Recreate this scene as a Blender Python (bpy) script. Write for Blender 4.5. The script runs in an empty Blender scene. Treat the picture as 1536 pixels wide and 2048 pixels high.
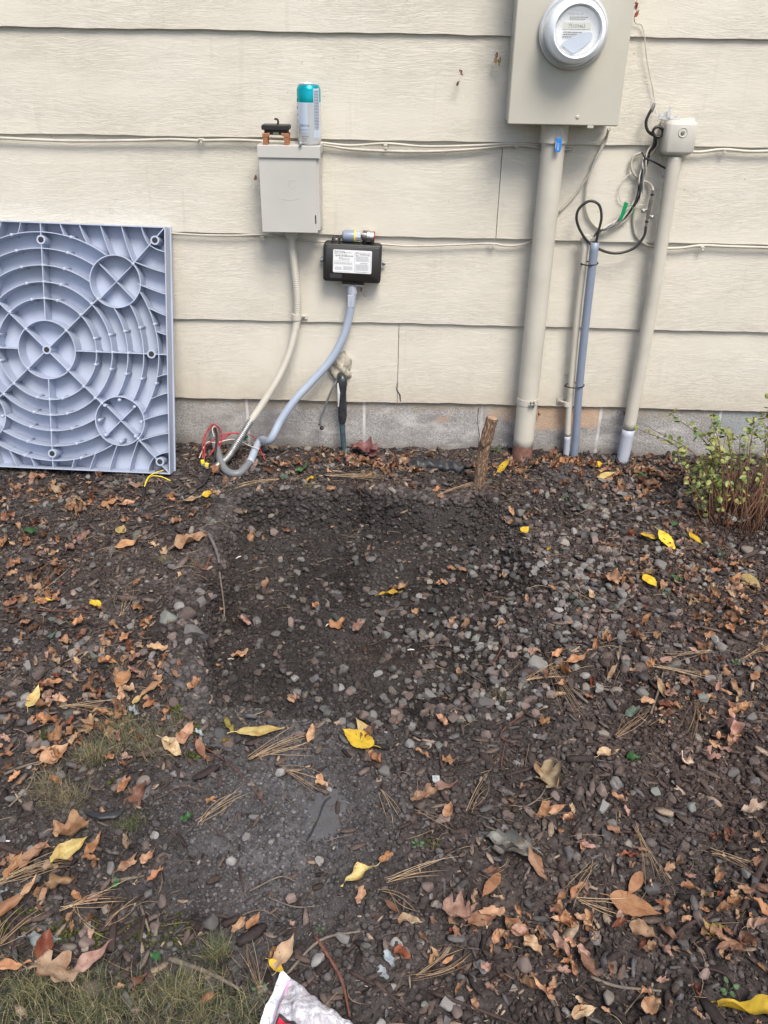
import bpy, math, random
import numpy as np
from mathutils import Vector, Matrix, Euler
rnd = random.Random(7); nr = np.random.RandomState(11)
sc = bpy.context.scene
col = sc.collection
# ------------------------------------------------------------------ camera
F, PITCH, ROLL, YAW, DIST, HC = 1712.9, 0.51673, 0.01604, -0.02286, 2.70, 1.285
cp, sp = math.cos(PITCH), math.sin(PITCH)
fw = Vector((math.sin(YAW)*cp, math.cos(YAW)*cp, -sp)); r0 = Vector((math.cos(YAW), -math.sin(YAW), 0)); u0 = r0.cross(fw)
RT = r0*math.cos(ROLL)+u0*math.sin(ROLL); UP = -r0*math.sin(ROLL)+u0*math.cos(ROLL)
CAM = Vector((0, -DIST, HC))
cd = bpy.data.cameras.new('camera'); cam = bpy.data.objects.new('camera', cd); col.objects.link(cam)
cd.sensor_fit = 'VERTICAL'; cd.sensor_height = 24; cd.lens = F/2048*24; cd.clip_start = .02; cd.clip_end = 500
cam.matrix_world = Matrix(((RT.x, UP.x, -fw.x, CAM.x), (RT.y, UP.y, -fw.y, CAM.y), (RT.z, UP.z, -fw.z, CAM.z), (0, 0, 0, 1)))
sc.camera = cam
# ------------------------------------------------------------------ light
SUN_EL, SUN_AZ = math.radians(56), math.radians(22)     # azimuth from -y (out from the wall) towards +x
w = bpy.data.worlds.new("World"); sc.world = w; w.use_nodes = True
nt = w.node_tree; bg = nt.nodes['Background']; sk = nt.nodes.new('ShaderNodeTexSky'); sk.sky_type = 'NISHITA'
sk.sun_disc = False; sk.sun_elevation = SUN_EL; sk.sun_rotation = math.pi-SUN_AZ; sk.air_density = 1.0; sk.dust_density = 3.0; sk.ozone_density = .8
nt.links.new(sk.outputs[0], bg.inputs[0]); bg.inputs[1].default_value = .105
sl = bpy.data.lights.new('sun', 'SUN'); sl.energy = 2.0; sl.angle = math.radians(24); sl.color = (1, .95, .86)
so = bpy.data.objects.new('sun', sl); col.objects.link(so)
sd = Vector((math.sin(SUN_AZ)*math.cos(SUN_EL), -math.cos(SUN_AZ)*math.cos(SUN_EL), math.sin(SUN_EL)))
so.rotation_euler = sd.to_track_quat('Z', 'Y').to_euler(); so.location = (2, -4, 5)
sc.view_settings.view_transform = 'Standard'; sc.view_settings.look = 'None'; sc.view_settings.gamma = 1
sc.view_settings.exposure = .92
# ------------------------------------------------------------------ projection helpers (pixel of the photograph -> point on a real surface)
def ray(px, py): return RT*((px-768)/F)+UP*((1024-py)/F)+fw
def W(px, py, off=0.0):                       # point on the plane y = -off
    d = ray(px, py); return CAM+d*((DIST-off)/d.y)
RTn, UPn, FWn = np.array(RT), np.array(UP), np.array(fw)
def to_px(x, y, z):
    q = np.stack([x, y+DIST, z-HC], -1); a = q@RTn; b = q@UPn; c = np.maximum(q@FWn, .05)
    return 768+F*a/c, 1024-F*b/c
# ------------------------------------------------------------------ numpy noise
TAB = np.random.RandomState(3).rand(64, 256, 256)
def vn(x, y, s, seed=0):
    x = np.asarray(x, float)*s+57.3; y = np.asarray(y, float)*s+91.7; i = np.floor(x).astype(int); j = np.floor(y).astype(int)
    fx, fy = x-i, y-j; fx = fx*fx*(3-2*fx); fy = fy*fy*(3-2*fy); T = TAB[seed % 64]
    a = T[i & 255, j & 255]; b = T[(i+1) & 255, j & 255]; c = T[i & 255, (j+1) & 255]; d = T[(i+1) & 255, (j+1) & 255]
    return (a*(1-fx)+b*fx)*(1-fy)+(c*(1-fx)+d*fx)*fy-.5
def fbm(x, y, s, o=4, seed=0): return sum(vn(x, y, s*2**k, seed+k)*.5**k for k in range(o))
def worley(x, y, s, seed=0):
    x = x*s+33.1; y = y*s+71.9; i = np.floor(x).astype(int); j = np.floor(y).astype(int); best = np.full(x.shape, 9.)
    A, B = TAB[(seed+20) % 64], TAB[(seed+21) % 64]
    for di in (-1, 0, 1):
        for dj in (-1, 0, 1):
            u, v = (i+di) & 255, (j+dj) & 255
            best = np.minimum(best, (i+di+A[u, v]-x)**2+(j+dj+B[u, v]-y)**2)
    return np.sqrt(best)
def sstep(a, b, t): t = np.clip((t-a)/(b-a), 0, 1); return t*t*(3-2*t)
def G0(px, py, h=0.0):
    d = ray(px, py); p = CAM+d*((h-HC)/d.z); return p
# pit outline in the ground (world, convex) with the steepness of every side
PIT = [G0(455, 992), G0(1015, 1000), G0(1135, 1180), G0(1060, 1420), G0(720, 1500), G0(425, 1425), G0(385, 1270)]
PW = [.05, .14, .22, .16, .09, .05, .055]
def pit(x, y, ring=False):
    m = np.ones_like(x); dm = np.full(x.shape, 9.); m2 = np.ones_like(x)
    for k in range(len(PIT)):
        a, b = PIT[k], PIT[(k+1) % len(PIT)]; ex, ey = b.x-a.x, b.y-a.y; L = math.hypot(ex, ey)
        d = -((x-a.x)*(-ey)+(y-a.y)*ex)/L           # inside positive (clockwise outline)
        d = d+.055*vn(x, y, 6, 30+k)+.04*vn(x, y, 17, 31+k)+.014*vn(x, y, 60, 35)
        m = m*sstep(0, PW[k], d); dm = np.minimum(dm, d) if k in (0, 1, 5, 6) else dm; m2 = m2*(1 if k in (0, 1, 5, 6) else sstep(-.06, .04, d))
    return np.exp(-((dm+.028)/.03)**2)*m2 if ring else m
FAB = [(G0(650, 1625), .075), (G0(437, 1475), .05)]
def hbig(x, y):
    x = np.asarray(x, float); y = np.asarray(y, float)
    h = .022*vn(x, y, 2.2, 1)+.016*vn(x, y, 6, 2)
    h = h-.098*pit(x, y)+.011*pit(x, y, True)*(1+1.2*vn(x, y, 20, 8))
    for cx_, cy_, r, a in MOUNDS: h = h+a*np.exp(-((x-cx_)**2+(y-cy_)**2)/r**2)
    for (c, r) in FAB: h = h-.016*np.exp(-(((x-c.x)/r)**2+((y-c.y)/(r*1.1))**2)**2)
    far = sstep(2.2, 4.5, np.maximum(np.abs(x), np.abs(y+1)))
    return h*(1-far)
def mnd(px, py, r, a): p = G0(px, py); return (p.x, p.y, r, a)
MOUNDS = [mnd(60, 945, .4, .006), mnd(330, 950, .15, .004), mnd(1130, 965, .12, .03), mnd(1290, 1130, .22, .02), mnd(760, 1540, .22, .022), mnd(1010, 1360, .1, .015), mnd(340, 1180, .16, .03), mnd(700, 970, .3, .004), mnd(880, 1660, .14, .01)]
def hf(x, y):
    x = np.asarray(x, float); y = np.asarray(y, float)
    h = hbig(x, y)
    rough = .7+.9*sstep(-.2, .3, vn(x, y, 3.5, 9))
    pa, pb = to_px(x, y, 0*x)
    fabm = np.zeros_like(x)
    for (c, r) in FAB: fabm = np.maximum(fabm, np.exp(-(((x-c.x)/(r*.8))**2+((y-c.y)/(r*.9))**2)**2))
    rough = rough*(1-.93*fabm)
    n = .010*fbm(x, y, 18, 3, 12)+.0045*fbm(x, y, 70, 2, 15)
    n = n+.006*(.5-worley(x, y, 70, 1))+.004*(.45-worley(x, y, 150, 4))
    far = sstep(2.6, 6, np.maximum(np.abs(x), np.abs(y+1)))
    return h+n*rough*(1-far)
def G(px, py, up=0.0):                       # point on the modelled soil
    z = 0.0
    for k in range(6):
        p = G0(px, py, z); z = float(hbig(np.array([p.x]), np.array([p.y]))[0])
    p.z = z+up; return p
def PXY(px, py, yp): d = ray(px, py); return CAM+d*((yp+DIST)/d.y)
# ------------------------------------------------------------------ materials
def node_mat(name):
    m = bpy.data.materials.new(name); m.use_nodes = True; return m, m.node_tree, m.node_tree.nodes['Principled BSDF']
def N(nt, t, **k):
    n = nt.nodes.new(t)
    for a, b in k.items():
        if a[0] == '_': n.inputs[a[1:].replace('_', ' ')].default_value = b
        else: setattr(n, a, b)
    return n
def ramp(nt, src, stops):
    r = nt.nodes.new('ShaderNodeValToRGB'); e = r.color_ramp.elements
    while len(e) < len(stops): e.new(.5)
    for q, (p, c) in zip(e, stops): q.position = p; q.color = c if len(c) == 4 else (*c, 1)
    nt.links.new(src, r.inputs[0]); return r.outputs[0]
def mix(nt, a, b, f, mode='MIX'):
    m = nt.nodes.new('ShaderNodeMix'); m.data_type = 'RGBA'; m.blend_type = mode
    for s, i in ((f, 0), (a, 6), (b, 7)):
        if isinstance(s, (int, float)): m.inputs[i].default_value = s
        elif isinstance(s, tuple): m.inputs[i].default_value = (*s, 1) if len(s) == 3 else s
        else: nt.links.new(s, m.inputs[i])
    return m.outputs[2]
def math_(nt, op, a, b=0.0, c=None):
    m = nt.nodes.new('ShaderNodeMath'); m.operation = op
    for s, i in ((a, 0), (b, 1), (c, 2)):
        if s is None: continue
        if isinstance(s, (int, float)): m.inputs[i].default_value = s
        else: nt.links.new(s, m.inputs[i])
    return m.outputs[0]
def bump(nt, b, h, strength=.5, dist=.002):
    n = nt.nodes.new('ShaderNodeBump'); n.inputs['Strength'].default_value = strength; n.inputs['Distance'].default_value = dist
    nt.links.new(h, n.inputs['Height']); nt.links.new(n.outputs[0], b.inputs['Normal'])
def pos(nt): return nt.nodes.new('ShaderNodeNewGeometry').outputs['Position']
def noise(nt, vec, scale, detail=4, rough=.55, dist=0.0):
    n = N(nt, 'ShaderNodeTexNoise', _Scale=scale, _Detail=detail, _Roughness=rough, _Distortion=dist); nt.links.new(vec, n.inputs['Vector']); return n.outputs[0]
def mapping(nt, vec, scale=(1, 1, 1), loc=(0, 0, 0)):
    m = nt.nodes.new('ShaderNodeMapping'); m.inputs['Scale'].default_value = scale; m.inputs['Location'].default_value = loc; nt.links.new(vec, m.inputs[0]); return m.outputs[0]
def simple(name, c, rough=.5, metal=0.0, dirt=.15, dscale=18, bs=0.0, bscale=300, c2=None, spec=.5, coat=0.0):
    m, nt, b = node_mat(name); p = pos(nt)
    c2 = c2 or tuple(x*(1-dirt*2.2) for x in c)
    n = noise(nt, p, dscale, 6, .6)
    f = ramp(nt, n, [(.38, (0, 0, 0)), (.72, (1, 1, 1))])
    nt.links.new(mix(nt, c, c2, f), b.inputs['Base Color'])
    b.inputs['Roughness'].default_value = rough; b.inputs['Metallic'].default_value = metal
    b.inputs['Specular IOR Level'].default_value = spec; b.inputs['Coat Weight'].default_value = coat
    if bs: bump(nt, b, noise(nt, p, bscale, 3), bs, .001)
    return m
MAT = {}
# siding paint: embossed wood grain running along the boards
m, nt, b = node_mat('siding_paint'); MAT['siding'] = m; p = pos(nt)
oi = nt.nodes.new('ShaderNodeObjectInfo'); add = N(nt, 'ShaderNodeVectorMath', operation='MULTIPLY_ADD'); add.inputs[1].default_value = (1, 1, 1)
cmb = nt.nodes.new('ShaderNodeCombineXYZ'); nt.links.new(math_(nt, 'MULTIPLY', oi.outputs['Random'], 37.), cmb.inputs[0]); nt.links.new(p, add.inputs[0]); nt.links.new(cmb.outputs[0], add.inputs[2]); pv = add.outputs[0]
warp = noise(nt, mapping(nt, pv, (2.2, 1, 5)), 1.0, 3)
wv = N(nt, 'ShaderNodeVectorMath', operation='MULTIPLY_ADD'); c3 = nt.nodes.new('ShaderNodeCombineXYZ'); nt.links.new(math_(nt, 'MULTIPLY', warp, .10), c3.inputs[2]); nt.links.new(pv, wv.inputs[0]); wv.inputs[1].default_value = (1, 1, 1); nt.links.new(c3.outputs[0], wv.inputs[2])
g1 = noise(nt, mapping(nt, wv.outputs[0], (15, 1, 250)), 1.0, 4, .62, .9)
g2 = noise(nt, mapping(nt, wv.outputs[0], (30, 1, 420)), 1.0, 3, .6, .5)
rid = math_(nt, 'ABSOLUTE', math_(nt, 'SUBTRACT', g1, .5)); rid = ramp(nt, rid, [(0, (0, 0, 0)), (.05, (.8, .8, .8)), (.18, (1, 1, 1))])
patch = ramp(nt, noise(nt, mapping(nt, pv, (1.7, 1, 6)), 1.0, 2), [(.35, (.25,)*3), (.62, (1, 1, 1))])
hgt = math_(nt, 'ADD', math_(nt, 'MULTIPLY', math_(nt, 'SUBTRACT', rid, 1.), patch), math_(nt, 'MULTIPLY', g2, .5))
bump(nt, b, hgt, .52, .0014)
c = mix(nt, (.645, .61, .53), (.59, .555, .47), ramp(nt, noise(nt, pv, 3.5, 6, .62), [(.42, (0, 0, 0)), (.75, (1, 1, 1))]))
c = mix(nt, c, (.33, .29, .23), math_(nt, 'MULTIPLY', math_(nt, 'SUBTRACT', 1., rid), math_(nt, 'MULTIPLY', patch, .13)))
sxz = nt.nodes.new('ShaderNodeSeparateXYZ'); nt.links.new(p, sxz.inputs[0]); low_ = ramp(nt, math_(nt, 'ADD', sxz.outputs[2], math_(nt, 'MULTIPLY', noise(nt, p, 22, 5, .7), .22)), [(.26, (.55,)*3), (.40, (0, 0, 0))]); c = mix(nt, c, (.44, .37, .28), low_)
stk = ramp(nt, noise(nt, mapping(nt, pv, (30, 1, 2.2)), 1.0, 4, .6), [(.60, (0, 0, 0)), (.78, (.30,)*3)]); c = mix(nt, c, (.42, .36, .28), stk)
# brown stain streaks seeping from the laps, and little specks
spk = ramp(nt, noise(nt, pv, 90, 2, .5), [(.76, (0, 0, 0)), (.80, (1, 1, 1))]); c = mix(nt, c, (.2, .15, .1), math_(nt, 'MULTIPLY', spk, .7))
nt.links.new(c, b.inputs['Base Color']); b.inputs['Roughness'].default_value = .55; b.inputs['Specular IOR Level'].default_value = .3
# foundation blocks
m, nt, b = node_mat('concrete_block'); MAT['block'] = m; p = pos(nt); sx = nt.nodes.new('ShaderNodeSeparateXYZ'); nt.links.new(p, sx.inputs[0])
fine = ramp(nt, noise(nt, p, 190, 4, .8), [(.36, (0, 0, 0)), (.64, (1, 1, 1))]); c = mix(nt, (.24, .23, .22), (.53, .515, .50), fine)
c = mix(nt, c, (.24, .225, .215), ramp(nt, noise(nt, mapping(nt, p, (1, 1, 1.8)), 6, 5, .6), [(.45, (0, 0, 0)), (.7, (1, 1, 1))]))
warpn = math_(nt, 'MULTIPLY', math_(nt, 'SUBTRACT', noise(nt, p, 16, 5, .7), .5), .15)
chk = ramp(nt, noise(nt, mapping(nt, p, (1, 1, 2.5), (3, 0, 1)), 5.5, 6, .7), [(.52, (0, 0, 0)), (.66, (.6,)*3)]); c = mix(nt, c, (.66, .63, .60), chk)
topb = math_(nt, 'ADD', sx.outputs[2], warpn)
c = mix(nt, c, (.36, .31, .24), ramp(nt, topb, [(.135, (0, 0, 0)), (.165, (.75,)*3)]))     # beige overspray under the siding
def boxmask(cx_, hw, cz, hz):
    a = math_(nt, 'ABSOLUTE', math_(nt, 'SUBTRACT', math_(nt, 'ADD', sx.outputs[0], warpn), cx_)); q = math_(nt, 'ABSOLUTE', math_(nt, 'SUBTRACT', topb, cz))
    d = math_(nt, 'MAXIMUM', math_(nt, 'DIVIDE', a, hw), math_(nt, 'DIVIDE', q, hz)); return ramp(nt, d, [(.82, (1, 1, 1)), (1.0, (0, 0, 0))])
BM = []
for (x0, x1, y0, y1, cc, al) in ((1050, 1110, 818, 868, (.60, .38, .22), .6), (1110, 1200, 815, 862, (.62, .39, .23), .6), (980, 1050, 815, 842, (.55, .38, .25), .5), (870, 892, 838, 852, (.5, .33, .24), .6), (1435, 1530, 820, 865, (.34, .38, .40), .6), (380, 470, 800, 835, (.42, .40, .38), .5)):
    a = W(x0, y0); d = W(x1, y1); c = mix(nt, c, cc, math_(nt, 'MULTIPLY', boxmask((a.x+d.x)/2, (d.x-a.x)/2, (a.z+d.z)/2, (a.z-d.z)/2), al))
splash = ramp(nt, math_(nt, 'ADD', sx.outputs[2], math_(nt, 'MULTIPLY', math_(nt, 'SUBTRACT', noise(nt, p, 9, 4), .5), .08)), [(.0, (1, 1, 1)), (.045, (0, 0, 0))])
c = mix(nt, c, (.2, .17, .145), math_(nt, 'MULTIPLY', splash, .6))
nt.links.new(c, b.inputs['Base Color']); b.inputs['Roughness'].default_value = .9; b.inputs['Specular IOR Level'].default_value = .2
bump(nt, b, math_(nt, 'ADD', fine, math_(nt, 'MULTIPLY', noise(nt, p, 45, 4), .8)), .7, .002)
MAT['mortar'] = simple('mortar', (.58, .56, .54), .9, dirt=.2, bs=.6, bscale=200, spec=.2)
MAT['paint'] = simple('conduit_paint', (.54, .51, .44), .42, dirt=.06, dscale=9, bs=.15, bscale=90)
MAT['boxpaint'] = simple('enclosure_paint', (.50, .48, .41), .38, dirt=.05, dscale=5, bs=.12, bscale=400)
MAT['boxgrey'] = simple('grey_enclosure_paint', (.51, .50, .47), .36, dirt=.04, dscale=6, bs=.1, bscale=400)
MAT['telecom'] = simple('telecom_plastic', (.52, .50, .45), .35, dirt=.05)
MAT['cablep'] = simple('painted_cable', (.52, .49, .42), .45, dirt=.12, dscale=25)
MAT['rust'] = simple('rust_primer', (.24, .12, .09), .8, dirt=.2, dscale=60)
MAT['barepvc'] = simple('bare_grey_conduit', (.42, .45, .52), .4, dirt=.06)
MAT['bluepvc'] = simple('blue_grey_conduit', (.22, .26, .34), .38, dirt=.06)
MAT['bluec'] = simple('liquidtight_jacket', (.27, .34, .45), .36, dirt=.10, dscale=12)
MAT['greyc'] = simple('grey_jacket', (.16, .17, .18), .45, dirt=.1)
MAT['chrome'] = simple('zinc', (.62, .61, .6), .3, 1.0, dirt=.15, dscale=90)
MAT['dullmetal'] = simple('galvanized', (.45, .45, .44), .42, .8, dirt=.2, dscale=60, bs=.3)
MAT['copper'] = simple('copper_blade', (.72, .34, .18), .35, .75, dirt=.15, dscale=80)
MAT['black'] = simple('black_plastic', (.018, .018, .019), .42, dirt=.0, c2=(.03, .029, .027), dscale=30)
MAT['blackg'] = simple('black_rubber', (.016, .017, .02), .5, dirt=.0, c2=(.035, .035, .037), dscale=60, bs=.3, bscale=120)
MAT['case'] = simple('black_cover', (.020, .018, .017), .36, dirt=0., c2=(.028, .026, .024), dscale=12)
MAT['white'] = simple('white_print', (.78, .79, .80), .4, dirt=.02)
MAT['ink'] = simple('ink', (.03, .03, .035), .6, dirt=0)
MAT['inkg'] = simple('grey_ink', (.25, .26, .28), .6, dirt=0)
MAT['green'] = simple('green_plastic', (.0, .28, .10), .35, dirt=.1)
MAT['gtag'] = simple('green_tape', (.02, .16, .10), .5, dirt=.1)
MAT['yellow'] = simple('yellow_plastic', (.80, .60, .05), .4, dirt=.05)
MAT['red'] = simple('red_wire', (.42, .035, .05), .45, dirt=.1)
MAT['wwire'] = simple('white_wire', (.62, .58, .52), .5, dirt=.1)
MAT['bluetag'] = simple('blue_tag', (.03, .22, .62), .35, dirt=.05)
MAT['clear'] = simple('clear_plastic', (.6, .62, .64), .12, dirt=.05); MAT['clear'].node_tree.nodes['Principled BSDF'].inputs['Alpha'].default_value = .45
MAT['putty'] = simple('sealing_putty', (.46, .42, .34), .7, dirt=.3, dscale=50, bs=.9, bscale=80)
MAT['tape'] = simple('black_tape', (.02, .023, .028), .35, dirt=0, c2=(.05, .055, .06), dscale=70, bs=.5, bscale=90)
MAT['pipeb'] = simple('dark_blue_pipe', (.03, .055, .075), .4, dirt=0, c2=(.09, .13, .14), dscale=50)
MAT['panelp'] = simple('grey_blue_plastic', (.385, .435, .555), .45, dirt=.04, dscale=6, c2=(.33, .37, .45), bs=.05, bscale=40)
MAT['hole'] = simple('dark_hole', (.02, .02, .022), .8, dirt=0)
MAT['amber'] = simple('amber_fuse', (.35, .33, .25), .2, dirt=.1)
# meter
MAT['mface'] = simple('meter_face', (.80, .80, .79), .35, dirt=.03)
m, nt, b = node_mat('meter_dome'); MAT['dome'] = m
b.inputs['Base Color'].default_value = (.85, .9, .95, 1); b.inputs['Roughness'].default_value = .08; b.inputs['Alpha'].default_value = .12
m, nt, b = node_mat('frosted_shell'); MAT['frost'] = m
b.inputs['Base Color'].default_value = (.88, .92, .97, 1); b.inputs['Roughness'].default_value = .25; b.inputs['Coat Weight'].default_value = .5
MAT['badge'] = simple('meter_badge', (.50, .56, .66), .3, dirt=.03)
MAT['lcd'] = simple('meter_display', (.62, .62, .52), .3, dirt=.05)
# striped liquidtight print
m, nt, b = node_mat('printed_jacket'); MAT['bluecp'] = m
uv = nt.nodes.new('ShaderNodeUVMap'); s = nt.nodes.new('ShaderNodeSeparateXYZ'); nt.links.new(uv.outputs[0], s.inputs[0])
inb = math_(nt, 'LESS_THAN', math_(nt, 'ABSOLUTE', math_(nt, 'SUBTRACT', s.outputs[0], .70)), .035)
dn = noise(nt, mapping(nt, uv.outputs[0], (0.01, 260, 1)), 1., 1); dsh = math_(nt, 'GREATER_THAN', dn, .47)
ribs = math_(nt, 'SINE', math_(nt, 'MULTIPLY', s.outputs[1], 1100.))
base = mix(nt, (.31, .37, .47), (.38, .43, .50), noise(nt, pos(nt), 14, 4))
nt.links.new(mix(nt, base, (.06, .09, .22), math_(nt, 'MULTIPLY', math_(nt, 'MULTIPLY', inb, dsh), .8)), b.inputs['Base Color']); b.inputs['Roughness'].default_value = .34
bump(nt, b, ribs, .25, .0008)
# ---- ground materials with per-vertex / per-object tint
def tinted(name, src, rough=.85, vary=.35, nscale=60, bs=.6, bscale=200, dist=.001, spec=.25, stretch=(1, 1, 1)):
    m, nt, b = node_mat(name)
    if src == 'obj': o = nt.nodes.new('ShaderNodeObjectInfo').outputs['Color']; tc = mapping(nt, nt.nodes.new('ShaderNodeTexCoord').outputs['Object'], stretch)
    else: a = nt.nodes.new('ShaderNodeAttribute'); a.attribute_name = 'tint'; o = a.outputs['Color']; tc = pos(nt)
    n = noise(nt, tc if src == 'obj' else pos(nt), nscale, 5, .65)
    k = ramp(nt, n, [(.3, (1-vary,)*3), (.7, (1+vary*.6,)*3)])
    c = mix(nt, o, k, 1.0, 'MULTIPLY'); nt.links.new(c, b.inputs['Base Color'])
    b.inputs['Roughness'].default_value = rough; b.inputs['Specular IOR Level'].default_value = spec
    if bs: bump(nt, b, noise(nt, pos(nt), bscale, 4), bs, dist)
    return m
MAT['soil'] = tinted('soil', 'attr', .95, .45, 140, .9, 330, .003, .15)
MAT['clod'] = tinted('soil_clods', 'attr', .95, .35, 200, .5, 700, .001, .15)
MAT['stone_o'] = tinted('stone', 'obj', .8, .4, 70, .7, 420, .0012, .3)
MAT['stone_a'] = tinted('gravel_stone', 'attr', .8, .35, 150, .6, 420, .001, .3)
MAT['chip'] = tinted('wood_chip', 'attr', .85, .4, 160, .8, 500, .001, .2)
MAT['needle'] = tinted('dry_needle', 'attr', .6, .2, 90, 0, spec=.3)
MAT['grass'] = tinted('grass_blade', 'attr', .6, .2, 60, 0, spec=.3)
MAT['twig_o'] = tinted('twig_bark', 'obj', .85, .4, 90, .8, 300, .001, .2)
def leafmat(name, src):
    m, nt, b = node_mat(name)
    if src == 'obj': o = nt.nodes.new('ShaderNodeObjectInfo').outputs['Color']
    else: a = nt.nodes.new('ShaderNodeAttribute'); a.attribute_name = 'tint'; o = a.outputs['Color']
    uv = nt.nodes.new('ShaderNodeUVMap'); s = nt.nodes.new('ShaderNodeSeparateXYZ'); nt.links.new(uv.outputs[0], s.inputs[0])
    au = math_(nt, 'ABSOLUTE', math_(nt, 'SUBTRACT', s.outputs[0], .5))
    mid = math_(nt, 'LESS_THAN', au, .018)
    ph = math_(nt, 'FRACT', math_(nt, 'SUBTRACT', math_(nt, 'MULTIPLY', s.outputs[1], 8.), math_(nt, 'MULTIPLY', au, 5.)))
    sv = math_(nt, 'LESS_THAN', math_(nt, 'ABSOLUTE', math_(nt, 'SUBTRACT', ph, .5)), .05)
    vein = math_(nt, 'MAXIMUM', mid, math_(nt, 'MULTIPLY', sv, .45))
    p = pos(nt); n = noise(nt, p, 45, 5, .6)
    c = mix(nt, o, mix(nt, o, (.62, .45, .38), 1., 'MULTIPLY'), ramp(nt, n, [(.42, (0, 0, 0)), (.68, (1, 1, 1))]))
    sp_ = ramp(nt, noise(nt, p, 260, 2, .4), [(.70, (0, 0, 0)), (.74, (1, 1, 1))])
    c = mix(nt, c, mix(nt, o, (.25, .17, .12), 1., 'MULTIPLY'), sp_)
    c = mix(nt, c, mix(nt, o, (1.25, 1.3, 1.35), 1., 'MULTIPLY'), math_(nt, 'MULTIPLY', vein, .55))
    nt.links.new(c, b.inputs['Base Color']); b.inputs['Roughness'].default_value = .55; b.inputs['Specular IOR Level'].default_value = .35
    h = math_(nt, 'ADD', math_(nt, 'MULTIPLY', vein, 1.), noise(nt, p, 130, 3)); bump(nt, b, h, .55, .0012)
    tr = nt.nodes.new('ShaderNodeBsdfTranslucent'); nt.links.new(c, tr.inputs[0]); mx = nt.nodes.new('ShaderNodeMixShader'); mx.inputs[0].default_value = .18
    out = [q for q in nt.nodes if q.type == 'OUTPUT_MATERIAL'][0]
    nt.links.new(b.outputs[0], mx.inputs[1]); nt.links.new(tr.outputs[0], mx.inputs[2]); nt.links.new(mx.outputs[0], out.inputs[0])
    return m
MAT['leaf_o'] = leafmat('leaf', 'obj'); MAT['leaf_a'] = leafmat('leaf_litter', 'attr')
m, nt, b = node_mat('bark'); MAT['bark'] = m; tc = mapping(nt, nt.nodes.new('ShaderNodeTexCoord').outputs['UV'], (14, 3, 1))
n = noise(nt, tc, 1.6, 5, .65, 1.2); f = ramp(nt, n, [(.40, (0, 0, 0)), (.56, (1, 1, 1))])
nt.links.new(mix(nt, (.10, .055, .035), (.36, .235, .15), f), b.inputs['Base Color']); b.inputs['Roughness'].default_value = .9; bump(nt, b, f, .9, .004)
m, nt, b = node_mat('woven_fabric'); MAT['fabric'] = m; p = pos(nt)
sx = nt.nodes.new('ShaderNodeSeparateXYZ'); nt.links.new(p, sx.inputs[0])
k1 = math_(nt, 'MULTIPLY', math_(nt, 'SINE', math_(nt, 'MULTIPLY', math_(nt, 'ADD', sx.outputs[0], sx.outputs[1]), 1400.)), math_(nt, 'SINE', math_(nt, 'MULTIPLY', math_(nt, 'SUBTRACT', sx.outputs[0], sx.outputs[1]), 1400.)))
c = mix(nt, (.06, .063, .07), (.19, .19, .205), ramp(nt, k1, [(.0, (0, 0, 0)), (.5, (1, 1, 1))]))
c = mix(nt, c, (.10, .095, .095), ramp(nt, noise(nt, p, 38, 6, .7), [(.38, (0, 0, 0)), (.62, (1, 1, 1))]))
nt.links.new(c, b.inputs['Base Color']); b.inputs['Roughness'].default_value = .95; b.inputs['Specular IOR Level'].default_value = .08; bump(nt, b, math_(nt, 'ADD', k1, math_(nt, 'MULTIPLY', noise(nt, p, 200, 4), 3.)), .6, .001)
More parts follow.
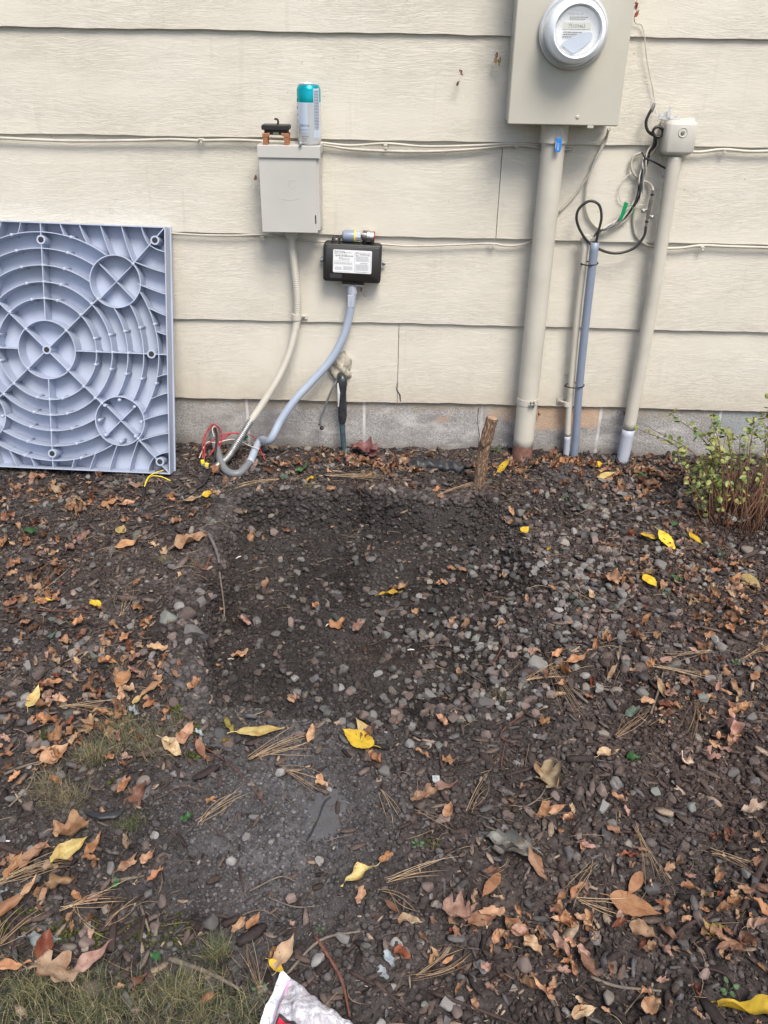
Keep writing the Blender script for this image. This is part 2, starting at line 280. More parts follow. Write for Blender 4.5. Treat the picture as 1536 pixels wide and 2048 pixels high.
# ------------------------------------------------------------------ mesh builder
ORG = {}
def cr(P, n=8):                               # Catmull-Rom
    P = [Vector(p) for p in P]
    if len(P) < 3: return P
    Q = [P[0]*2-P[1]]+P+[P[-1]*2-P[-2]]; out = []
    for i in range(1, len(Q)-2):
        a, b_, c_, d = Q[i-1:i+3]
        for k in range(n):
            t = k/n; out.append(.5*((2*b_)+(c_-a)*t+(2*a-5*b_+4*c_-d)*t*t+(3*b_-a-3*c_+d)*t**3))
    out.append(P[-1]); return out
class MB:
    def __init__(s): s.v = []; s.f = []; s.uv = []
    def add(s, v, f, uv=None):
        o = len(s.v); s.v += [Vector(p) for p in v]; s.f += [tuple(o+i for i in q) for q in f]
        s.uv += uv if uv else [(0, 0)]*len(v); return s
    def box(s, c, d, M=None, bev=0.0):
        x, y, z = (k/2 for k in d); c = Vector(c); e = bev
        if e:
            V = []; 
            for zz, ins in ((-z, e), (-z+e, 0), (z-e, 0), (z, e)):
                a, b2 = x-ins, y-ins
                V += [(-a+e, -b2, zz), (a-e, -b2, zz), (a, -b2+e, zz), (a, b2-e, zz), (a-e, b2, zz), (-a+e, b2, zz), (-a, b2-e, zz), (-a, -b2+e, zz)]
            Fc = [tuple(range(7, -1, -1)), tuple(range(24, 32))]
            for L in range(3):
                for k in range(8): Fc.append((L*8+k, L*8+(k+1) % 8, L*8+8+(k+1) % 8, L*8+8+k))
        else:
            V = [(-x, -y, -z), (x, -y, -z), (x, y, -z), (-x, y, -z), (-x, -y, z), (x, -y, z), (x, y, z), (-x, y, z)]
            Fc = [(3, 2, 1, 0), (4, 5, 6, 7), (0, 1, 5, 4), (1, 2, 6, 5), (2, 3, 7, 6), (3, 0, 4, 7)]
        V = [Vector(p) for p in V]
        if M is not None: V = [M@p for p in V]
        return s.add([p+c for p in V], Fc)
    def tube(s, P, r, n=10, cap=True, wob=0.0, flat=1.0):
        P = [Vector(p) for p in P]; m = len(P); R = r if isinstance(r, (list, tuple)) else [r]*m
        if len(R) != m: R = [np.interp(i/(m-1)*(len(R)-1), range(len(R)), R) for i in range(m)]
        V = []; U = []; t0 = (P[1]-P[0]).normalized(); up = Vector((0, 0, 1)) if abs(t0.z) < .9 else Vector((0, -1, 0))
        nn = (up-t0*up.dot(t0)).normalized(); L = 0
        for i in range(m):
            t = (P[min(i+1, m-1)]-P[max(i-1, 0)]).normalized(); nn = (nn-t*nn.dot(t)).normalized(); bb = t.cross(nn)
            if i: L += (P[i]-P[i-1]).length
            for k in range(n):
                a = 2*math.pi*k/n; q = R[i]*(1+wob*(rnd.random()-.5)); V.append(P[i]+(nn*math.cos(a)*flat+bb*math.sin(a))*q); U.append((k/n, L))
        Fc = [(i*n+k, i*n+(k+1) % n, i*n+n+(k+1) % n, i*n+n+k) for i in range(m-1) for k in range(n)]
        if cap: Fc += [tuple(range(n-1, -1, -1)), tuple(range((m-1)*n, m*n))]
        return s.add(V, Fc, U)
    def lathe(s, prof, c, ax=(0, 0, 1), n=32):  # prof: (radius, height)
        ax = Vector(ax).normalized(); a1 = ax.orthogonal().normalized(); a2 = ax.cross(a1); c = Vector(c); V = []
        for r, h in prof: V += [c+ax*h+(a1*math.cos(2*math.pi*k/n)+a2*math.sin(2*math.pi*k/n))*max(r, 1e-5) for k in range(n)]
        Fc = [(i*n+k, i*n+(k+1) % n, i*n+n+(k+1) % n, i*n+n+k) for i in range(len(prof)-1) for k in range(n)]
        if prof[0][0] < 1e-4 or 1: Fc += [tuple(range(n-1, -1, -1)), tuple(range((len(prof)-1)*n, len(prof)*n))]
        return s.add(V, Fc)
    def ribbon(s, P, w_, nrm, th=.0006):
        P = [Vector(p) for p in P]; nrm = Vector(nrm); V = []; m = len(P)
        for i in range(m):
            t = (P[min(i+1, m-1)]-P[max(i-1, 0)]).normalized(); sd_ = t.cross(nrm).normalized()*(w_ if not isinstance(w_, (list, tuple)) else w_[i])*.5
            V += [P[i]-sd_, P[i]+sd_, P[i]+sd_+nrm*th, P[i]-sd_+nrm*th]
        Fc = []
        for i in range(m-1):
            for k in range(4): Fc.append((i*4+k, i*4+(k+1) % 4, i*4+4+(k+1) % 4, i*4+4+k))
        Fc += [(3, 2, 1, 0), tuple((m-1)*4+k for k in range(4))]
        return s.add(V, Fc)
    def prism(s, poly, d):                     # poly: points, extruded along vector d
        d = Vector(d); n = len(poly); V = [Vector(p) for p in poly]+[Vector(p)+d for p in poly]
        return s.add(V, [tuple(range(n-1, -1, -1)), tuple(range(n, 2*n))]+[(k, (k+1) % n, n+(k+1) % n, n+k) for k in range(n)])
    def build(s, name, mat, parent=None, smooth=False, fix=True, bev=0.0):
        me = bpy.data.meshes.new(name)
        if parent is not None: o_ = ORG[parent.name]
        else:
            A = np.array([tuple(p) for p in s.v]); o_ = Vector(((A[:, 0].min()+A[:, 0].max())/2, (A[:, 1].min()+A[:, 1].max())/2, A[:, 2].min()))
        me.from_pydata([p-o_ for p in s.v], [], s.f)
        if fix:
            import bmesh
            bm = bmesh.new(); bm.from_mesh(me); bmesh.ops.recalc_face_normals(bm, faces=bm.faces); bm.to_mesh(me); bm.free()
        ul = me.uv_layers.new(name='UVMap'); li = np.empty(len(me.loops), np.int32); me.loops.foreach_get('vertex_index', li)
        ul.data.foreach_set('uv', np.array(s.uv, np.float32)[li].ravel())
        me.materials.append(MAT[mat] if isinstance(mat, str) else mat)
        if smooth: me.shade_smooth()
        o = bpy.data.objects.new(name, me); col.objects.link(o)
        if smooth == 'auto' or smooth == 1.5:
            pass
        ORG[o.name] = o_.copy()
        if parent is not None: o.parent = parent
        else: o.location = o_
        if bev:
            md = o.modifiers.new('bevel', 'BEVEL'); md.width = bev; md.segments = 2; md.limit_method = 'ANGLE'
        return o
def autosmooth(o, ang=35):
    me = o.data; me.shade_smooth()
    try: me.set_sharp_from_angle(angle=math.radians(ang))
    except Exception: pass
    return o
def tag(o, label, cat, group=None, kind=None):
    if label: o['label'] = label
    if cat: o['category'] = cat
    if group: o['group'] = group
    if kind: o['kind'] = kind
    return o
def thing(name, label, cat, loc, group=None):
    o = bpy.data.objects.new(name, None); o.empty_display_size = .02; col.objects.link(o); o.location = loc; ORG[o.name] = Vector(loc); return tag(o, label, cat, group)
def fast_mesh(name, V, Fc, mat, tint=None, uv=None, smooth=False):     # numpy mesh, all faces same corner count
    me = bpy.data.meshes.new(name); V = np.asarray(V, np.float32); Fc = np.asarray(Fc, np.int32); k = Fc.shape[1]
    me.vertices.add(len(V)); me.vertices.foreach_set('co', V.ravel()); me.loops.add(Fc.size); me.loops.foreach_set('vertex_index', Fc.ravel())
    me.polygons.add(len(Fc)); me.polygons.foreach_set('loop_start', np.arange(0, Fc.size, k, dtype=np.int32)); me.polygons.foreach_set('loop_total', np.full(len(Fc), k, np.int32))
    me.update(calc_edges=True)
    if tint is not None:
        a = me.color_attributes.new('tint', 'FLOAT_COLOR', 'POINT'); c = np.ones((len(V), 4), np.float32); c[:, :3] = tint; a.data.foreach_set('color', c.ravel())
    if uv is not None:
        ul = me.uv_layers.new(name='UVMap'); ul.data.foreach_set('uv', np.asarray(uv, np.float32)[Fc.ravel()].ravel())
    me.materials.append(MAT[mat])
    if smooth: me.shade_smooth()
    o = bpy.data.objects.new(name, me); col.objects.link(o); return o
# ------------------------------------------------------------------ zones of the ground (blobs around places of the photograph, in world coordinates)
def blob(px, py, r, ry=None): p = G0(px, py); return (p.x, p.y, r, ry or r)
def zone(x, y, L):
    m = np.zeros_like(x)
    for (cx_, cy_, rx_, ry_), a in L: m = np.maximum(m, a*np.exp(-(((x-cx_)/rx_)**2+((y-cy_)/ry_)**2)))
    return m
Z_STONE = [(blob(1150, 1180, .22, .22), 1.), (blob(960, 1230, .20, .25), .9), (blob(1050, 1080, .22, .12), .8), (blob(850, 1400, .22, .07), .8), (blob(880, 1110, .12, .1), .5), (blob(1250, 1010, .2, .1), .6), (blob(395, 1250, .06, .11), .9), (blob(1350, 1130, .2, .15), .5), (blob(1050, 1400, .12, .08), .5), (blob(120, 1300, .2, .2), .25), (blob(640, 1150, .2, .2), .16), (blob(620, 1380, .15, .1), .2), (blob(700, 1320, .2, .1), .2)]
Z_BARE = [(blob(560, 1650, .17, .26), 1.), (blob(700, 1700, .14, .2), 1.), (blob(420, 1620, .12, .14), .9), (blob(640, 1240, .17, .2), .9), (blob(650, 1100, .14, .12), .9), (blob(620, 1350, .17, .1), .8), (blob(250, 1160, .15, .12), .6), (blob(1330, 1500, .15, .12), .8), (blob(1370, 1230, .08, .07), .5), (blob(1100, 1490, .14, .06), .6), (blob(900, 1500, .1, .06), .6), (blob(150, 1640, .1, .08), .8), (blob(480, 1780, .12, .1), .9), (blob(700, 1820, .1, .06), .5)]
Z_LEAF = [(blob(1430, 1200, .16, .2), .8), (blob(1300, 1180, .1, .12), .4), (blob(760, 935, .35, .06), 1.), (blob(1130, 945, .3, .06), .9), (blob(600, 940, .2, .05), .5), (blob(120, 1000, .35, .08), .5), (blob(80, 1150, .3, .2), .3), (blob(150, 1330, .25, .2), .45), (blob(120, 1740, .16, .12), .35), (blob(1060, 1880, .16, .08), .8), (blob(1460, 1850, .12, .1), .6), (blob(1400, 1420, .14, .14), .6), (blob(80, 1480, .2, .12), .5), (blob(900, 1870, .15, .08), .25), (blob(1300, 960, .2, .1), .7), (blob(1230, 1720, .3, .2), .14)]
Z_BROWN = [(blob(1400, 1150, .5, .5), .8), (blob(1400, 1500, .25, .3), 1.), (blob(750, 1240, .1, .1), .7), (blob(900, 980, .5, .05), 1.), (blob(200, 1150, .5, .3), .45), (blob(1100, 1800, .4, .3), .45)]
Z_GREY = [(blob(560, 1620, .2, .3), 1.), (blob(1120, 960, .15, .06), .8), (blob(660, 1620, .1, .12), .8)]
Z_GRASSY = [(blob(140, 2010, .24, .07), 1.), (blob(420, 2000, .18, .10), .6), (blob(250, 1490, .09, .09), 1.), (blob(130, 1600, .06, .07), .9), (blob(250, 1650, .04, .035), .7), (blob(60, 1960, .18, .09), .9), (blob(440, 1900, .08, .05), .35), (blob(60, 1860, .08, .05), .5)]
gl = lambda L: (lambda x, y: zone(np.asarray(x, float), np.asarray(y, float), L))
zS, zB, zL, zBr, zG, zGr = map(gl, (Z_STONE, Z_BARE, Z_LEAF, Z_BROWN, Z_GREY, Z_GRASSY))
FY = .012                                     # front face of the foundation
# ------------------------------------------------------------------ ground sheet, fine under the camera, coarse to the horizon
def axis(lo, hi, step, ends):
    A = list(np.arange(lo, hi+1e-6, step)); s_ = step; q = hi
    while q < ends[1]: s_ *= 1.35; q += s_; A.append(q)
    s_ = step; q = lo; B = []
    while q > ends[0]: s_ *= 1.35; q -= s_; B.append(q)
    return np.array(B[::-1]+A)
ax_ = axis(-1.55, 1.55, .0042, (-90, 90)); ay_ = axis(-2.12, .03, .0042, (-120, 60))
X, Y = np.meshgrid(ax_, ay_, indexing='ij'); Z = hf(X.ravel(), Y.ravel()); Xr, Yr = X.ravel(), Y.ravel()
nx, ny = X.shape; I = (np.arange(nx-1)[:, None]*ny+np.arange(ny-1)[None]).ravel(); Q = np.stack([I, I+ny, I+ny+1, I+1], 1)
k1 = .5+fbm(Xr, Yr, 9, 4, 22); base = np.array((.054, .048, .046))[None]*(.7+.6*k1[:, None])
base = base*(1-zBr(Xr, Yr)[:, None]*.8)+zBr(Xr, Yr)[:, None]*.8*np.array((.075, .052, .045))*(.6+.7*k1[:, None])
g_ = zG(Xr, Yr)[:, None]*(.35+.9*np.clip(.5+fbm(Xr, Yr, 14, 3, 40), 0, 1)[:, None]); g_ = np.clip(g_*.8, 0, 1)
base = base*(1-g_)+g_*np.array((.115, .111, .117))
far = sstep(2., 5, np.maximum(np.abs(Xr), np.abs(Yr+1)))[:, None]; base = base*(1-far)+far*np.array((.045, .055, .022))
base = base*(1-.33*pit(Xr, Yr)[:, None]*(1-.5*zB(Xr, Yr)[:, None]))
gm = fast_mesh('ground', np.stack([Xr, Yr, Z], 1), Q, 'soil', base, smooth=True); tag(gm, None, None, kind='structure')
gm['label'] = 'dark crumbly soil with a shallow dug pit'; 
# woven fabric showing through in two hollows
for (c_, r_), lb in zip(FAB, ('grey woven weed fabric bared in dusty soil below the big yellow leaf', 'patch of dark woven weed fabric beside the moss, left of the pierced disc')):
    mb = MB(); n1, n2 = 8, 40
    V = []; Fc = []
    for i in range(n1+1):
        for k in range(n2):
            a = 2*math.pi*k/n2; R_ = r_*.8*(i/n1)*(1+.25*math.sin(a*2+c_.x*9)+.14*math.sin(5*a)); x_, y_ = c_.x+R_*math.cos(a)*.9, c_.y+R_*math.sin(a)
            z_ = float(hf(np.array([x_]), np.array([y_]))[0])*.0+float(hbig(np.array([x_]), np.array([y_]))[0])
            V.append((x_, y_, z_+.0045-.012*(i/n1)**8))
    for i in range(n1):
        for k in range(n2): Fc.append((i*n2+k, (i+1)*n2+k, (i+1)*n2+(k+1) % n2, i*n2+(k+1) % n2))
    mb.add(V, Fc); o = mb.build('weed_fabric', 'fabric', smooth=True, fix=False); tag(o, lb, 'fabric')
# ------------------------------------------------------------------ scattering in numpy
def scatter(n, dens, xr=(-1.75, 1.75), yr=(-2.3, .005), seed=0, near=0.0):
    R_ = np.random.RandomState(seed); ox, oy = [], []; got = 0
    while got < n:
        x = R_.uniform(*xr, 40000); y = R_.uniform(*yr, 40000); d = np.clip(dens(x, y), 0, 1)
        k = R_.rand(40000) < d; x, y = x[k], y[k]; px, py = to_px(x, y, 0*x); inn = (px > -260) & (px < 1800) & (py < 2300) & (py > 860)
        x, y = x[inn], y[inn]; ox.append(x); oy.append(y); got += len(x)
    return np.concatenate(ox)[:n], np.concatenate(oy)[:n]
def ico(sub):
    import bmesh
    bm = bmesh.new(); bmesh.ops.create_icosphere(bm, subdivisions=sub, radius=1); V = np.array([v.co[:] for v in bm.verts]); Fc = np.array([[v.index for v in f.verts] for f in bm.faces]); bm.free(); return V, Fc
def rotm(a, b, c):
    ca, sa, cb, sb, cc, sc_ = np.cos(a), np.sin(a), np.cos(b), np.sin(b), np.cos(c), np.sin(c); o, z_ = np.ones_like(a), np.zeros_like(a)
    Rz = np.stack([np.stack([ca, -sa, z_], -1), np.stack([sa, ca, z_], -1), np.stack([z_, z_, o], -1)], -2)
    Rx = np.stack([np.stack([o, z_, z_], -1), np.stack([z_, cb, -sb], -1), np.stack([z_, sb, cb], -1)], -2)
    Ry = np.stack([np.stack([cc, z_, sc_], -1), np.stack([z_, o, z_], -1), np.stack([-sc_, z_, cc], -1)], -2)
    return Rz@Rx@Ry
def merge(variants, F_, idx, P, S, Rm, tints, name, mat, uvs=None, smooth=False):
    Vs, Fs, Ts, Us = [], [], [], []; off = 0
    for k in range(len(variants)):
        q = np.where(idx == k)[0]
        if not len(q): continue
        v = variants[k]; n = len(v); V = np.einsum('nij,mnj->mni' if False else 'mij,nj->mni', Rm[q], v)*1.0
        V = np.einsum('mij,mnj->mni', Rm[q], v[None]*S[q][:, None, :])+P[q][:, None]
        f = F_[k] if isinstance(F_, list) else F_
        Vs.append(V.reshape(-1, 3)); Fs.append((f[None]+(np.arange(len(q))*n)[:, None, None]+off).reshape(-1, f.shape[1])); off += n*len(q)
        Ts.append(np.repeat(tints[q], n, 0))
        if uvs is not None: Us.append(np.tile(uvs, (len(q), 1)))
    return fast_mesh(name, np.concatenate(Vs), np.concatenate(Fs), mat, np.concatenate(Ts), np.concatenate(Us) if uvs is not None else None, smooth)
# clods of soil
V0, F0 = ico(1); CV = [V0*(1+.35*(np.random.RandomState(k).rand(len(V0), 1)-.5)) for k in range(8)]
nc = 95000; x, y = scatter(nc, lambda x, y: .42+2.2*(pit(x, y)*(1-pit(x, y)))+.58*zB(x, y)*(.4+1.2*np.clip(.5+fbm(x, y, 5, 2, 50), 0, 1)), seed=1)
ee_ = nr.rand(9000); q_ = nr.randint(0, 3, 9000); ka_ = np.array([0, 5, 6])[q_]; PX_ = np.array([(p.x, p.y) for p in PIT]); ea_, eb_ = PX_[ka_], PX_[(ka_+1) % 7]; ex_ = ea_+(eb_-ea_)*ee_[:, None]+nr.randn(9000, 2)*.028; x = np.concatenate([x, ex_[:, 0]]); y = np.concatenate([y, np.minimum(ex_[:, 1], .0)]); nc = len(x); s_ = .0013+.0046*nr.rand(nc)**2.9; s_[-9000:] = .0018+.0065*nr.rand(9000)**1.8; s_[nr.rand(nc) < .02] *= 2.2; s_ = s_*(1+1.3*pit(x, y, True)*(nr.rand(nc) < .35)); s_ = np.minimum(s_, .0085); s_ = np.where(zG(x, y) > .3, np.minimum(s_, .0015+.0030*nr.rand(nc)), s_)
k1 = .5+fbm(x, y, 9, 3, 22); g_ = zG(x, y)[:, None]*.75; br = zBr(x, y)[:, None]*.7
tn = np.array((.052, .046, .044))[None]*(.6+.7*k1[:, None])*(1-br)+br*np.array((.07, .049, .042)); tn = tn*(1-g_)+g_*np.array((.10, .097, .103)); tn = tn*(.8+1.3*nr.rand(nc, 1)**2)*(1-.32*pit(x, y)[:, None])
fabm = np.zeros(nc)
for (c_, r_) in FAB: fabm = np.maximum(fabm, np.exp(-(((x-c_.x)/(r_*.55))**2+((y-c_.y)/(r_*.62))**2)))
keep = nr.rand(nc) > fabm*.75; x, y, s_, tn = x[keep], y[keep], s_[keep], tn[keep]; nc = len(x)
S = np.stack([s_*(1+.5*nr.rand(nc)), s_*(1+.5*nr.rand(nc)), s_*(.7+.3*nr.rand(nc))], 1)
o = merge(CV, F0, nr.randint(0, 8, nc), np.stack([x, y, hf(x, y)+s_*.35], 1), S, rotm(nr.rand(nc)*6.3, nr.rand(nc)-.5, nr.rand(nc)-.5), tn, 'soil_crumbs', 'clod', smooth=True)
tag(o, 'loose dark crumbs of soil scattered over the ground and the pit floor', 'soil crumbs', kind='stuff')
# wood chips of the mulch
def chipv(k):
    R_ = np.random.RandomState(100+k); V = []
    for j, t in enumerate((-1, -.35, .4, 1)):
        wv_ = (.45, 1, .9, .35)[j]*(1+.3*(R_.rand()-.5)); dx = .12*(R_.rand()-.5); bz = .5*(R_.rand()-.5)
        for (a, b2) in ((-1, -1), (1, -1), (1, 1), (-1, 1)): V.append((t+.15*(R_.rand()-.5), a*wv_*(1+.3*(R_.rand()-.5))+dx, b2*(.7+.5*R_.rand())+bz))
    return np.array(V)
CF = [(3, 2, 1, 0), (12, 13, 14, 15)]
for j in range(3):
    for k in range(4): CF.append((j*4+k, j*4+(k+1) % 4, j*4+4+(k+1) % 4, j*4+4+k))
CF = np.array(CF); CHV = [chipv(k) for k in range(12)]
nm = 15000; x, y = scatter(nm, lambda x, y: np.clip(1.0-.93*zB(x, y)-.75*zS(x, y)-.8*pit(x, y), .035, 1)*(.3+1.1*np.clip(.5+fbm(x, y, 4, 2, 33), 0, 1)), seed=2)
ln = .004+.014*nr.rand(nm)**1.9; ln[nr.rand(nm) < .05] *= 1.6; wd = ln*(.14+.28*nr.rand(nm)); th = wd*(.25+.35*nr.rand(nm))
pal = np.array([(.034, .026, .025), (.055, .040, .036), (.085, .062, .053), (.13, .10, .085), (.095, .088, .088), (.27, .205, .155)]); pi = nr.choice(6, nm, p=(.23, .24, .2, .13, .14, .06))
zz = hf(x, y)+th+.003*nr.rand(nm)+.004*nr.rand(nm)**4
swirl = 3.5*vn(x, y, 2.5, 44)
o = merge(CHV, CF, nr.randint(0, 12, nm), np.stack([x, y, zz], 1), np.stack([ln, wd, th], 1), rotm(swirl+nr.randn(nm)*.9, .5*nr.randn(nm)*.7, .28*nr.randn(nm)), pal[pi]*(.7+.6*nr.rand(nm, 1)), 'mulch_chips', 'chip')
tag(o, 'dark brown shredded bark mulch covering the soil around the pit', 'mulch', kind='stuff')
nm = 14000; x, y = scatter(nm, lambda x, y: np.clip(1.0-.85*zB(x, y)-.5*zS(x, y)-.6*pit(x, y), .08, 1), seed=22)
ln = .0018+.004*nr.rand(nm)**1.5; wd = ln*(.2+.3*nr.rand(nm)); th = wd*(.3+.4*nr.rand(nm)); pi = nr.choice(6, nm, p=(.2, .2, .2, .16, .14, .1))
o = merge(CHV, CF, nr.randint(0, 12, nm), np.stack([x, y, hf(x, y)+th+.002+.004*nr.rand(nm)], 1), np.stack([ln, wd, th], 1), rotm(nr.rand(nm)*6.3, .6*nr.randn(nm), .4*nr.randn(nm)), pal[pi]*(.6+.9*nr.rand(nm, 1)), 'bark_crumbs', 'chip')
tag(o, 'tiny bark and wood crumbs mixed through the mulch and soil', 'bark crumbs', kind='stuff')
# fine fibres and threads
nf = 14000; x, y = scatter(nf, lambda x, y: np.clip(1-.7*zB(x, y)-.3*zS(x, y), .08, 1), seed=3)
FV = np.array([(-1, 0, 0), (-1, 1, 0), (-1, .5, 1), (-.3, .0, .6), (-.3, 1, .6), (-.3, .5, 1.6), (.35, 0, .8), (.35, 1, .8), (.35, .5, 1.8), (1, 0, 0), (1, .8, 0), (1, .4, .8)], float)
FF = np.array([(j*3+k, j*3+(k+1) % 3, j*3+3+(k+1) % 3, j*3+3+k) for j in range(3) for k in range(3)])
FVs = []
for k in range(6):
    v = FV.copy(); cvt = (k-2.5)*5; v[:, 1] += cvt*(1-v[:, 0]**2)*1.6; v[:, 2] += (k % 3)*1.0*(1-v[:, 0]**2); FVs.append(v)
ln = .005+.018*nr.rand(nf)**1.5; tw = .00028+.0004*nr.rand(nf)
fp = np.array([(.06, .042, .034), (.13, .085, .055), (.22, .15, .09), (.035, .027, .025)]); fi = nr.choice(4, nf, p=(.35, .28, .12, .25))
o = merge(FVs, FF, nr.randint(0, 6, nf), np.stack([x, y, hf(x, y)+.002+.005*nr.rand(nf)], 1), np.stack([ln, tw, tw], 1), rotm(nr.rand(nf)*6.3, .3*nr.randn(nf), .2*nr.randn(nf)), fp[fi], 'plant_fibres', 'needle')
tag(o, 'fine brown roots, fibres and needle scraps strewn over the soil', 'plant fibres', kind='stuff')
# ------------------------------------------------------------------ naming of places on the ground, and labels that single each piece out
PLACES = [('under the grey plastic panel', 170, 985, 190, 50), ('by the bend of the grey conduit', 470, 960, 110, 45), ('below the taped black pipe', 680, 925, 90, 45), ('around the black rubber piece', 840, 940, 80, 40), ('around the wooden stake', 975, 965, 60, 50), ('under the thick conduit', 1080, 950, 60, 40), ('under the two thin conduits', 1180, 950, 60, 50), ('below the green shrub', 1430, 1010, 120, 60),
 ('by the black cable end', 320, 1060, 90, 55), ('at the left, below the panel', 70, 1110, 110, 70), ('on the mound left of pit', 250, 1200, 110, 70), ('on the mulch left of pit', 80, 1290, 110, 80), ('on the left rim of the pit', 390, 1250, 50, 110), ('above the dry grass tuft', 250, 1370, 110, 50), ('at the back of the pit', 640, 1060, 150, 50), ('at the back right of pit', 900, 1090, 120, 60), ('in the middle of the pit', 680, 1240, 130, 90), ('on the right pit floor', 930, 1240, 110, 90), ('at the front left pit corner', 560, 1390, 120, 60), ('along the front pit rim', 850, 1420, 150, 50), ('on the gravel beside the pit', 1130, 1180, 100, 90), ('on the front right pit rim', 1090, 1370, 90, 80), ('right of the gravel bed', 1260, 1080, 80, 60), ('in the drift below the shrub', 1440, 1150, 90, 90), ('on the gravel at far right', 1290, 1280, 100, 90), ('at the right edge, mid height', 1460, 1350, 80, 100),
 ('around the dry grass tuft', 130, 1500, 130, 80), ('beside the mossy fabric patch', 400, 1490, 80, 60), ('on the dusty left-hand soil', 480, 1640, 110, 100), ('near the big yellow leaf', 720, 1520, 90, 60), ('around the bared fabric patch', 700, 1660, 110, 80), ('right of the big yellow leaf', 930, 1540, 110, 70), ('around the grey crumpled leaf', 980, 1680, 90, 80), ('at the left above the turf', 70, 1720, 90, 80), ('above the turf, left of centre', 250, 1760, 90, 80), ('around the blue-grey leaf', 100, 1900, 90, 60), ('on the bottom left turf', 130, 2010, 140, 50), ('on turf beside the plastic bag', 400, 1990, 110, 70), ('up left of the plastic bag', 430, 1850, 100, 70), ('above the plastic bag', 600, 1890, 90, 70), ('right of the plastic bag', 790, 1960, 100, 80), ('below the pale yellow leaf', 760, 1820, 110, 50), ('in the low right leaf pile', 1070, 1870, 110, 70), ('at the bottom, right of centre', 1080, 1990, 140, 60), ('around the large orange leaf', 1260, 1820, 90, 70), ('on the brown soil, centre right', 1280, 1640, 130, 90), ('on the soil below the gravel', 1190, 1500, 120, 60), ('at the right edge, below middle', 1460, 1620, 80, 110), ('at the lower right edge', 1470, 1850, 80, 100), ('in the bottom right corner', 1400, 1990, 140, 60)]
def place(px, py): return min(PLACES, key=lambda q: ((px-q[1])/q[3])**2+((py-q[2])/q[4])**2)[0]
ORD = ['', 'leftmost', 'second from left', 'third from left', 'fourth from left', 'fifth from left', 'sixth from left', 'seventh from left', 'eighth from left', 'ninth from left', 'tenth from left', 'eleventh from left', 'twelfth from left']+['%dth from left' % q for q in range(13, 60)]
NUM = ['', 'one', 'two', 'three', 'four', 'five', 'six', 'seven', 'eight', 'nine', 'ten', 'eleven', 'twelve', 'thirteen', 'fourteen']
def single_out(items):                         # items: (object, adjectives, noun, plural, px, py)
    D = {}
    for it in items: D.setdefault((it[1], it[3], place(it[4], it[5])), []).append(it)
    for (adj, plu, pl), L in D.items():
        L.sort(key=lambda i: i[4]); n = len(L)
        for k, it in enumerate(L):
            if n == 1: lb = '%s %s %s' % (adj, it[2], pl)
            elif n == 2: lb = '%s of the two %s %s %s' % (('left', 'right')[k], adj, plu, pl)
            elif k == n-1: lb = 'rightmost of the %s %s %s %s' % (NUM[n] if n < 15 else '', adj, plu, pl)
            else: lb = '%s of the %s %s %s %s' % (ORD[k+1] if k < 58 else 'far right', NUM[n] if n < 15 else '', adj, plu, pl)
            w_ = lb.replace('  ', ' ').split(); it[0]['label'] = ' '.join(w_)
Y = 'yellow'; PY_ = 'pale yellow'
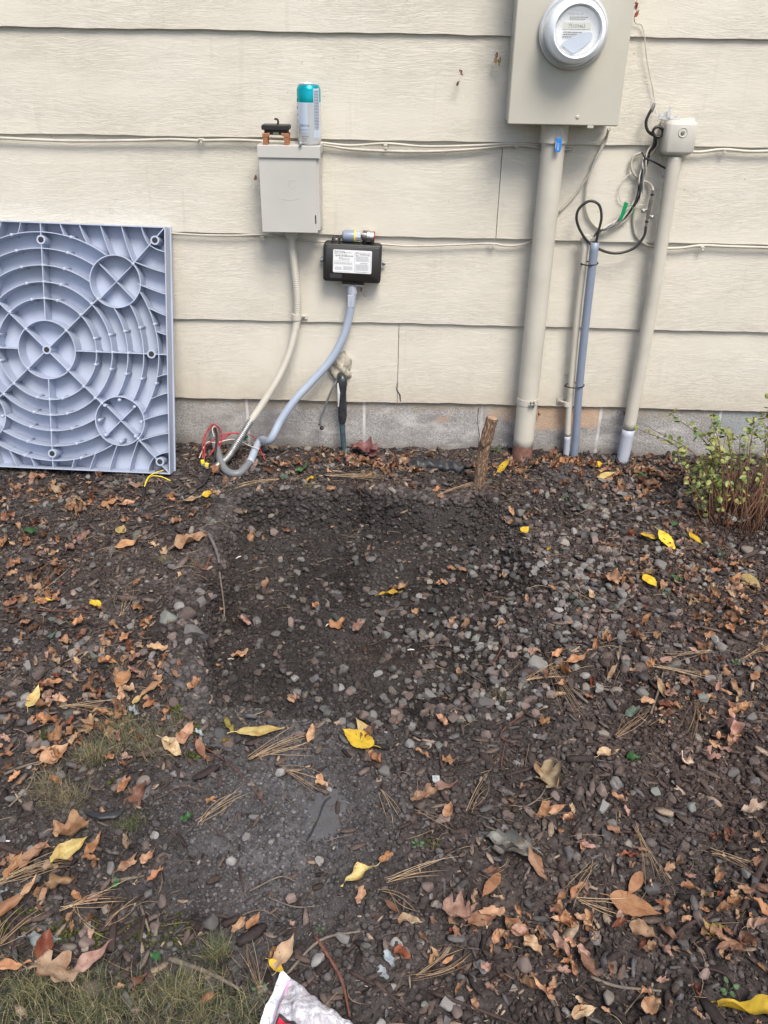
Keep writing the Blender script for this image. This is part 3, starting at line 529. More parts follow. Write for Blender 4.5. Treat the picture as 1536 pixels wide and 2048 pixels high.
HL = [(480, 1478, 574, 1466, PY_, 'flat'), (1040, 1078, 1058, 1062, Y, 'oval'), (1310, 1074, 1273, 1086, Y, 'oval'), (1314, 1082, 1354, 1110, Y, 'flat'), (1376, 1075, 1407, 1101, Y, 'flat'), (1288, 1158, 1312, 1188, Y, 'oval'), (1483, 1157, 1519, 1188, PY_, 'oval'), (183, 1208, 206, 1229, Y, 'oval'), (73, 1212, 112, 1208, Y, 'long'), (235, 1078, 252, 1052, PY_, 'oval'), (460, 1021, 497, 1055, PY_, 'long'), (760, 1201, 807, 1191, Y, 'long'), (540, 1935, 571, 1957, Y, 'ovate'), (747, 1758, 678, 1780, PY_, 'ovate'), (614, 1029, 638, 1013, Y, 'long'), (1195, 957, 1231, 961, PY_, 'flat'), (1190, 950, 1203, 936, Y, 'crumple'), (406, 1001, 432, 992, Y, 'wide'), (1093, 1118, 1103, 1104, Y, 'ovate'), (60, 1428, 84, 1384, PY_, 'ovate'), (108, 1737, 180, 1688, PY_, 'ovate'), (268, 1418, 288, 1403, PY_, 'wide'), (1440, 1862, 1408, 1880, 'mustard', 'crumple'), (1395, 1858, 1440, 1892, PY_, 'long'), (460, 1490, 440, 1500, 'mustard', 'crumple'), (448, 1440, 470, 1485, 'mustard', 'long'),
 (358, 1500, 390, 1453, 'tan', 'ovate'), (325, 1488, 370, 1526, 'pale tan', 'ovate'), (85, 1536, 143, 1495, 'tan', 'wide'), (60, 1522, 105, 1506, 'tan', 'wide'), (2, 1528, 32, 1512, 'orange', 'ovate'), (10, 1512, 36, 1498, 'brown', 'wide'), (396, 1490, 412, 1528, 'brown', 'flat'), (240, 1600, 258, 1570, 'orange', 'frag'), (257, 1620, 294, 1580, 'brown', 'frag'), (106, 1682, 192, 1662, 'tan', 'crumple'), (173, 1732, 206, 1678, 'orange', 'long'), (46, 1742, 102, 1695, 'tan', 'ovate'), (12, 1765, 52, 1715, 'orange', 'ovate'), (288, 1742, 308, 1712, 'tan', 'frag'), (299, 1772, 330, 1750, 'orange', 'frag'), (235, 1762, 278, 1720, 'tan', 'long'), (98, 1790, 162, 1765, 'tan', 'crumple'), (-2, 1842, 55, 1802, 'orange', 'ovate'), (45, 1810, 80, 1762, 'tan', 'long'), (268, 1990, 302, 1962, 'brown', 'crumple'), (232, 1992, 254, 1982, 'tan', 'crumple'), (405, 2015, 432, 1996, 'orange', 'frag'), (495, 1872, 522, 1838, 'orange', 'ovate'), (465, 1872, 492, 1852, 'tan', 'frag'), (553, 1948, 592, 1885, 'pale tan', 'wide'), (545, 1935, 556, 1890, 'orange', 'long'), (416, 1618, 437, 1606, 'orange', 'crumple'), (632, 1568, 655, 1590, 'tan', 'frag'), (733, 1520, 768, 1538, 'orange', 'crumple'), (617, 1492, 632, 1462, 'tan', 'frag'), (832, 1510, 860, 1530, 'orange', 'long'), (884, 1540, 912, 1520, 'orange', 'frag'), (828, 1612, 870, 1588, 'tan', 'frag'), (860, 1592, 918, 1580, 'pinkish', 'long'), (888, 1650, 903, 1618, 'tan', 'frag'), (762, 1738, 780, 1717, 'orange', 'frag'), (714, 1816, 727, 1788, 'tan', 'frag'), (770, 1818, 804, 1838, 'brown', 'flat'), (797, 1850, 845, 1860, 'pale tan', 'ovate'), (997, 1758, 962, 1806, 'orange', 'flat'), (886, 1830, 945, 1850, 'pinkish', 'maple'), (938, 1856, 998, 1838, 'brown', 'wide'), (860, 1845, 875, 1860, 'brown', 'frag'), (1080, 1548, 1115, 1595, 'pale tan', 'maple'), (1193, 1534, 1240, 1505, 'pale tan', 'ovate'), (1358, 1518, 1388, 1548, 'cream', 'crumple'), (1400, 1535, 1444, 1518, 'pinkish', 'crumple'), (1070, 1652, 1100, 1625, 'orange', 'frag'), (1095, 1632, 1130, 1622, 'tan', 'ovate'), (1208, 1662, 1240, 1674, 'brown', 'frag'), (1052, 1718, 1096, 1782, 'tan', 'long'), (1260, 1858, 1314, 1895, 'tan', 'wide'), (1318, 1862, 1364, 1900, 'brown', 'long'), (1143, 1802, 1170, 1775, 'orange', 'ovate'), (1110, 1825, 1137, 1785, 'orange', 'long'), (1012, 1850, 1060, 1898, 'orange', 'wide'), (1112, 1855, 1155, 1862, 'orange', 'crumple'), (1168, 1862, 1192, 1832, 'tan', 'crumple'), (1050, 1885, 1082, 1928, 'pale tan', 'wide'), (1158, 1922, 1196, 1965, 'brown', 'ovate'), (1100, 1890, 1140, 1930, 'pinkish', 'crumple'), (1140, 1935, 1155, 1965, 'tan', 'crumple'), (1103, 2018, 1062, 1965, 'tan', 'long'), (1032, 1970, 1080, 1998, 'tan', 'crumple'), (1143, 2042, 1192, 2025, 'pale tan', 'ovate'), (1290, 2052, 1310, 1998, 'tan', 'frag'), (1310, 1978, 1332, 1965, 'pinkish', 'frag'), (1500, 1815, 1545, 1850, 'orange', 'ovate'), (1448, 1832, 1478, 1805, 'orange', 'frag'), (1490, 1870, 1530, 1845, 'pinkish', 'crumple'), (1418, 1865, 1452, 1902, 'brown', 'wide'), (1440, 1890, 1488, 1912, 'tan', 'long'), (1488, 1652, 1518, 1615, 'cream', 'frag'), (1500, 1682, 1530, 1700, 'tan', 'crumple'),
 (1212, 1148, 1242, 1188, 'tan', 'frag'), (1282, 1256, 1302, 1235, 'orange', 'crumple'), (1130, 1340, 1182, 1316, 'orange', 'long'), (1110, 1345, 1148, 1362, 'orange', 'crumple'), (1112, 1385, 1138, 1370, 'tan', 'crumple'), (1212, 1368, 1234, 1338, 'pale tan', 'long'), (1313, 1370, 1330, 1412, 'pale tan', 'long'), (1458, 1366, 1482, 1415, 'tan', 'long'), (1497, 1372, 1520, 1346, 'orange', 'ovate'), (1168, 1413, 1186, 1394, 'orange', 'wide'), (1104, 1322, 1126, 1308, 'orange', 'wide'), (1078, 1462, 1102, 1444, 'orange', 'crumple'), (1446, 1450, 1478, 1492, 'pinkish', 'crumple'), (1458, 1440, 1500, 1420, 'orange', 'ovate'), (878, 1440, 894, 1468, 'tan', 'crumple'), (648, 1452, 662, 1436, 'tan', 'frag'), (576, 1404, 590, 1415, 'tan', 'frag'), (705, 1280, 725, 1250, 'pinkish', 'frag'), (665, 1262, 698, 1246, 'orange', 'frag'), (627, 1228, 640, 1214, 'orange', 'crumple'), (863, 1046, 884, 1040, 'orange', 'wide'), (795, 1188, 814, 1172, 'tan', 'frag'), (880, 1170, 897, 1180, 'tan', 'frag'), (868, 1182, 884, 1170, 'tan', 'frag'), (823, 1236, 838, 1222, 'tan', 'frag'), (912, 1148, 936, 1150, 'tan', 'ovate'), (895, 1142, 912, 1146, 'orange', 'frag'), (745, 1470, 722, 1490, 'brown', 'frag'),
 (60, 968, 98, 955, 'tan', 'ovate'), (228, 1100, 292, 1092, 'orange', 'long'), (355, 1106, 420, 1078, 'tan', 'ovate'), (45, 1262, 72, 1242, 'tan', 'wide'), (200, 1342, 228, 1322, 'orange', 'frag'), (245, 1295, 262, 1270, 'orange', 'wide'), (100, 1145, 135, 1132, 'tan', 'frag'), (140, 1115, 162, 1090, 'pinkish', 'crumple'), (236, 1385, 262, 1345, 'orange', 'wide'), (285, 1400, 330, 1372, 'tan', 'long'), (290, 1428, 312, 1412, 'orange', 'wide'), (92, 1410, 108, 1385, 'pinkish', 'frag'), (90, 1382, 132, 1370, 'orange', 'ovate'), (380, 1400, 402, 1370, 'tan', 'crumple'), (105, 1490, 128, 1462, 'orange', 'frag'), (175, 1472, 190, 1440, 'tan', 'frag'), (232, 1440, 255, 1430, 'orange', 'wide'), (212, 1460, 232, 1450, 'orange', 'crumple'), (135, 1460, 155, 1445, 'red-brown', 'wide'), (5, 1110, 15, 1080, 'orange', 'frag'), (5, 1225, 42, 1212, 'brown', 'long'), (268, 1180, 285, 1165, 'orange', 'ovate'), (110, 1205, 128, 1190, 'tan', 'frag'), (322, 1118, 335, 1100, 'pale tan', 'frag'), (153, 1045, 170, 1018, 'tan', 'crumple'), (367, 1012, 408, 1003, 'pale tan', 'ovate'), (205, 1020, 238, 1010, 'orange', 'ovate'), (240, 1018, 285, 1012, 'tan', 'long'), (345, 1055, 368, 1048, 'orange', 'crumple'), (375, 1048, 395, 1030, 'tan', 'long'), (4, 1050, 40, 1040, 'brown', 'crumple'), (255, 975, 290, 980, 'pale tan', 'ovate'),
 (425, 960, 445, 940, 'orange', 'crumple'), (1130, 1400, 1105, 1395, 'pale tan', 'frag'),
 (768, 1920, 790, 1945, 'blue-grey', 'frag'), (755, 1945, 775, 1975, 'blue-grey', 'frag'), (1460, 1052, 1497, 1046, 'blue-grey', 'maple'), (1440, 1042, 1462, 1048, 'blue-grey', 'frag'), (258, 1432, 282, 1440, 'blue-grey', 'crumple'), (390, 1470, 406, 1485, 'blue-grey', 'frag'), (590, 958, 622, 938, 'green', 'long'), (562, 968, 578, 950, 'grey-green', 'wide'), (48, 1070, 88, 1080, 'green', 'long'), (1248, 1535, 1276, 1520, 'green', 'crumple'), (228, 1785, 245, 1762, 'green', 'crumple'), (305, 1915, 327, 1935, 'green', 'wide'), (365, 1655, 388, 1640, 'green', 'frag'), (1340, 1165, 1370, 1172, 'green', 'flat'), (1138, 1215, 1150, 1200, 'grey-green', 'frag'), (1250, 1440, 1278, 1432, 'grey-green', 'wide'), (1430, 1130, 1450, 1115, 'grey-green', 'crumple'), (1340, 1060, 1357, 1050, 'green', 'wide'), (93, 1290, 115, 1272, 'grey-green', 'long'), (712, 890, 722, 905, 'grey', 'frag'), (48, 1790, 85, 1770, 'grey', 'frag'), (0, 1800, 20, 1790, 'blue-grey', 'frag')]
XL = [(G0((h[0]+h[2])/2, (h[1]+h[3])/2), (G0(h[0], h[1])-G0(h[2], h[3])).length*.45) for h in HL+[(744, 1502, 684, 1474), (762, 1464, 704, 1446), (1280, 1752, 1252, 1800), (1222, 1803, 1322, 1838), (1552, 2075, 1398, 1996), (52, 1905, 128, 1880), (85, 1935, 105, 1880), (140, 1990, 75, 1940), (143, 1962, 242, 1912), (1048, 1715, 965, 1690)]]
def off_leaves(x, y):
    k = np.ones(len(x), bool)
    for c_, r in XL: k &= (x-c_.x)**2+(y-c_.y)**2 > r*r
    return k
# ------------------------------------------------------------------ stones
V2, F2 = ico(3); V1, F1 = ico(2)
def stonev(V, k):
    R_ = np.random.RandomState(500+k); v = V*np.array((1, .72+.25*R_.rand(), .55+.3*R_.rand()))
    for _ in range(13+k % 6):                   # worn flat facets
        n = R_.randn(3); n /= np.linalg.norm(n); d = .44+.30*R_.rand(); q = v@n-d*(abs(n[0])+.75*abs(n[1])+.6*abs(n[2]))/1.3; v = v-np.clip(q, 0, 9)[:, None]*n*.95
    ph = R_.rand(6, 3)*6.3; fr = R_.randn(6, 3)*3.2
    for a in range(6): v = v*(1+.022*np.sin(v@fr[a]+ph[a, 0]))[:, None]
    return v
SVb = [stonev(V2, k) for k in range(22)]; SVs = [stonev(V1, k) for k in range(16)]
stone_me = []
for k, v in enumerate(SVb):
    o = fast_mesh('stone_shape', v, F2, 'stone_o', smooth=True); me = o.data; bpy.data.objects.remove(o)
    try: me.set_sharp_from_angle(angle=math.radians(38))
    except Exception: pass
    stone_me.append(me)
SPAL = [((.15, .14, .135), 'grey'), ((.21, .20, .19), 'light grey'), ((.13, .10, .09), 'brownish'), ((.18, .135, .12), 'pinkish'), ((.085, .08, .083), 'dark grey'), ((.23, .20, .17), 'pale tan'), ((.145, .155, .14), 'greenish grey')]
stones = []
def stone(x, y, s, ci, px=None, py=None, k=None):
    o = bpy.data.objects.new('stone', stone_me[rnd.randrange(22) if k is None else k]); col.objects.link(o)
    z = float(hbig(np.array([x]), np.array([y]))[0])
    o.location = (x, y, z+s*.42); o.scale = (s, s*(.8+.3*rnd.random()), s*(.8+.3*rnd.random())); o.rotation_euler = (rnd.gauss(0, .25), rnd.gauss(0, .25), rnd.random()*6.3)
    c = SPAL[ci]; f = .55+.7*rnd.random(); o.color = (c[0][0]*f, c[0][1]*f, c[0][2]*f, 1); o['category'] = 'stone'; o['group'] = 'loose stones and gravel on the soil'
    if px is None: a, b2 = to_px(np.array([x]), np.array([y]), np.array([z])); px, py = float(a[0]), float(b2[0])
    size = 'large' if s > .019 else ('small' if s < .0125 else 'mid-sized')
    stones.append((o, '%s %s' % (size, c[1]), 'stone', 'stones', px, py)); return o
HS = [(1075, 1340, 24, 1), (968, 1412, 23, 0), (388, 1272, 24, 0), (375, 1237, 22, 2), (412, 1288, 20, 2), (335, 1243, 20, 6), (400, 1210, 17, 0), (418, 1195, 16, 3), (360, 1218, 15, 1), (407, 1300, 20, 4), (560, 1548, 13, 1), (512, 1641, 13, 1), (310, 1675, 14, 1), (223, 1742, 15, 0), (122, 1557, 14, 1), (162, 1502, 10, 5), (792, 1893, 17, 1), (808, 1912, 16, 2), (640, 1925, 20, 1), (1236, 1550, 15, 3), (1228, 1573, 15, 0), (870, 1813, 14, 5), (1366, 1696, 16, 2), (1304, 1785, 18, 4), (1404, 1403, 15, 6), (1198, 1382, 15, 1), (1232, 1387, 13, 5), (857, 1396, 16, 1), (855, 1416, 13, 2), (810, 1392, 10, 3), (770, 1405, 14, 0), (745, 1440, 17, 0), (788, 1447, 14, 3), (865, 1453, 16, 2), (823, 1458, 13, 0), (905, 1440, 16, 2), (935, 1440, 13, 0), (975, 1438, 14, 5), (915, 1412, 14, 0), (882, 1392, 9, 1), (548, 1070, 12, 3), (560, 1122, 9, 5), (637, 1045, 8, 5), (515, 1298, 11, 1), (515, 1250, 11, 5), (733, 1183, 10, 2), (750, 1188, 8, 5), (680, 1202, 8, 3), (655, 1214, 10, 2), (683, 1380, 13, 1), (755, 1352, 12, 1), (568, 1346, 12, 0), (1492, 1108, 16, 5), (1320, 1136, 14, 0), (1250, 1178, 12, 3), (1290, 1205, 14, 2), (1240, 1277, 16, 0), (1165, 1270, 10, 3), (1215, 1318, 14, 2), (1280, 1340, 16, 2), (1250, 1332, 13, 6), (1285, 1362, 15, 4), (1335, 1308, 12, 3), (1285, 1392, 14, 1), (1500, 1440, 15, 1), (1405, 1250, 10, 1), (1430, 1285, 12, 1), (1150, 1340, 12, 1), (1040, 1030, 12, 1), (1035, 1050, 14, 3), (988, 1042, 12, 0), (1130, 1090, 13, 5), (1200, 1105, 12, 2), (1230, 1112, 11, 5), (1180, 1130, 14, 1), (1150, 1150, 12, 1), (1345, 1240, 12, 4), (85, 1057, 10, 5), (275, 1078, 14, 6), (225, 1107, 14, 0), (500, 1065, 13, 0), (360, 1970, 10, 1), (190, 1790, 10, 0), (300, 1790, 12, 1), (310, 1865, 9, 1), (118, 1275, 12, 0), (45, 1415, 17, 1), (175, 1397, 12, 5), (80, 1355, 18, 2), (205, 1315, 11, 1), (105, 1245, 12, 6), (90, 1270, 9, 1), (130, 1300, 9, 5), (780, 1978, 12, 1), (470, 1900, 12, 4), (1385, 1920, 10, 0), (1250, 1955, 9, 0), (1490, 1750, 15, 0), (1540, 1480, 14, 1), (1180, 1460, 15, 2), (1010, 1475, 10, 0), (545, 1450, 15, 4), (640, 1555, 10, 4), (525, 1335, 9, 1), (590, 1360, 10, 1), (620, 1420, 9, 4)]
for (px, py, rp, ci) in HS:
    p = G(px, py); dd = (p-CAM).dot(fw); stone(p.x, p.y, rp*dd/F*1.15, ci, px, py)
NI = 300-len(HS)-0
ns = 4000
dS = lambda x, y: np.clip(zS(x, y)+.13-.115*zB(x, y)*(1-pit(x, y)), .02, 1)
x, y = scatter(ns, dS, seed=5); s_ = (.0058+.0130*nr.rand(ns)**1.15)
kp_ = off_leaves(x, y); x, y, s_ = x[kp_], y[kp_], s_[kp_]; ns = len(x)
pa, pb = to_px(x, y, 0*x); dd = np.sqrt(x*x+(y+DIST)**2+HC**2); app = s_/dd*((pa > 5) & (pa < 1530) & (pb < 2040))
od = np.argsort(-app); big, rest = od[:NI], od[NI:]
for i in big: stone(float(x[i]), float(y[i]), float(s_[i]), int(nr.choice(7, p=(.27, .14, .2, .14, .12, .07, .06))))
single_out(stones)
xi, yi, si = x[rest], y[rest], s_[rest]; n = len(xi)
tn = np.array([c[0] for c in SPAL])[nr.choice(7, n, p=(.27, .14, .2, .14, .12, .07, .06))]*(.4+.85*nr.rand(n, 1))
# pit stones lie half buried and dustier
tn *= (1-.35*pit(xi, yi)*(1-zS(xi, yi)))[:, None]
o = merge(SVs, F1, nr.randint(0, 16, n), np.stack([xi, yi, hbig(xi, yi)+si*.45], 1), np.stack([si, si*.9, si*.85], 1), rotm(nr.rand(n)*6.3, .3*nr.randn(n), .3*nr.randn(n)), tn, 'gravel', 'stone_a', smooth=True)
try: o.data.set_sharp_from_angle(angle=math.radians(38))
except Exception: pass
tag(o, 'small grey and brownish gravel spread thickest on the right of the pit', 'gravel', kind='stuff')
# ------------------------------------------------------------------ leaves
def leafshape(kind, k):
    R_ = np.random.RandomState(900+k*7+len(kind)); nu, nv = 8, 14
    if kind == 'maple': nu, nv = 12, 18
    V = []; U = []
    curl = R_.uniform(-.5, 1.5); fold = R_.uniform(.0, 1.1); bend = R_.uniform(-.9, 1.1); tw = R_.uniform(-.7, .7); ph = R_.rand(8)*6.3; wob = R_.uniform(.02, .06)
    W0 = {'ovate': .21, 'wide': .29, 'long': .125, 'crumple': .26, 'frag': .27, 'maple': .42, 'flat': .19, 'oval': .30}[kind]
    if kind in ('flat', 'oval'): curl, fold, bend, tw, wob = .1, .12, .25, .1, .01
    if kind == 'crumple': curl, fold, bend, tw, wob = R_.uniform(1, 2.6), R_.uniform(.5, 1.6), R_.uniform(-2, 2), R_.uniform(-1.6, 1.6), .10
    if kind == 'frag': wob = .05
    if kind == 'wide': curl, fold, bend = curl*.5, fold*.5, bend*.5
    for j in range(nv+1):
        t = j/nv
        if kind == 'maple': wd = .5*(.35+.65*abs(math.sin(t*math.pi*2.5+.3)))*math.sin(math.pi*min(1, t*.97+.03))**.35
        elif kind == 'frag': wd = W0*(.55+.45*math.sin(t*2.6+.5))*(1+.2*math.sin(t*7+ph[6])) if 0 < j < nv else W0*.35
        else: wd = W0*math.sin(math.pi*t**(.85))**.8*(1-.25*t)*1.15 if 0 < j < nv else .012
        wd *= 1+.05*math.sin(t*40+ph[5])
        for i in range(nu+1):
            u = i/nu*2-1
            asym = 1+.12*math.sin(ph[0]+(u > 0)*2); xx = u*wd*asym*(1+(.13*math.sin(9*t+ph[1]) if kind in ('frag', 'crumple') else 0)); yy = t-.5+(-.06*abs(u) if kind not in ('frag',) else .1*math.sin(u*2+ph[2]))
            # cross curl
            ang = curl*xx/W0*.8; R0 = W0/max(.15, abs(curl)*.8)
            xc = math.sin(ang)*R0*(1 if curl >= 0 else -1); zc = (1-math.cos(ang))*R0
            if abs(curl) < .15: xc, zc = xx, 0
            zc += fold*abs(xx)*.6
            zc += wob*(math.sin(xx*14+ph[3]+yy*8)+math.sin(yy*13+ph[4]-xx*6)*.8)*(.4+abs(u))
            # lengthwise bend and twist
            b_ = bend*yy; L_ = 1/max(.2, abs(bend)); yc = math.sin(b_)*L_*(1 if bend >= 0 else -1) if abs(bend) > .2 else yy; zb = (1-math.cos(b_))*L_ if abs(bend) > .2 else 0
            a = tw*yy*1.6; V.append((xc*math.cos(a)-zc*math.sin(a), yc, zb+xc*math.sin(a)+zc*math.cos(a))); U.append((u*.5*wd/W0+.5, t))
    Fc = [(j*(nu+1)+i, j*(nu+1)+i+1, (j+1)*(nu+1)+i+1, (j+1)*(nu+1)+i) for j in range(nv) for i in range(nu)]
    V = np.array(V)
    if kind not in ('frag',):                 # leaf stalk
        b0 = V[0:nu+1].mean(0); o_ = len(V); st = []
        for j in range(4):
            t = j/3; c_ = b0+np.array((.05*math.sin(t*2+ph[7]), -.22*t, .03*math.sin(t*3+ph[2]))); 
            for a in range(4): st.append(c_+.009*np.array((math.cos(a*1.57), 0, math.sin(a*1.57))))
        V = np.concatenate([V, st]); U += [(.5, .02)]*16
        for j in range(3):
            for a in range(4): Fc.append((o_+j*4+a, o_+j*4+(a+1) % 4, o_+j*4+4+(a+1) % 4, o_+j*4+4+a))
    V[:, 2] -= np.percentile(V[:, 2], 12)
    return V, np.array(Fc), np.array(U)
KINDS = {'ovate': 12, 'wide': 6, 'long': 7, 'crumple': 14, 'frag': 12, 'maple': 4, 'flat': 4, 'oval': 4}; LS = {}
for kd, n in KINDS.items():
    L = []
    for k in range(n):
        V, Fc, U = leafshape(kd, k); o = fast_mesh('leaf_shape', V, Fc, 'leaf_o', uv=U, smooth=True); L.append((o.data, V, Fc, U)); bpy.data.objects.remove(o)
    LS[kd] = L
LC = {'tan': (.47, .29, .175), 'orange': (.47, .25, .13), 'brown': (.25, .135, .085), 'pinkish': (.40, .255, .20), 'pale tan': (.56, .41, .26), 'yellow': (.72, .50, .045), 'pale yellow': (.60, .47, .19), 'red-brown': (.26, .085, .045), 'blue-grey': (.36, .42, .45), 'grey': (.19, .19, .175), 'green': (.06, .17, .06), 'mustard': (.36, .31, .08), 'maroon': (.22, .105, .10), 'cream': (.70, .58, .44), 'grey-green': (.10, .16, .12)}
leaves = []
KADJ = {'ovate': 'curled', 'wide': 'broad', 'long': 'narrow', 'crumple': 'crumpled', 'frag': 'torn', 'maple': 'lobed', 'flat': 'smooth', 'oval': 'oval'}
def leaf(px0, py0, px1, py1, c, kd, k=None, up=.003, label=None, tilt=None, place_=None, sc_=1.0):
    a, b2 = G(px0, py0), G(px1, py1); mid = (a+b2)/2; d = b2-a; L = min(math.hypot(d.x, d.y), 1.15*math.hypot(px1-px0, py1-py0)*(mid-CAM).dot(fw)/F)*sc_; ang = math.atan2(d.y, d.x)-math.pi/2
    if k is None: k = rnd.randrange(KINDS[kd])
    o = bpy.data.objects.new('fallen_leaf', LS[kd][k][0]); col.objects.link(o)
    zz = float(hbig(np.array([mid.x]), np.array([mid.y]))[0])+up+.007
    o.location = (mid.x, mid.y, zz); L = min(max(L, .016), .15)
    o.scale = (L, L, L*(1 if c != 'x' else 1)); t = tilt or (rnd.gauss(0, .22), rnd.gauss(0, .22)); o.rotation_euler = (t[0], t[1], ang)
    cc = LC[c]; f = .55+.6*rnd.random(); o.color = (cc[0]*f, cc[1]*f*(.95+.1*rnd.random()), cc[2]*f, 1)
    o['category'] = 'leaf'; o['group'] = 'fallen leaves on the ground'
    if label: o['label'] = label
    else:
        px, py = (px0+px1)/2, (py0+py1)/2; leaves.append((o, '%s %s' % (KADJ[kd], c), 'leaf', 'leaves', px, py))
    return o
leaf(744, 1502, 684, 1474, 'yellow', 'oval', 0, .012, 'big bright yellow leaf with brown specks, in front of the pit', (.1, -.1), sc_=1.0)
leaf(766, 1462, 702, 1451, 'pale yellow', 'flat', 1, .012, 'pale yellow folded leaf just above the big bright yellow leaf')
leaf(1280, 1752, 1252, 1800, 'orange', 'flat', 0) ; leaf(1222, 1803, 1322, 1838, 'orange', 'oval', 2, .006, 'large speckled orange leaf on the soil low on the right')
leaf(1552, 2075, 1398, 1996, 'yellow', 'long', 2, .012, 'long bright yellow leaf at the bottom right edge')
leaf(700, 905, 765, 920, 'maroon', 'maple', 0, .02, 'maroon lobed maple leaf below the taped black pipe', (.15, .1), sc_=.75); leaf(755, 925, 735, 905, 'maroon', 'maple', 1, .014, 'second maroon maple leaf, overlapping the first from the right', (.1, -.2))
leaf(52, 1905, 128, 1880, 'blue-grey', 'wide', 1, .006, 'blue-grey pale leaf turned underside up at the left turf edge')
leaf(85, 1935, 105, 1880, 'red-brown', 'wide', 3, .02, 'red-brown broad leaf lying over the blue-grey leaf')
leaf(140, 1990, 75, 1940, 'pale tan', 'maple', 2, .02, 'big pale tan lobed leaf at the turf edge, bottom left')
leaf(143, 1962, 242, 1912, 'pinkish', 'long', 1, .02, 'long pinkish curled leaf reaching right from the big lobed leaf')
leaf(-8, 1962, 72, 1948, 'orange', 'long', 0, .02, 'long orange leaf at the left edge above the turf')
leaf(1048, 1715, 965, 1690, 'grey', 'crumple', 2, .012, 'large grey crumpled leaf on the soil right of centre', sc_=1.25); leaf(985, 1715, 1060, 1700, 'grey', 'crumple', 5, .01, 'second grey crumpled leaf, tucked against the larger one')
for h in HL: leaf(*h, up=.004+.008*rnd.random())
# the leaf drift: where the photograph shows leaves heaped together
nl = 1700; x, y = scatter(nl, lambda x, y: np.clip(zL(x, y)-.6*zB(x, y)+.035, .006, 1), seed=8)
pa, pb = to_px(x, y, 0*x); ln = .012+.032*nr.rand(nl)**1.8; dd = np.sqrt(x*x+(y+DIST)**2+HC**2); inn = (pa > 10) & (pa < 1526) & (pb < 2040)
od = np.argsort(-(ln/dd)*inn); nind = 300-len(HL)-13
kdl = ['crumple', 'frag', 'ovate', 'long', 'wide']; kp = (.36, .3, .2, .09, .05); cl = ['tan', 'orange', 'brown', 'pinkish', 'pale tan', 'red-brown']; cpb = (.33, .21, .2, .14, .08, .04)
for i in od[:nind]:
    a = nr.rand()*6.28; px, py = float(pa[i]), float(pb[i]); L = float(ln[i])*F/float(dd[i])*.5
    leaf(px-L*math.cos(a), py-L*math.sin(a)*.6, px+L*math.cos(a), py+L*math.sin(a)*.6, cl[nr.choice(6, p=cpb)], kdl[nr.choice(5, p=kp)], up=.004+.014*nr.rand())
single_out(leaves)
r_ = od[nind:]; x, y, ln = x[r_], y[r_], ln[r_]; n = len(x)
kk = nr.choice(2, n, p=(.5, .5)); done = []
for q, kd in enumerate(('crumple', 'frag')):
    s = np.where(kk == q)[0]; L = LS[kd]; Vs = [l[1] for l in L]; done.append((s, L))
Vs, Fs, Ts, Us, off = [], [], [], [], 0
tcol = np.array([LC[c_] for c_ in cl])[nr.choice(6, n, p=cpb)]*(.45+.6*nr.rand(n, 1)); RM = rotm(nr.rand(n)*6.3, .5*nr.randn(n), .5*nr.randn(n)); zz = hbig(x, y)+.006+.010*nr.rand(n)
for i in range(n):
    _, V, Fc, U = LS[('crumple', 'frag')[kk[i]]][nr.randint(12)]
    Vs.append((V*ln[i])@RM[i].T+np.array((x[i], y[i], zz[i]))); Fs.append(Fc+off); off += len(V); Ts.append(np.repeat(tcol[i][None], len(V), 0)); Us.append(U)
o = fast_mesh('leaf_litter', np.concatenate(Vs), np.concatenate(Fs), 'leaf_a', np.concatenate(Ts), np.concatenate(Us), True)
tag(o, 'crushed scraps of dry leaves caught between the mulch and stones', 'leaf litter', kind='stuff')
# ------------------------------------------------------------------ pine needles
def needle_mesh(L):                            # L: list of (p0, p1, sag, width, tint)
    V, Fc, T = [], [], []
    for p0, p1, bow, wd, tc in L:
        p0, p1 = np.array(p0), np.array(p1); d = p1-p0; n_ = np.array((-d[1], d[0], 0)); n_ /= (np.linalg.norm(n_)+1e-9); o_ = len(V)
        for j in range(6):
            t = j/5; c_ = p0+d*t+n_*bow*math.sin(math.pi*t)+np.array((0, 0, .004*math.sin(math.pi*t)))
            w2 = wd*(1 if j < 5 else .3)
            V += [c_-n_*w2, c_+n_*w2, c_+np.array((0, 0, w2*1.6))]; T += [tc]*3
        for j in range(5):
            for k in range(3): Fc.append((o_+j*3+k, o_+j*3+(k+1) % 3, o_+j*3+3+(k+1) % 3, o_+j*3+3+k))
    return V, Fc, T
def ncol(): c = rnd.choice([(.36, .25, .15), (.42, .29, .17), (.24, .16, .10), (.48, .36, .23)]); f = .7+.5*rnd.random(); return (c[0]*f, c[1]*f, c[2]*f)
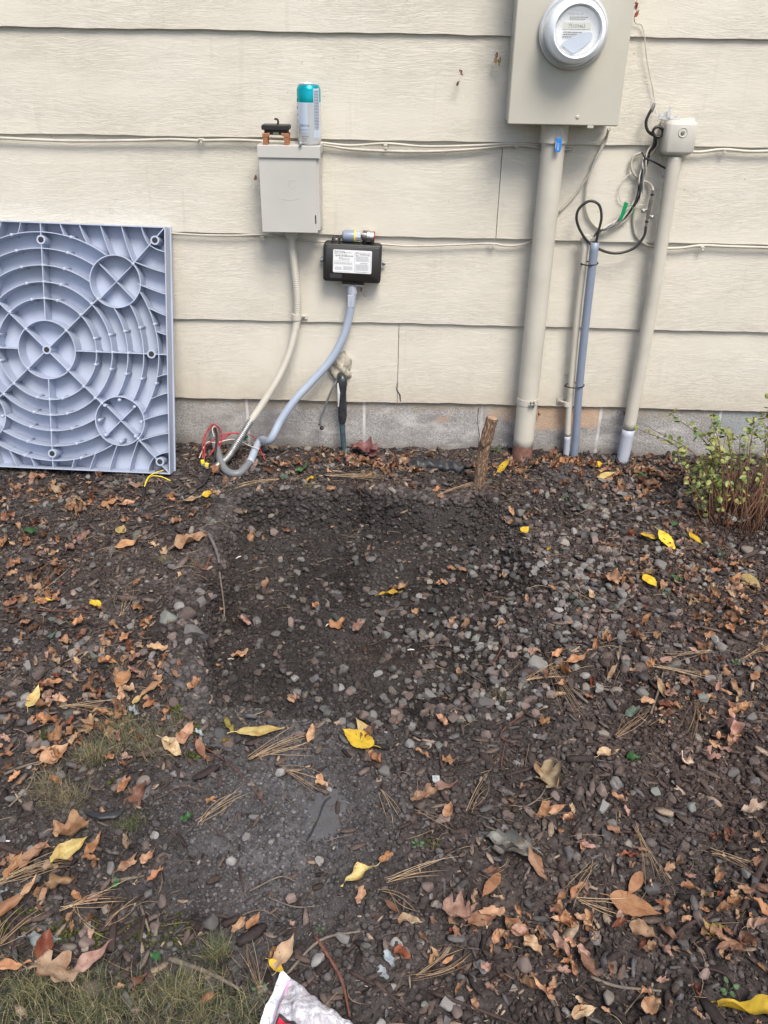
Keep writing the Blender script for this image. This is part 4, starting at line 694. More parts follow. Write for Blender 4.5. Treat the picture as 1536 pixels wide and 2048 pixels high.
CL = [((400, 1655), (490, 1590), 7), ((505, 1525), (600, 1480), 9), ((560, 1545), (655, 1590), 7), ((515, 1520), (620, 1500), 6), ((775, 1770), (888, 1745), 7), ((763, 1590), (790, 1655), 5), ((768, 1788), (815, 1840), 4), ((940, 1630), (972, 1560), 5), ((835, 1632), (905, 1680), 4), ((1100, 1340), (1160, 1450), 9), ((1045, 1370), (1110, 1350), 9), ((1230, 1480), (1300, 1432), 9), ((1390, 1410), (1370, 1480), 6), ((1270, 1660), (1310, 1770), 9), ((1420, 1710), (1500, 1735), 7), ((1155, 1810), (1240, 1835), 8), ((1180, 1730), (1140, 1800), 5), ((830, 1965), (930, 1920), 8), ((0, 1775), (130, 1725), 12), ((0, 1900), (70, 1835), 9), ((130, 1825), (250, 1810), 7), ((150, 1830), (225, 1880), 4), ((215, 1860), (270, 1800), 5), ((70, 1200), (120, 1140), 6), ((240, 1240), (248, 1190), 7), ((520, 1985), (495, 1900), 7), ((1125, 1180), (1170, 1210), 4), ((985, 1200), (1035, 1215), 4), ((1480, 1330), (1536, 1300), 5), ((640, 1000), (770, 1008), 9), ((560, 1000), (470, 1005), 7), ((880, 995), (960, 1010), 8), ((120, 1420), (230, 1420), 7), ((1420, 1310), (1330, 1320), 6), ((1300, 1340), (1400, 1360), 9)]
pn = []
for (a, b2, n) in CL:
    A_, B_ = G(*a, up=.012), G(*b2, up=.010); L = []
    for k in range(n):
        j = Vector((rnd.gauss(0, .012), rnd.gauss(0, .012), rnd.random()*.006)); s0 = Vector((rnd.gauss(0, .004), rnd.gauss(0, .004), 0))
        L.append((A_+s0, B_+j*1.2, rnd.gauss(0, .006), .0004+.00018*rnd.random(), ncol()))
    V, Fc, T = needle_mesh(L); V = np.array(V); o_ = V.mean(0); o = fast_mesh('pine_needle_cluster', V-o_, Fc, 'needle', T); o.location = o_; o['category'] = 'pine needles'; o['group'] = 'dry pine needle bundles'
    pn.append((o, 'dry', 'needle bundle', 'needle bundles', (a[0]+b2[0])/2, (a[1]+b2[1])/2))
single_out(pn)
L = []
x, y = scatter(800, lambda x, y: np.clip(.6-.45*zB(x, y)-.35*pit(x, y)+.9*((y > -.36) & (x < .5) & (x > -.7)), .04, 1), seed=12); z = hbig(x, y)
for i in range(800):
    a = rnd.random()*6.3; l_ = .02+.05*rnd.random(); L.append(((x[i], y[i], z[i]+.007+.006*rnd.random()), (x[i]+l_*math.cos(a), y[i]+l_*math.sin(a), z[i]+.007+.006*rnd.random()), rnd.gauss(0, .006), .0004+.0002*rnd.random(), tuple(q*.75 for q in ncol())))
V, Fc, T = needle_mesh(L); tag(fast_mesh('loose_needles', V, Fc, 'needle', T), 'loose dry pine needles strewn over soil and mulch', 'pine needles', kind='stuff')
# ------------------------------------------------------------------ twigs
tw = []
def twig(P, r, c, adj, label=None, up=.008):
    Q = [G(px, py, up+.004*rnd.random()) for px, py in P]; q = cr(Q, 6); mb = MB(); mb.tube(q, [r, r*.9, r*.55], 7, wob=.25)
    o = mb.build('twig', 'twig_o', smooth=True); o.color = (*c, 1); o['category'] = 'twig'; o['group'] = 'twigs on the ground'
    if label: o['label'] = label
    else: tw.append((o, adj, 'twig', 'twigs', sum(p[0] for p in P)/len(P), sum(p[1] for p in P)/len(P)))
DB, GB, RB = (.055, .038, .034), (.16, .13, .105), (.14, .062, .045)
twig([(285, 1408), (400, 1495), (470, 1545), (535, 1620)], .0013, RB, '', 'long thin red-brown twig running from the dry grass into the dusty soil')
for P, r, c, adj in [([(1205, 1745), (1220, 1850), (1230, 1925)], .0018, DB, 'long dark'), ([(1450, 1780), (1420, 1835), (1370, 1860), (1330, 1900)], .004, DB, 'thick dark'), ([(1530, 1720), (1500, 1790), (1480, 1830)], .006, DB, 'thick dark'), ([(1180, 1960), (1230, 1980), (1320, 1990)], .0028, GB, 'grey'), ([(1380, 1940), (1450, 1960), (1490, 2040)], .002, DB, 'thin dark'), ([(630, 1880), (680, 1960), (700, 2040)], .003, RB, 'brown'), ([(700, 1950), (770, 1990), (830, 2040)], .0032, DB, 'dark'), ([(570, 1960), (640, 1890), (720, 1870)], .0025, GB, 'thin grey'), ([(860, 1990), (960, 2030), (1040, 2060)], .003, DB, 'dark'), ([(290, 1840), (282, 1890)], .004, DB, 'thick dark'), ([(312, 1880), (318, 1840)], .0035, GB, 'short grey'), ([(222, 1910), (232, 1840)], .008, DB, 'stout dark'), ([(280, 1810), (300, 1870)], .003, GB, 'short grey'), ([(0, 1695), (35, 1712), (75, 1715)], .006, DB, 'thick dark'), ([(225, 1770), (290, 1758)], .004, GB, 'pale grey'), ([(1010, 1640), (1080, 1600), (1100, 1540)], .0016, GB, 'thin grey'), ([(1010, 1560), (1060, 1545), (1100, 1536)], .003, DB, 'thick dark'), ([(1000, 1545), (1015, 1465)], .0012, RB, 'thin brown'), ([(1190, 1300), (1200, 1240), (1190, 1215)], .0015, RB, 'thin brown'), ([(980, 1345), (1005, 1300), (1020, 1280)], .0018, RB, 'red-brown'), ([(1110, 1185), (1125, 1195), (1130, 1225)], .0035, GB, 'bent grey'), ([(1110, 1078), (1200, 1075)], .002, DB, 'dark'), ([(1225, 1285), (1255, 1275), (1330, 1270)], .002, GB, 'pale'), ([(1300, 1435), (1318, 1380), (1325, 1350)], .0024, GB, 'forked grey'), ([(1140, 1385), (1175, 1412)], .0045, GB, 'short stout'), ([(1440, 1240), (1490, 1200), (1540, 1190)], .003, DB, 'long dark'), ([(1480, 1090), (1470, 1150), (1540, 1200)], .0028, DB, 'long dark'), ([(1350, 1240), (1390, 1210), (1440, 1215)], .002, DB, 'dark'), ([(820, 1055), (900, 1050)], .0015, DB, 'thin dark'), ([(635, 1130), (665, 1122)], .002, GB, 'pale'), ([(60, 1225), (190, 1232)], .002, RB, 'straight'), ([(130, 1330), (185, 1305), (240, 1295)], .0018, GB, 'thin grey'), ([(170, 1410), (175, 1440), (168, 1478)], .0042, DB, 'stout dark'), ([(10, 1555), (50, 1540), (90, 1530)], .0028, GB, 'pale grey'), ([(20, 1620), (60, 1580), (75, 1535)], .0018, GB, 'thin grey'), ([(860, 1600), (940, 1625), (1030, 1615)], .0015, DB, 'thin dark'), ([(760, 1780), (800, 1770), (850, 1750)], .002, DB, 'thin dark'), ([(480, 1745), (488, 1790)], .0025, DB, 'short dark'), ([(500, 1790), (560, 1760), (590, 1770)], .0015, GB, 'thin grey'), ([(535, 1800), (590, 1822), (640, 1818)], .0013, GB, 'thin pale'), ([(900, 1720), (850, 1732)], .003, GB, 'short stout'), ([(1050, 1430), (1000, 1475), (1040, 1500)], .0015, RB, 'thin brown'), ([(400, 1870), (430, 1840), (490, 1850)], .003, DB, 'dark'), ([(340, 1925), (420, 1955), (480, 1985)], .004, GB, 'stout grey'), ([(920, 1740), (960, 1790), (965, 1830)], .0013, DB, 'thin dark'), ([(1500, 1620), (1420, 1600), (1380, 1560)], .002, DB, 'thin dark')]: twig(P, r, c, adj)
# pale roots hanging at the rim of the pit
twig([(418, 1080), (432, 1110), (440, 1140)], .005, (.13, .12, .12), '', 'flat grey bark strip standing at the left back corner of the pit', .02)
twig([(380, 1125), (410, 1148), (430, 1170), (470, 1180)], .003, RB, '', 'dark root running along the left rim of the pit', .012)
twig([(445, 1205), (450, 1240), (440, 1270)], .0022, GB, '', 'grey root hanging down the left side of the pit', .02)
single_out(tw)
# ------------------------------------------------------------------ grass and moss
def grass(name, spots, n, label, cols, hmax=.05, w_=.0009):
    V, Fc, T = [], [], []
    X_, Y_ = [], []
    while len(X_) < n:
        p, r = spots[rnd.randrange(len(spots))]; X_.append(p.x+rnd.gauss(0, r*.5)); Y_.append(p.y+rnd.gauss(0, r*.42))
    Zs = hbig(np.array(X_), np.array(Y_))
    for x, y, z in zip(X_, Y_, Zs):
        a = rnd.random()*6.3; l_ = hmax*(.35+.65*rnd.random()); lean = rnd.uniform(.5, 1.6); c = rnd.choice(cols); f = .35+1.0*rnd.random(); o_ = len(V); cu = rnd.uniform(-1.5, 1.5); px_, py_, pz_ = x, y, z; aa = a
        for j in range(5):
            t = j/4; w2 = w_*(1-t*.8)*.5; nx_, ny_ = -math.sin(aa), math.cos(aa); V += [(px_-nx_*w2, py_-ny_*w2, pz_), (px_+nx_*w2, py_+ny_*w2, pz_)]; T += [(c[0]*f, c[1]*f, c[2]*f)]*2
            st = l_/4; el = (1.35-lean*(t+.25)*1.0); px_ += st*math.cos(el)*math.cos(aa); py_ += st*math.cos(el)*math.sin(aa); pz_ = max(z+.001, pz_+st*math.sin(el)); aa += cu*.3
        for j in range(4): Fc.append((o_+j*2, o_+j*2+1, o_+j*2+3, o_+j*2+2))
    return tag(fast_mesh(name, V, Fc, 'grass', T), label, 'grass', kind='stuff')
GC = [(.085, .105, .045), (.12, .125, .055), (.20, .175, .09), (.05, .075, .032), (.34, .28, .16)]; GD = [(.22, .18, .10), (.30, .24, .14), (.12, .12, .06), (.16, .13, .085)]
sp = [(G0(px, py+8), r*.8) for px, py, r in ((20, 2010, .09), (90, 2030, .1), (170, 2020, .09), (250, 2020, .08), (60, 1990, .04), (180, 2000, .05), (330, 2010, .08), (420, 2030, .09), (400, 1985, .05), (480, 2020, .06), (350, 1970, .04), (435, 1900, .025), (-60, 1990, .12), (100, 2100, .15), (300, 2110, .15), (480, 2120, .1), (-80, 2090, .15))]
grass('grass', sp, 4300, 'matted dull green and straw grass along the bottom left', GC, .05)
grass('grass_tuft', [(G0(px, py), r) for px, py, r in ((215, 1500, .05), (270, 1475, .06), (300, 1500, .05), (180, 1520, .03), (240, 1455, .04))], 1500, 'flattened dry grass tuft left of the mossy fabric patch', GC+GD, .05, .0008)
grass('straw_tuft', [(G0(px, py), r) for px, py, r in ((110, 1590, .04), (140, 1610, .04), (95, 1570, .03))], 700, 'pale straw tuft below the two tan leaves at the left', GD, .045, .0008)
grass('green_tuft', [(G0(px, py), r) for px, py, r in ((262, 1645, .028), (255, 1655, .02))], 500, 'small green tuft with straw at the left of the dusty soil', GC[:4], .025, .0008)
grass('dry_tuft', [(G0(px, py), .02) for px, py in ((355, 1455), (330, 1130), (395, 1150), (240, 1330), (1000, 915), (1000, 1400), (620, 985))], 700, 'thin dry grass wisps beside the pit rim', GD, .035, .0007)
V, F_ = ico(1); mp = []
for px, py, r, n in ((350, 1425, .02, 260), (375, 1450, .035, 600), (395, 1460, .02, 200), (85, 1465, .02, 160), (20, 1845, .05, 700), (275, 1865, .025, 240), (190, 1870, .03, 260), (345, 1865, .035, 420), (130, 1870, .03, 220), (385, 1515, .015, 120), (240, 1565, .02, 120), (860, 1690, .02, 60)):
    p = G0(px, py)
    for _ in range(int(n*.35)): mp.append((p.x+rnd.gauss(0, r*.5), p.y+rnd.gauss(0, r*.4)))
mp = np.array(mp); n = len(mp); s_ = .0012+.002*nr.rand(n)
tn = np.array((.06, .072, .018))[None]*(.4+1.0*nr.rand(n, 1)); fm = merge(CV, F0, nr.randint(0, 8, n), np.stack([mp[:, 0], mp[:, 1], hbig(mp[:, 0], mp[:, 1])+.002+.002*nr.rand(n)], 1), np.stack([s_, s_, s_*1.4], 1), rotm(nr.rand(n)*6, nr.rand(n), nr.rand(n)), tn, 'moss', 'clod')
tag(fm, 'patches of olive green moss on the soil at the left', 'moss', kind='stuff')
# small green seedlings
def sprig(px, py, s, n, label):
    s *= .45
    c = G(px, py, .003); t = thing('seedling', label, 'seedling', c, 'small green plants on the soil'); mb = MB(); ml = MB()
    for k in range(n):
        a = k*2.4+rnd.random(); e = c+Vector((math.cos(a)*s*.6, math.sin(a)*s*.6, s*(.3+.5*rnd.random()))); mb.tube([c, (c+e)/2+Vector((0, 0, s*.15)), e], .0006, 5)
        V = []; u = Vector((math.cos(a), math.sin(a), .1)); v = Vector((-math.sin(a), math.cos(a), .15)); 
        for q in range(8): V.append(e+u*s*.28*math.cos(q*math.pi/4)+v*s*.2*math.sin(q*math.pi/4)+Vector((0, 0, .05*s*math.cos(q*math.pi/2))))
        ml.prism(V, (0, 0, .0004))
    mb.build('stem', 'sprout', t, True); ml.build('foliage', 'sprout', t)
MAT['sprout'] = simple('sprout_green', (.07, .13, .05), .55, dirt=.2, dscale=80)
for a in [(1195, 1205, .025, 6, 'tiny green seedling among gravel right of the pit'), (990, 905, .05, 8, 'small grey-green weed between black rubber piece and stake'), (1330, 1190, .03, 7, 'green seedling at right among the fallen leaves'), (1120, 1335, .03, 6, 'green seedling on the front right rim of the pit'), (520, 1985, .03, 7, 'green seedling on the turf left of the plastic bag'), (835, 1695, .03, 7, 'faint green creeping weed left of the grey crumpled leaf'), (1470, 1330, .03, 7, 'green seedling at the right edge of the gravel'), (1280, 960, .05, 9, 'grey-green weed in front of the rightmost conduit'), (640, 1865, .02, 4, 'tiny seedling above the plastic bag'), (1130, 1000, .03, 6, 'pale green seedling below the two thin conduits'), (1455, 1985, .04, 6, 'dark green weed in the bottom right corner')]: sprig(*a)
# ------------------------------------------------------------------ house wall
Z5, EXPO = .1763, .27228
hw = thing('house_wall', 'cream painted lap-siding house wall standing on a concrete block foundation', 'wall', (0, 0, 0))
JOINTS = {0: [W(796, 730).x], 1: [-1.9, 1.75], 2: [W(999, 380).x], 3: [-2.6, 2.3], 4: [-1.4], 5: [.1], 6: [-.9], 7: [1.2], 8: [-.3]}
for k in range(9):
    z0 = Z5+k*EXPO; xs = [-4.2]+JOINTS[k]+[4.4]
    for a, b2 in zip(xs[:-1], xs[1:]):
        a += .0010; b2 -= .0010; mb = MB(); m = int((b2-a)/.02)+2; V = []; zb = z0+EXPO+.018
        for i in range(m+1):
            x_ = a+(b2-a)*i/m; e = .0012*math.sin(x_*3.1+k)+.0010*math.sin(x_*11+k*2)+.0007*math.sin(x_*47+k)+(.0016*rnd.random()*(rnd.random() < .3) if k == 0 else .0003*rnd.random()); yo = .0012*math.sin(x_*2.3+k*1.7)
            V += [(x_, .0118+yo, z0+e), (x_, yo+.0012, z0+e), (x_, yo, z0+e+.0013), (x_, .0113, zb), (x_, .0225, zb)]
        Fc = [(i*5+q, i*5+(q+1) % 5, i*5+5+(q+1) % 5, i*5+5+q) for i in range(m) for q in range(5)]+[tuple(range(5)), tuple(m*5+q for q in range(4, -1, -1))]
        mb.add(V, Fc); mb.build('siding_board', 'siding', hw)
mb = MB(); mb.box((.1, .028, 1.42), (8.58, .008, 2.46)); mb.build('sheathing', 'mortar', hw)
bj = W(728, 850).x; xs = [bj+(j)*.402 for j in range(-10, 11)]
for a in xs:
    mb = MB(); mb.box((a+.201, FY+.06, .0763), (.3945, .12, .192+.32), bev=.002); mb.build('foundation_block', 'block', hw)
mb = MB(); mb.box((.1, FY+.0585, .02), (8.5, .115, .38)); mb.build('mortar', 'mortar', hw)
mb = MB(); mb.box((.1, .15, .19), (8.5, .20, .02)); mb.build('sill_plate', 'mortar', hw)
# peeling paint chips and cracks on the wall
def crack(P, w_, off, name, label, mat='ink'):
    mb = MB(); mb.ribbon([W(px, py, -off) for px, py in P], w_, (0, -1, 0), .0005); o = mb.build(name, mat, hw); o['label'] = label; return o
crack([(957, 815), (955, 845), (959, 870), (956, 900)], [.002, .0012, .0025, .001], FY-.0004, 'crack', 'dark crack down the foundation above the stake')
crack([(794, 766), (793, 778), (800, 790), (801, 803)], [.001, .002, .004, .003], -.0006, 'crack', 'dark crack at the foot of the board joint')
def splat(cx_, cy_, sx_, sy_, n, label, mat='white', off=FY):
    mb = MB()
    for _ in range(n):
        px, py = cx_+rnd.gauss(0, sx_), cy_+rnd.gauss(0, sy_); a = rnd.random()*6.3; l_ = rnd.uniform(1, 4)
        mb.ribbon([W(px-l_*math.cos(a), py-l_*math.sin(a), -off), W(px, py+.5, -off), W(px+l_*math.cos(a), py+l_*math.sin(a), -off)], [.0006, rnd.uniform(.0015, .004), .0006], (0, -1, 0), .0004)
    o = mb.build('paint_splash', mat, hw); o['label'] = label
MAT['splash'] = simple('old_white_paint', (.55, .55, .54), .7, dirt=.1)
splat(783, 818, 5, 3, 12, 'white paint splash right of the taped pipe', 'splash'); splat(622, 822, 6, 5, 12, 'white paint dribble left of the taped pipe', 'splash'); splat(410, 838, 4, 8, 4, 'white paint dash near the panel', 'splash')
splat(1010, 885, 5, 6, 7, 'white drips left of the thick conduit', 'splash'); splat(815, 850, 6, 4, 4, 'thin white scratch on the foundation', 'splash'); splat(580, 840, 8, 4, 6, 'white specks behind the blue conduit', 'splash'); splat(885, 824, 6, 3, 3, 'white fleck near the peach patch', 'splash'); splat(430, 812, 22, 3, 14, 'smear of white paint under the siding', 'splash')
# ------------------------------------------------------------------ small builders
def screw(mb, c, r=.004): mb.lathe([(r, 0), (r, .0012), (r*.7, .0022), (.0001, .0026)], c, (0, -1, 0), 12)
def clip(px, py, label, s=1.0):                # cable clip with its nail head
    c = W(px, py, .0); t = thing('cable_clip', label, 'cable clip', c+Vector((0, 0, -.006)), 'clips holding cables to the siding')
    mb = MB(); P = [c+Vector((-.008*s, -.0005, 0)), c+Vector((-.003*s, -.010, 0)), c+Vector((.003*s, -.010, 0)), c+Vector((.008*s, -.0005, 0))]; mb.tube(P, .0032*s, 6); mb.build('clip', 'cablep', t)
    n = MB(); screw(n, c+Vector((.002, -.011, -.008*s)), .0035*s); n.tube([c+Vector((0, -.006, 0)), c+Vector((.002, -.011, -.008*s))], .0028*s, 6); n.build('nail', 'cablep', t)
def cable(name, P, r, mat, label, cat='cable', group=None, offs=.006, n=8, seg=8, loop=False):
    Q = cr([W(p[0], p[1], p[2] if len(p) > 2 else offs) for p in P], seg); mb = MB(); mb.tube(Q, r, n); o = mb.build(name, mat, smooth=True); return tag(o, label, cat, group)
# long cables along the laps
cable('painted_cable', [(-120, 272), (0, 276), (60, 279), (150, 282), (260, 281), (340, 279, .008), (402, 281), (470, 280), (540, 283), (580, 285, .008), (640, 289), (700, 298), (770, 302), (860, 303), (950, 298), (1035, 290), (1090, 297), (1145, 299)], .0042, 'cablep', 'cream painted cable running along the second lap from the left edge to the thick conduit')
cable('painted_cable', [(630, 284), (700, 291), (772, 287), (850, 293), (950, 291), (1033, 287), (1088, 291)], .0036, 'cablep', 'second cream cable sagging under the lap, between the can and the thick conduit', offs=.007)
cable('painted_cable', [(340, 466), (400, 470), (470, 471), (530, 470), (600, 480), (660, 484), (760, 488), (820, 492), (900, 490), (980, 487), (1010, 491), (1045, 489), (1075, 477)], .0030, 'cablep', 'thin cream cable along the third lap, passing behind the black module')
cable('painted_cable', [(1370, 302), (1400, 304), (1446, 299), (1500, 303), (1560, 302), (1680, 306)], .0042, 'cablep', 'cream cable leaving the telecom box to the right edge')
cable('painted_cable', [(1310, 497), (1360, 496), (1403, 491), (1460, 493), (1560, 496), (1680, 500)], .0042, 'cablep', 'lower cream cable going right from behind the slanted grey conduit')
for a in [(402, 278, 'cable clip on the cable at the left, under the second lap'), (771, 290, 'cable clip right of the energy drink can'), (1033, 292, 'cable clip left of the thick conduit'), (526, 473, 'cable clip below left corner of the fuse box'), (985, 487, 'cable clip on the thin cable, third lap'), (1447, 299, 'cable clip right of the telecom box'), (1403, 493, 'cable clip on the lower right cable'), (1136, 747, 'small clip beside the thin white conduit')]: clip(*a)
# ------------------------------------------------------------------ electric meter
t = thing('electric_meter', 'large beige meter enclosure with round glass meter', 'electric meter', W(1120, 252, .06))
f1, f2, f3 = W(1015, 249, .12), W(1236, 252, .12), W(1268, -2, .12); zb = (f1.z+f2.z)/2; x0, x1 = f1.x, f2.x; zt = zb+.62
mb = MB(); mb.box(((x0+x1)/2, -.055, (zb+zt)/2), (x1-x0-.006, .110, zt-zb-.006), bev=.002); autosmooth(mb.build('enclosure', 'boxpaint', t))
mb = MB(); mb.box(((x0+x1)/2, -.1155, (zb+zt)/2), (x1-x0, .012, zt-zb), bev=.0025); autosmooth(mb.build('cover', 'boxpaint', t))
mc = W(1146, 62, .123); mc = Vector((mc.x, -.1216, mc.z)); R_ = .089
mb = MB(); mb.lathe([(R_-.004, 0), (R_, .004), (R_+.001, .012), (R_-.003, .018), (R_-.006, .0185), (R_-.007, .012), (R_-.02, .010)], mc, (0, -1, 0), 64); mb.f = mb.f[:-2]; MAT['ringm'] = simple('satin_ring', (.68, .68, .67), .3, .45, dirt=.05); autosmooth(mb.build('sealing_ring', 'ringm', t), 50)
mb = MB(); mb.lathe([(R_-.013, .010), (R_-.014, .05), (R_-.018, .075), (R_-.028, .083), (R_-.030, .080), (R_-.032, .070)], mc, (0, -1, 0), 64); mb.f = mb.f[:-2]; autosmooth(mb.build('shell', 'frost', t), 60)
mb = MB(); mb.lathe([(R_-.030, .066), (.0001, .0665)], mc, (0, -1, 0), 64); face = mb.build('meter_face', 'mface', t)
mb = MB(); mb.lathe([(R_-.034, .079), (R_-.045, .083), (.0001, .084)], mc, (0, -1, 0), 64); autosmooth(mb.build('glass', 'dome', t), 60)
fy = mc.y-.0675
mb = MB(); mb.box((mc.x-.002, fy, mc.z+.012), (.070, .0010, .015)); d_ = mb.build('display', 'lcd', t)
TXT = {}
def text_faces(s, size, bold=False):            # outline text turned into mesh data
    key = s
    if key not in TXT:
        c = bpy.data.curves.new('t', 'FONT'); c.body = s; c.align_x = 'LEFT'; c.resolution_u = 2; c.size = 1.0; o = bpy.data.objects.new('t', c); col.objects.link(o); dg = bpy.context.evaluated_depsgraph_get(); dg.update()
        me = bpy.data.meshes.new_from_object(o.evaluated_get(dg)); TXT[key] = ([v.co.copy() for v in me.vertices], [tuple(p.vertices) for p in me.polygons]); bpy.data.objects.remove(o); bpy.data.curves.remove(c); bpy.data.meshes.remove(me)
    V, Fc = TXT[key]; return [v*size for v in V], Fc
def text(mb, s, size, org, right, up, sx_=1.0, fn=None):
    V, Fc = text_faces(s, size); right, up = Vector(right), Vector(up)
    P = [Vector(org)+right*v.x*sx_+up*v.y for v in V]
    if fn: P = [fn(v.x*sx_, v.y) for v in V]
    mb.add(P, Fc)
def lines(mb, org, right, up, w_, h_, n, th=.45, jag=.25):       # rows of print too small to read
    right, up, org = Vector(right), Vector(up), Vector(org); nm_ = right.cross(up)
    for k in range(n):
        y_ = h_-(k+.5)*h_/n; x_ = 0.0; e = w_*(1-jag*rnd.random()*.6)
        while x_ < e:
            l_ = w_*rnd.uniform(.03, .10); q = h_/n*th*.5; l2 = min(l_, e-x_)
            mb.add([org+right*x_+up*(y_-q), org+right*(x_+l2)+up*(y_-q), org+right*(x_+l2)+up*(y_+q), org+right*x_+up*(y_+q)], [(0, 1, 2, 3)]); x_ += l_+w_*.018
X_, Z_ = Vector((1, 0, 0)), Vector((0, 0, 1))
mb = MB(); fo = Vector((mc.x, fy-.0010, mc.z))
text(mb, 'CL200 240V 3W', .0055, fo+Vector((-.026, 0, .036)), X_, Z_); text(mb, '75103463', .012, fo+Vector((-.024, 0, .0075)), X_, Z_, .9); lines(mb, fo+Vector((-.036, 0, -.016)), X_, Z_, .052, .016, 3); lines(mb, fo+Vector((-.03, 0, -.04)), X_, Z_, .034, .018, 3); lines(mb, fo+Vector((-.022, 0, .024)), X_, Z_, .046, .009, 2); mb.build('print', 'ink', face, fix=False)
mb = MB(); P = [fo+Vector((-.006+.046*math.cos(a), -.0016, -.030+.020*math.sin(a)+.45*.046*math.cos(a))) for a in [k*math.pi/12 for k in range(24)]]; P = [p for p in P if math.hypot(p.x-mc.x, p.z-mc.z) < R_-.034]
mb.prism(P, (0, .0008, 0)); mb.build('badge', 'badge', face)
# knockouts, screw, seal clasp at the box bottom
mb = MB(); screw(mb, Vector((W(1155, 234, .12).x, -.1216, W(1155, 234, .12).z)), .005); mb.build('screw', 'boxpaint', t)
mb = MB(); c_ = W(1180, 253, .115); mb.box(c_, (.018, .012, .010), bev=.002); mb.build('latch', 'boxpaint', t)
# seal tag
c_ = W(1117, 290, .105); t = thing('seal_tag', 'bright blue plastic seal tag hanging under the meter enclosure', 'seal', c_-Vector((0, 0, .02)))
mb = MB(); w_, h1, h0 = .0085, .018, -.012
P = [c_+Vector((-w_, 0, h1)), c_+Vector((w_, 0, h1)), c_+Vector((w_, 0, h0)), c_+Vector((w_*.6, 0, h0-.007)), c_+Vector((-w_*.6, 0, h0-.007)), c_+Vector((-w_, 0, h0))]; mb.prism(P, (0, .004, 0)); tg = mb.build('tag', 'bluetag', t, bev=.0008)
mb = MB(); o_ = c_+Vector((.002, -.0004, -.013)); text(mb, '843617', .007, o_, Z_, -X_, .85); lines(mb, c_+Vector((-.006, -.0004, -.008)), Z_, -X_, .018, -.006+.009, 1); mb.build('number', 'white', tg, fix=False)
mb = MB(); mb.tube(cr([c_+Vector((-.006, .002, .018)), c_+Vector((-.006, .003, .034)), c_+Vector((.000, .004, .042)), c_+Vector((.008, .003, .034)), c_+Vector((.007, .002, .018))], 6), .0011, 6); mb.build('shackle', 'chrome', t, True)
# thick conduit
g = G(1044, 915); gz = g.z-.05; top = W(1110, 256, .055); bx = W(1046, 900, .055).x
a0 = Vector((top.x, -.055, zb+.002)); a1 = Vector((bx-.002, -.058, gz)); Rr = .0335
t = thing('thick_conduit', 'thick cream painted conduit dropping from the meter enclosure, rusty red foot', 'conduit', a1)
L_ = [a0.lerp(a1, k/30) for k in range(31)]
zr = .046; kk = (a0.z-zr)/(a0.z-a1.z)
mb = MB(); mb.tube([a0.lerp(a1, kk*k/24) for k in range(25)], Rr, 36); mb.build('pipe', 'paint', t, True)
mb = MB(); V = []; n = 48
q0 = a0.lerp(a1, kk)
for j, (zz, rr) in enumerate(((0, .0006), (-.02, .0005), (gz-q0.z-.0, .0005))):
    for k in range(n):
        a = 2*math.pi*k/n; e = (.006*math.sin(a*3+1)+.010*abs(math.sin(a*7.3))+.012*rnd.random()) if j == 0 else 0; V.append(q0+Vector((math.cos(a)*(Rr+rr), math.sin(a)*(Rr+rr), zz+e+(.004 if j == 0 else 0))))
mb.add(V, [(j*n+k, j*n+(k+1) % n, j*n+n+(k+1) % n, j*n+n+k) for j in range(2) for k in range(n)]); mb.build('rusty_foot', 'rust', t, True)
mb = MB(); mb.tube([a0, a0-Vector((0, 0, .052))], Rr+.005, 36); mb.tube([a0-Vector((0, 0, .046)), a0-Vector((0, 0, .052))], Rr+.0065, 36); autosmooth(mb.build('coupling', 'paint', t))
sc0 = W(1052, 808, .09); cz = sc0.z; cc_ = a0.lerp(a1, (a0.z-cz)/(a0.z-a1.z))
mb = MB(); mb.tube([cc_+Vector((0, 0, .010)), cc_-Vector((0, 0, .010))], Rr+.0015, 36); autosmooth(mb.build('strap', 'paint', t))
mb = MB(); mb.box(cc_+Vector((.006, -Rr-.006, 0)), (.003, .012, .020)); mb.box(cc_+Vector((.016, -Rr-.004, 0)), (.003, .014, .020)); mb.tube([cc_+Vector((.000, -Rr-.007, 0)), cc_+Vector((.024, -Rr-.006, 0))], .0024, 8); mb.build('clamp_bolt', 'dullmetal', t)
# thin white conduit, blue-grey conduit, slanted conduit
def vpipe(name, label, pts, r, mats, split=None, straps=()):
    Q = cr(pts, 10); t = thing(name, label, 'conduit', Q[-1])
    if split:
        k = next(i for i, p in enumerate(Q) if p.z < split); m = MB(); m.tube(Q[:k+1], r, 24); m.build('pipe', mats[0], t, True); m = MB(); m.tube(Q[k:], r+.0002, 24); m.build('bare_foot', mats[1], t, True)
    else: m = MB(); m.tube(Q, r, 24); m.build('pipe', mats[0], t, True)
    return t, Q
def low(px, py, yo): p = G(px, py); q = W(px, py-20, yo); q.z = p.z-.03; return q
tp = W(1172, 478, .03); bt = low(1133, 920, .03)
t, Q = vpipe('thin_conduit', 'thin cream conduit with white foot, left of the blue-grey conduit', [tp, W(1153, 650, .03), W(1139, 810, .03), W(1134, 890, .03), bt], .0105, ('paint', 'barepvc'), W(1135, 868, .03).z)
mb = MB(); mb.tube([tp+Vector((0, 0, -.006)), tp+Vector((0, 0, .012))], .0135, 20); mb.tube([tp+Vector((-.016, 0, .002)), tp+Vector((.016, 0, .002))], .005, 8); autosmooth(mb.build('pipe_cap', 'paint', t))
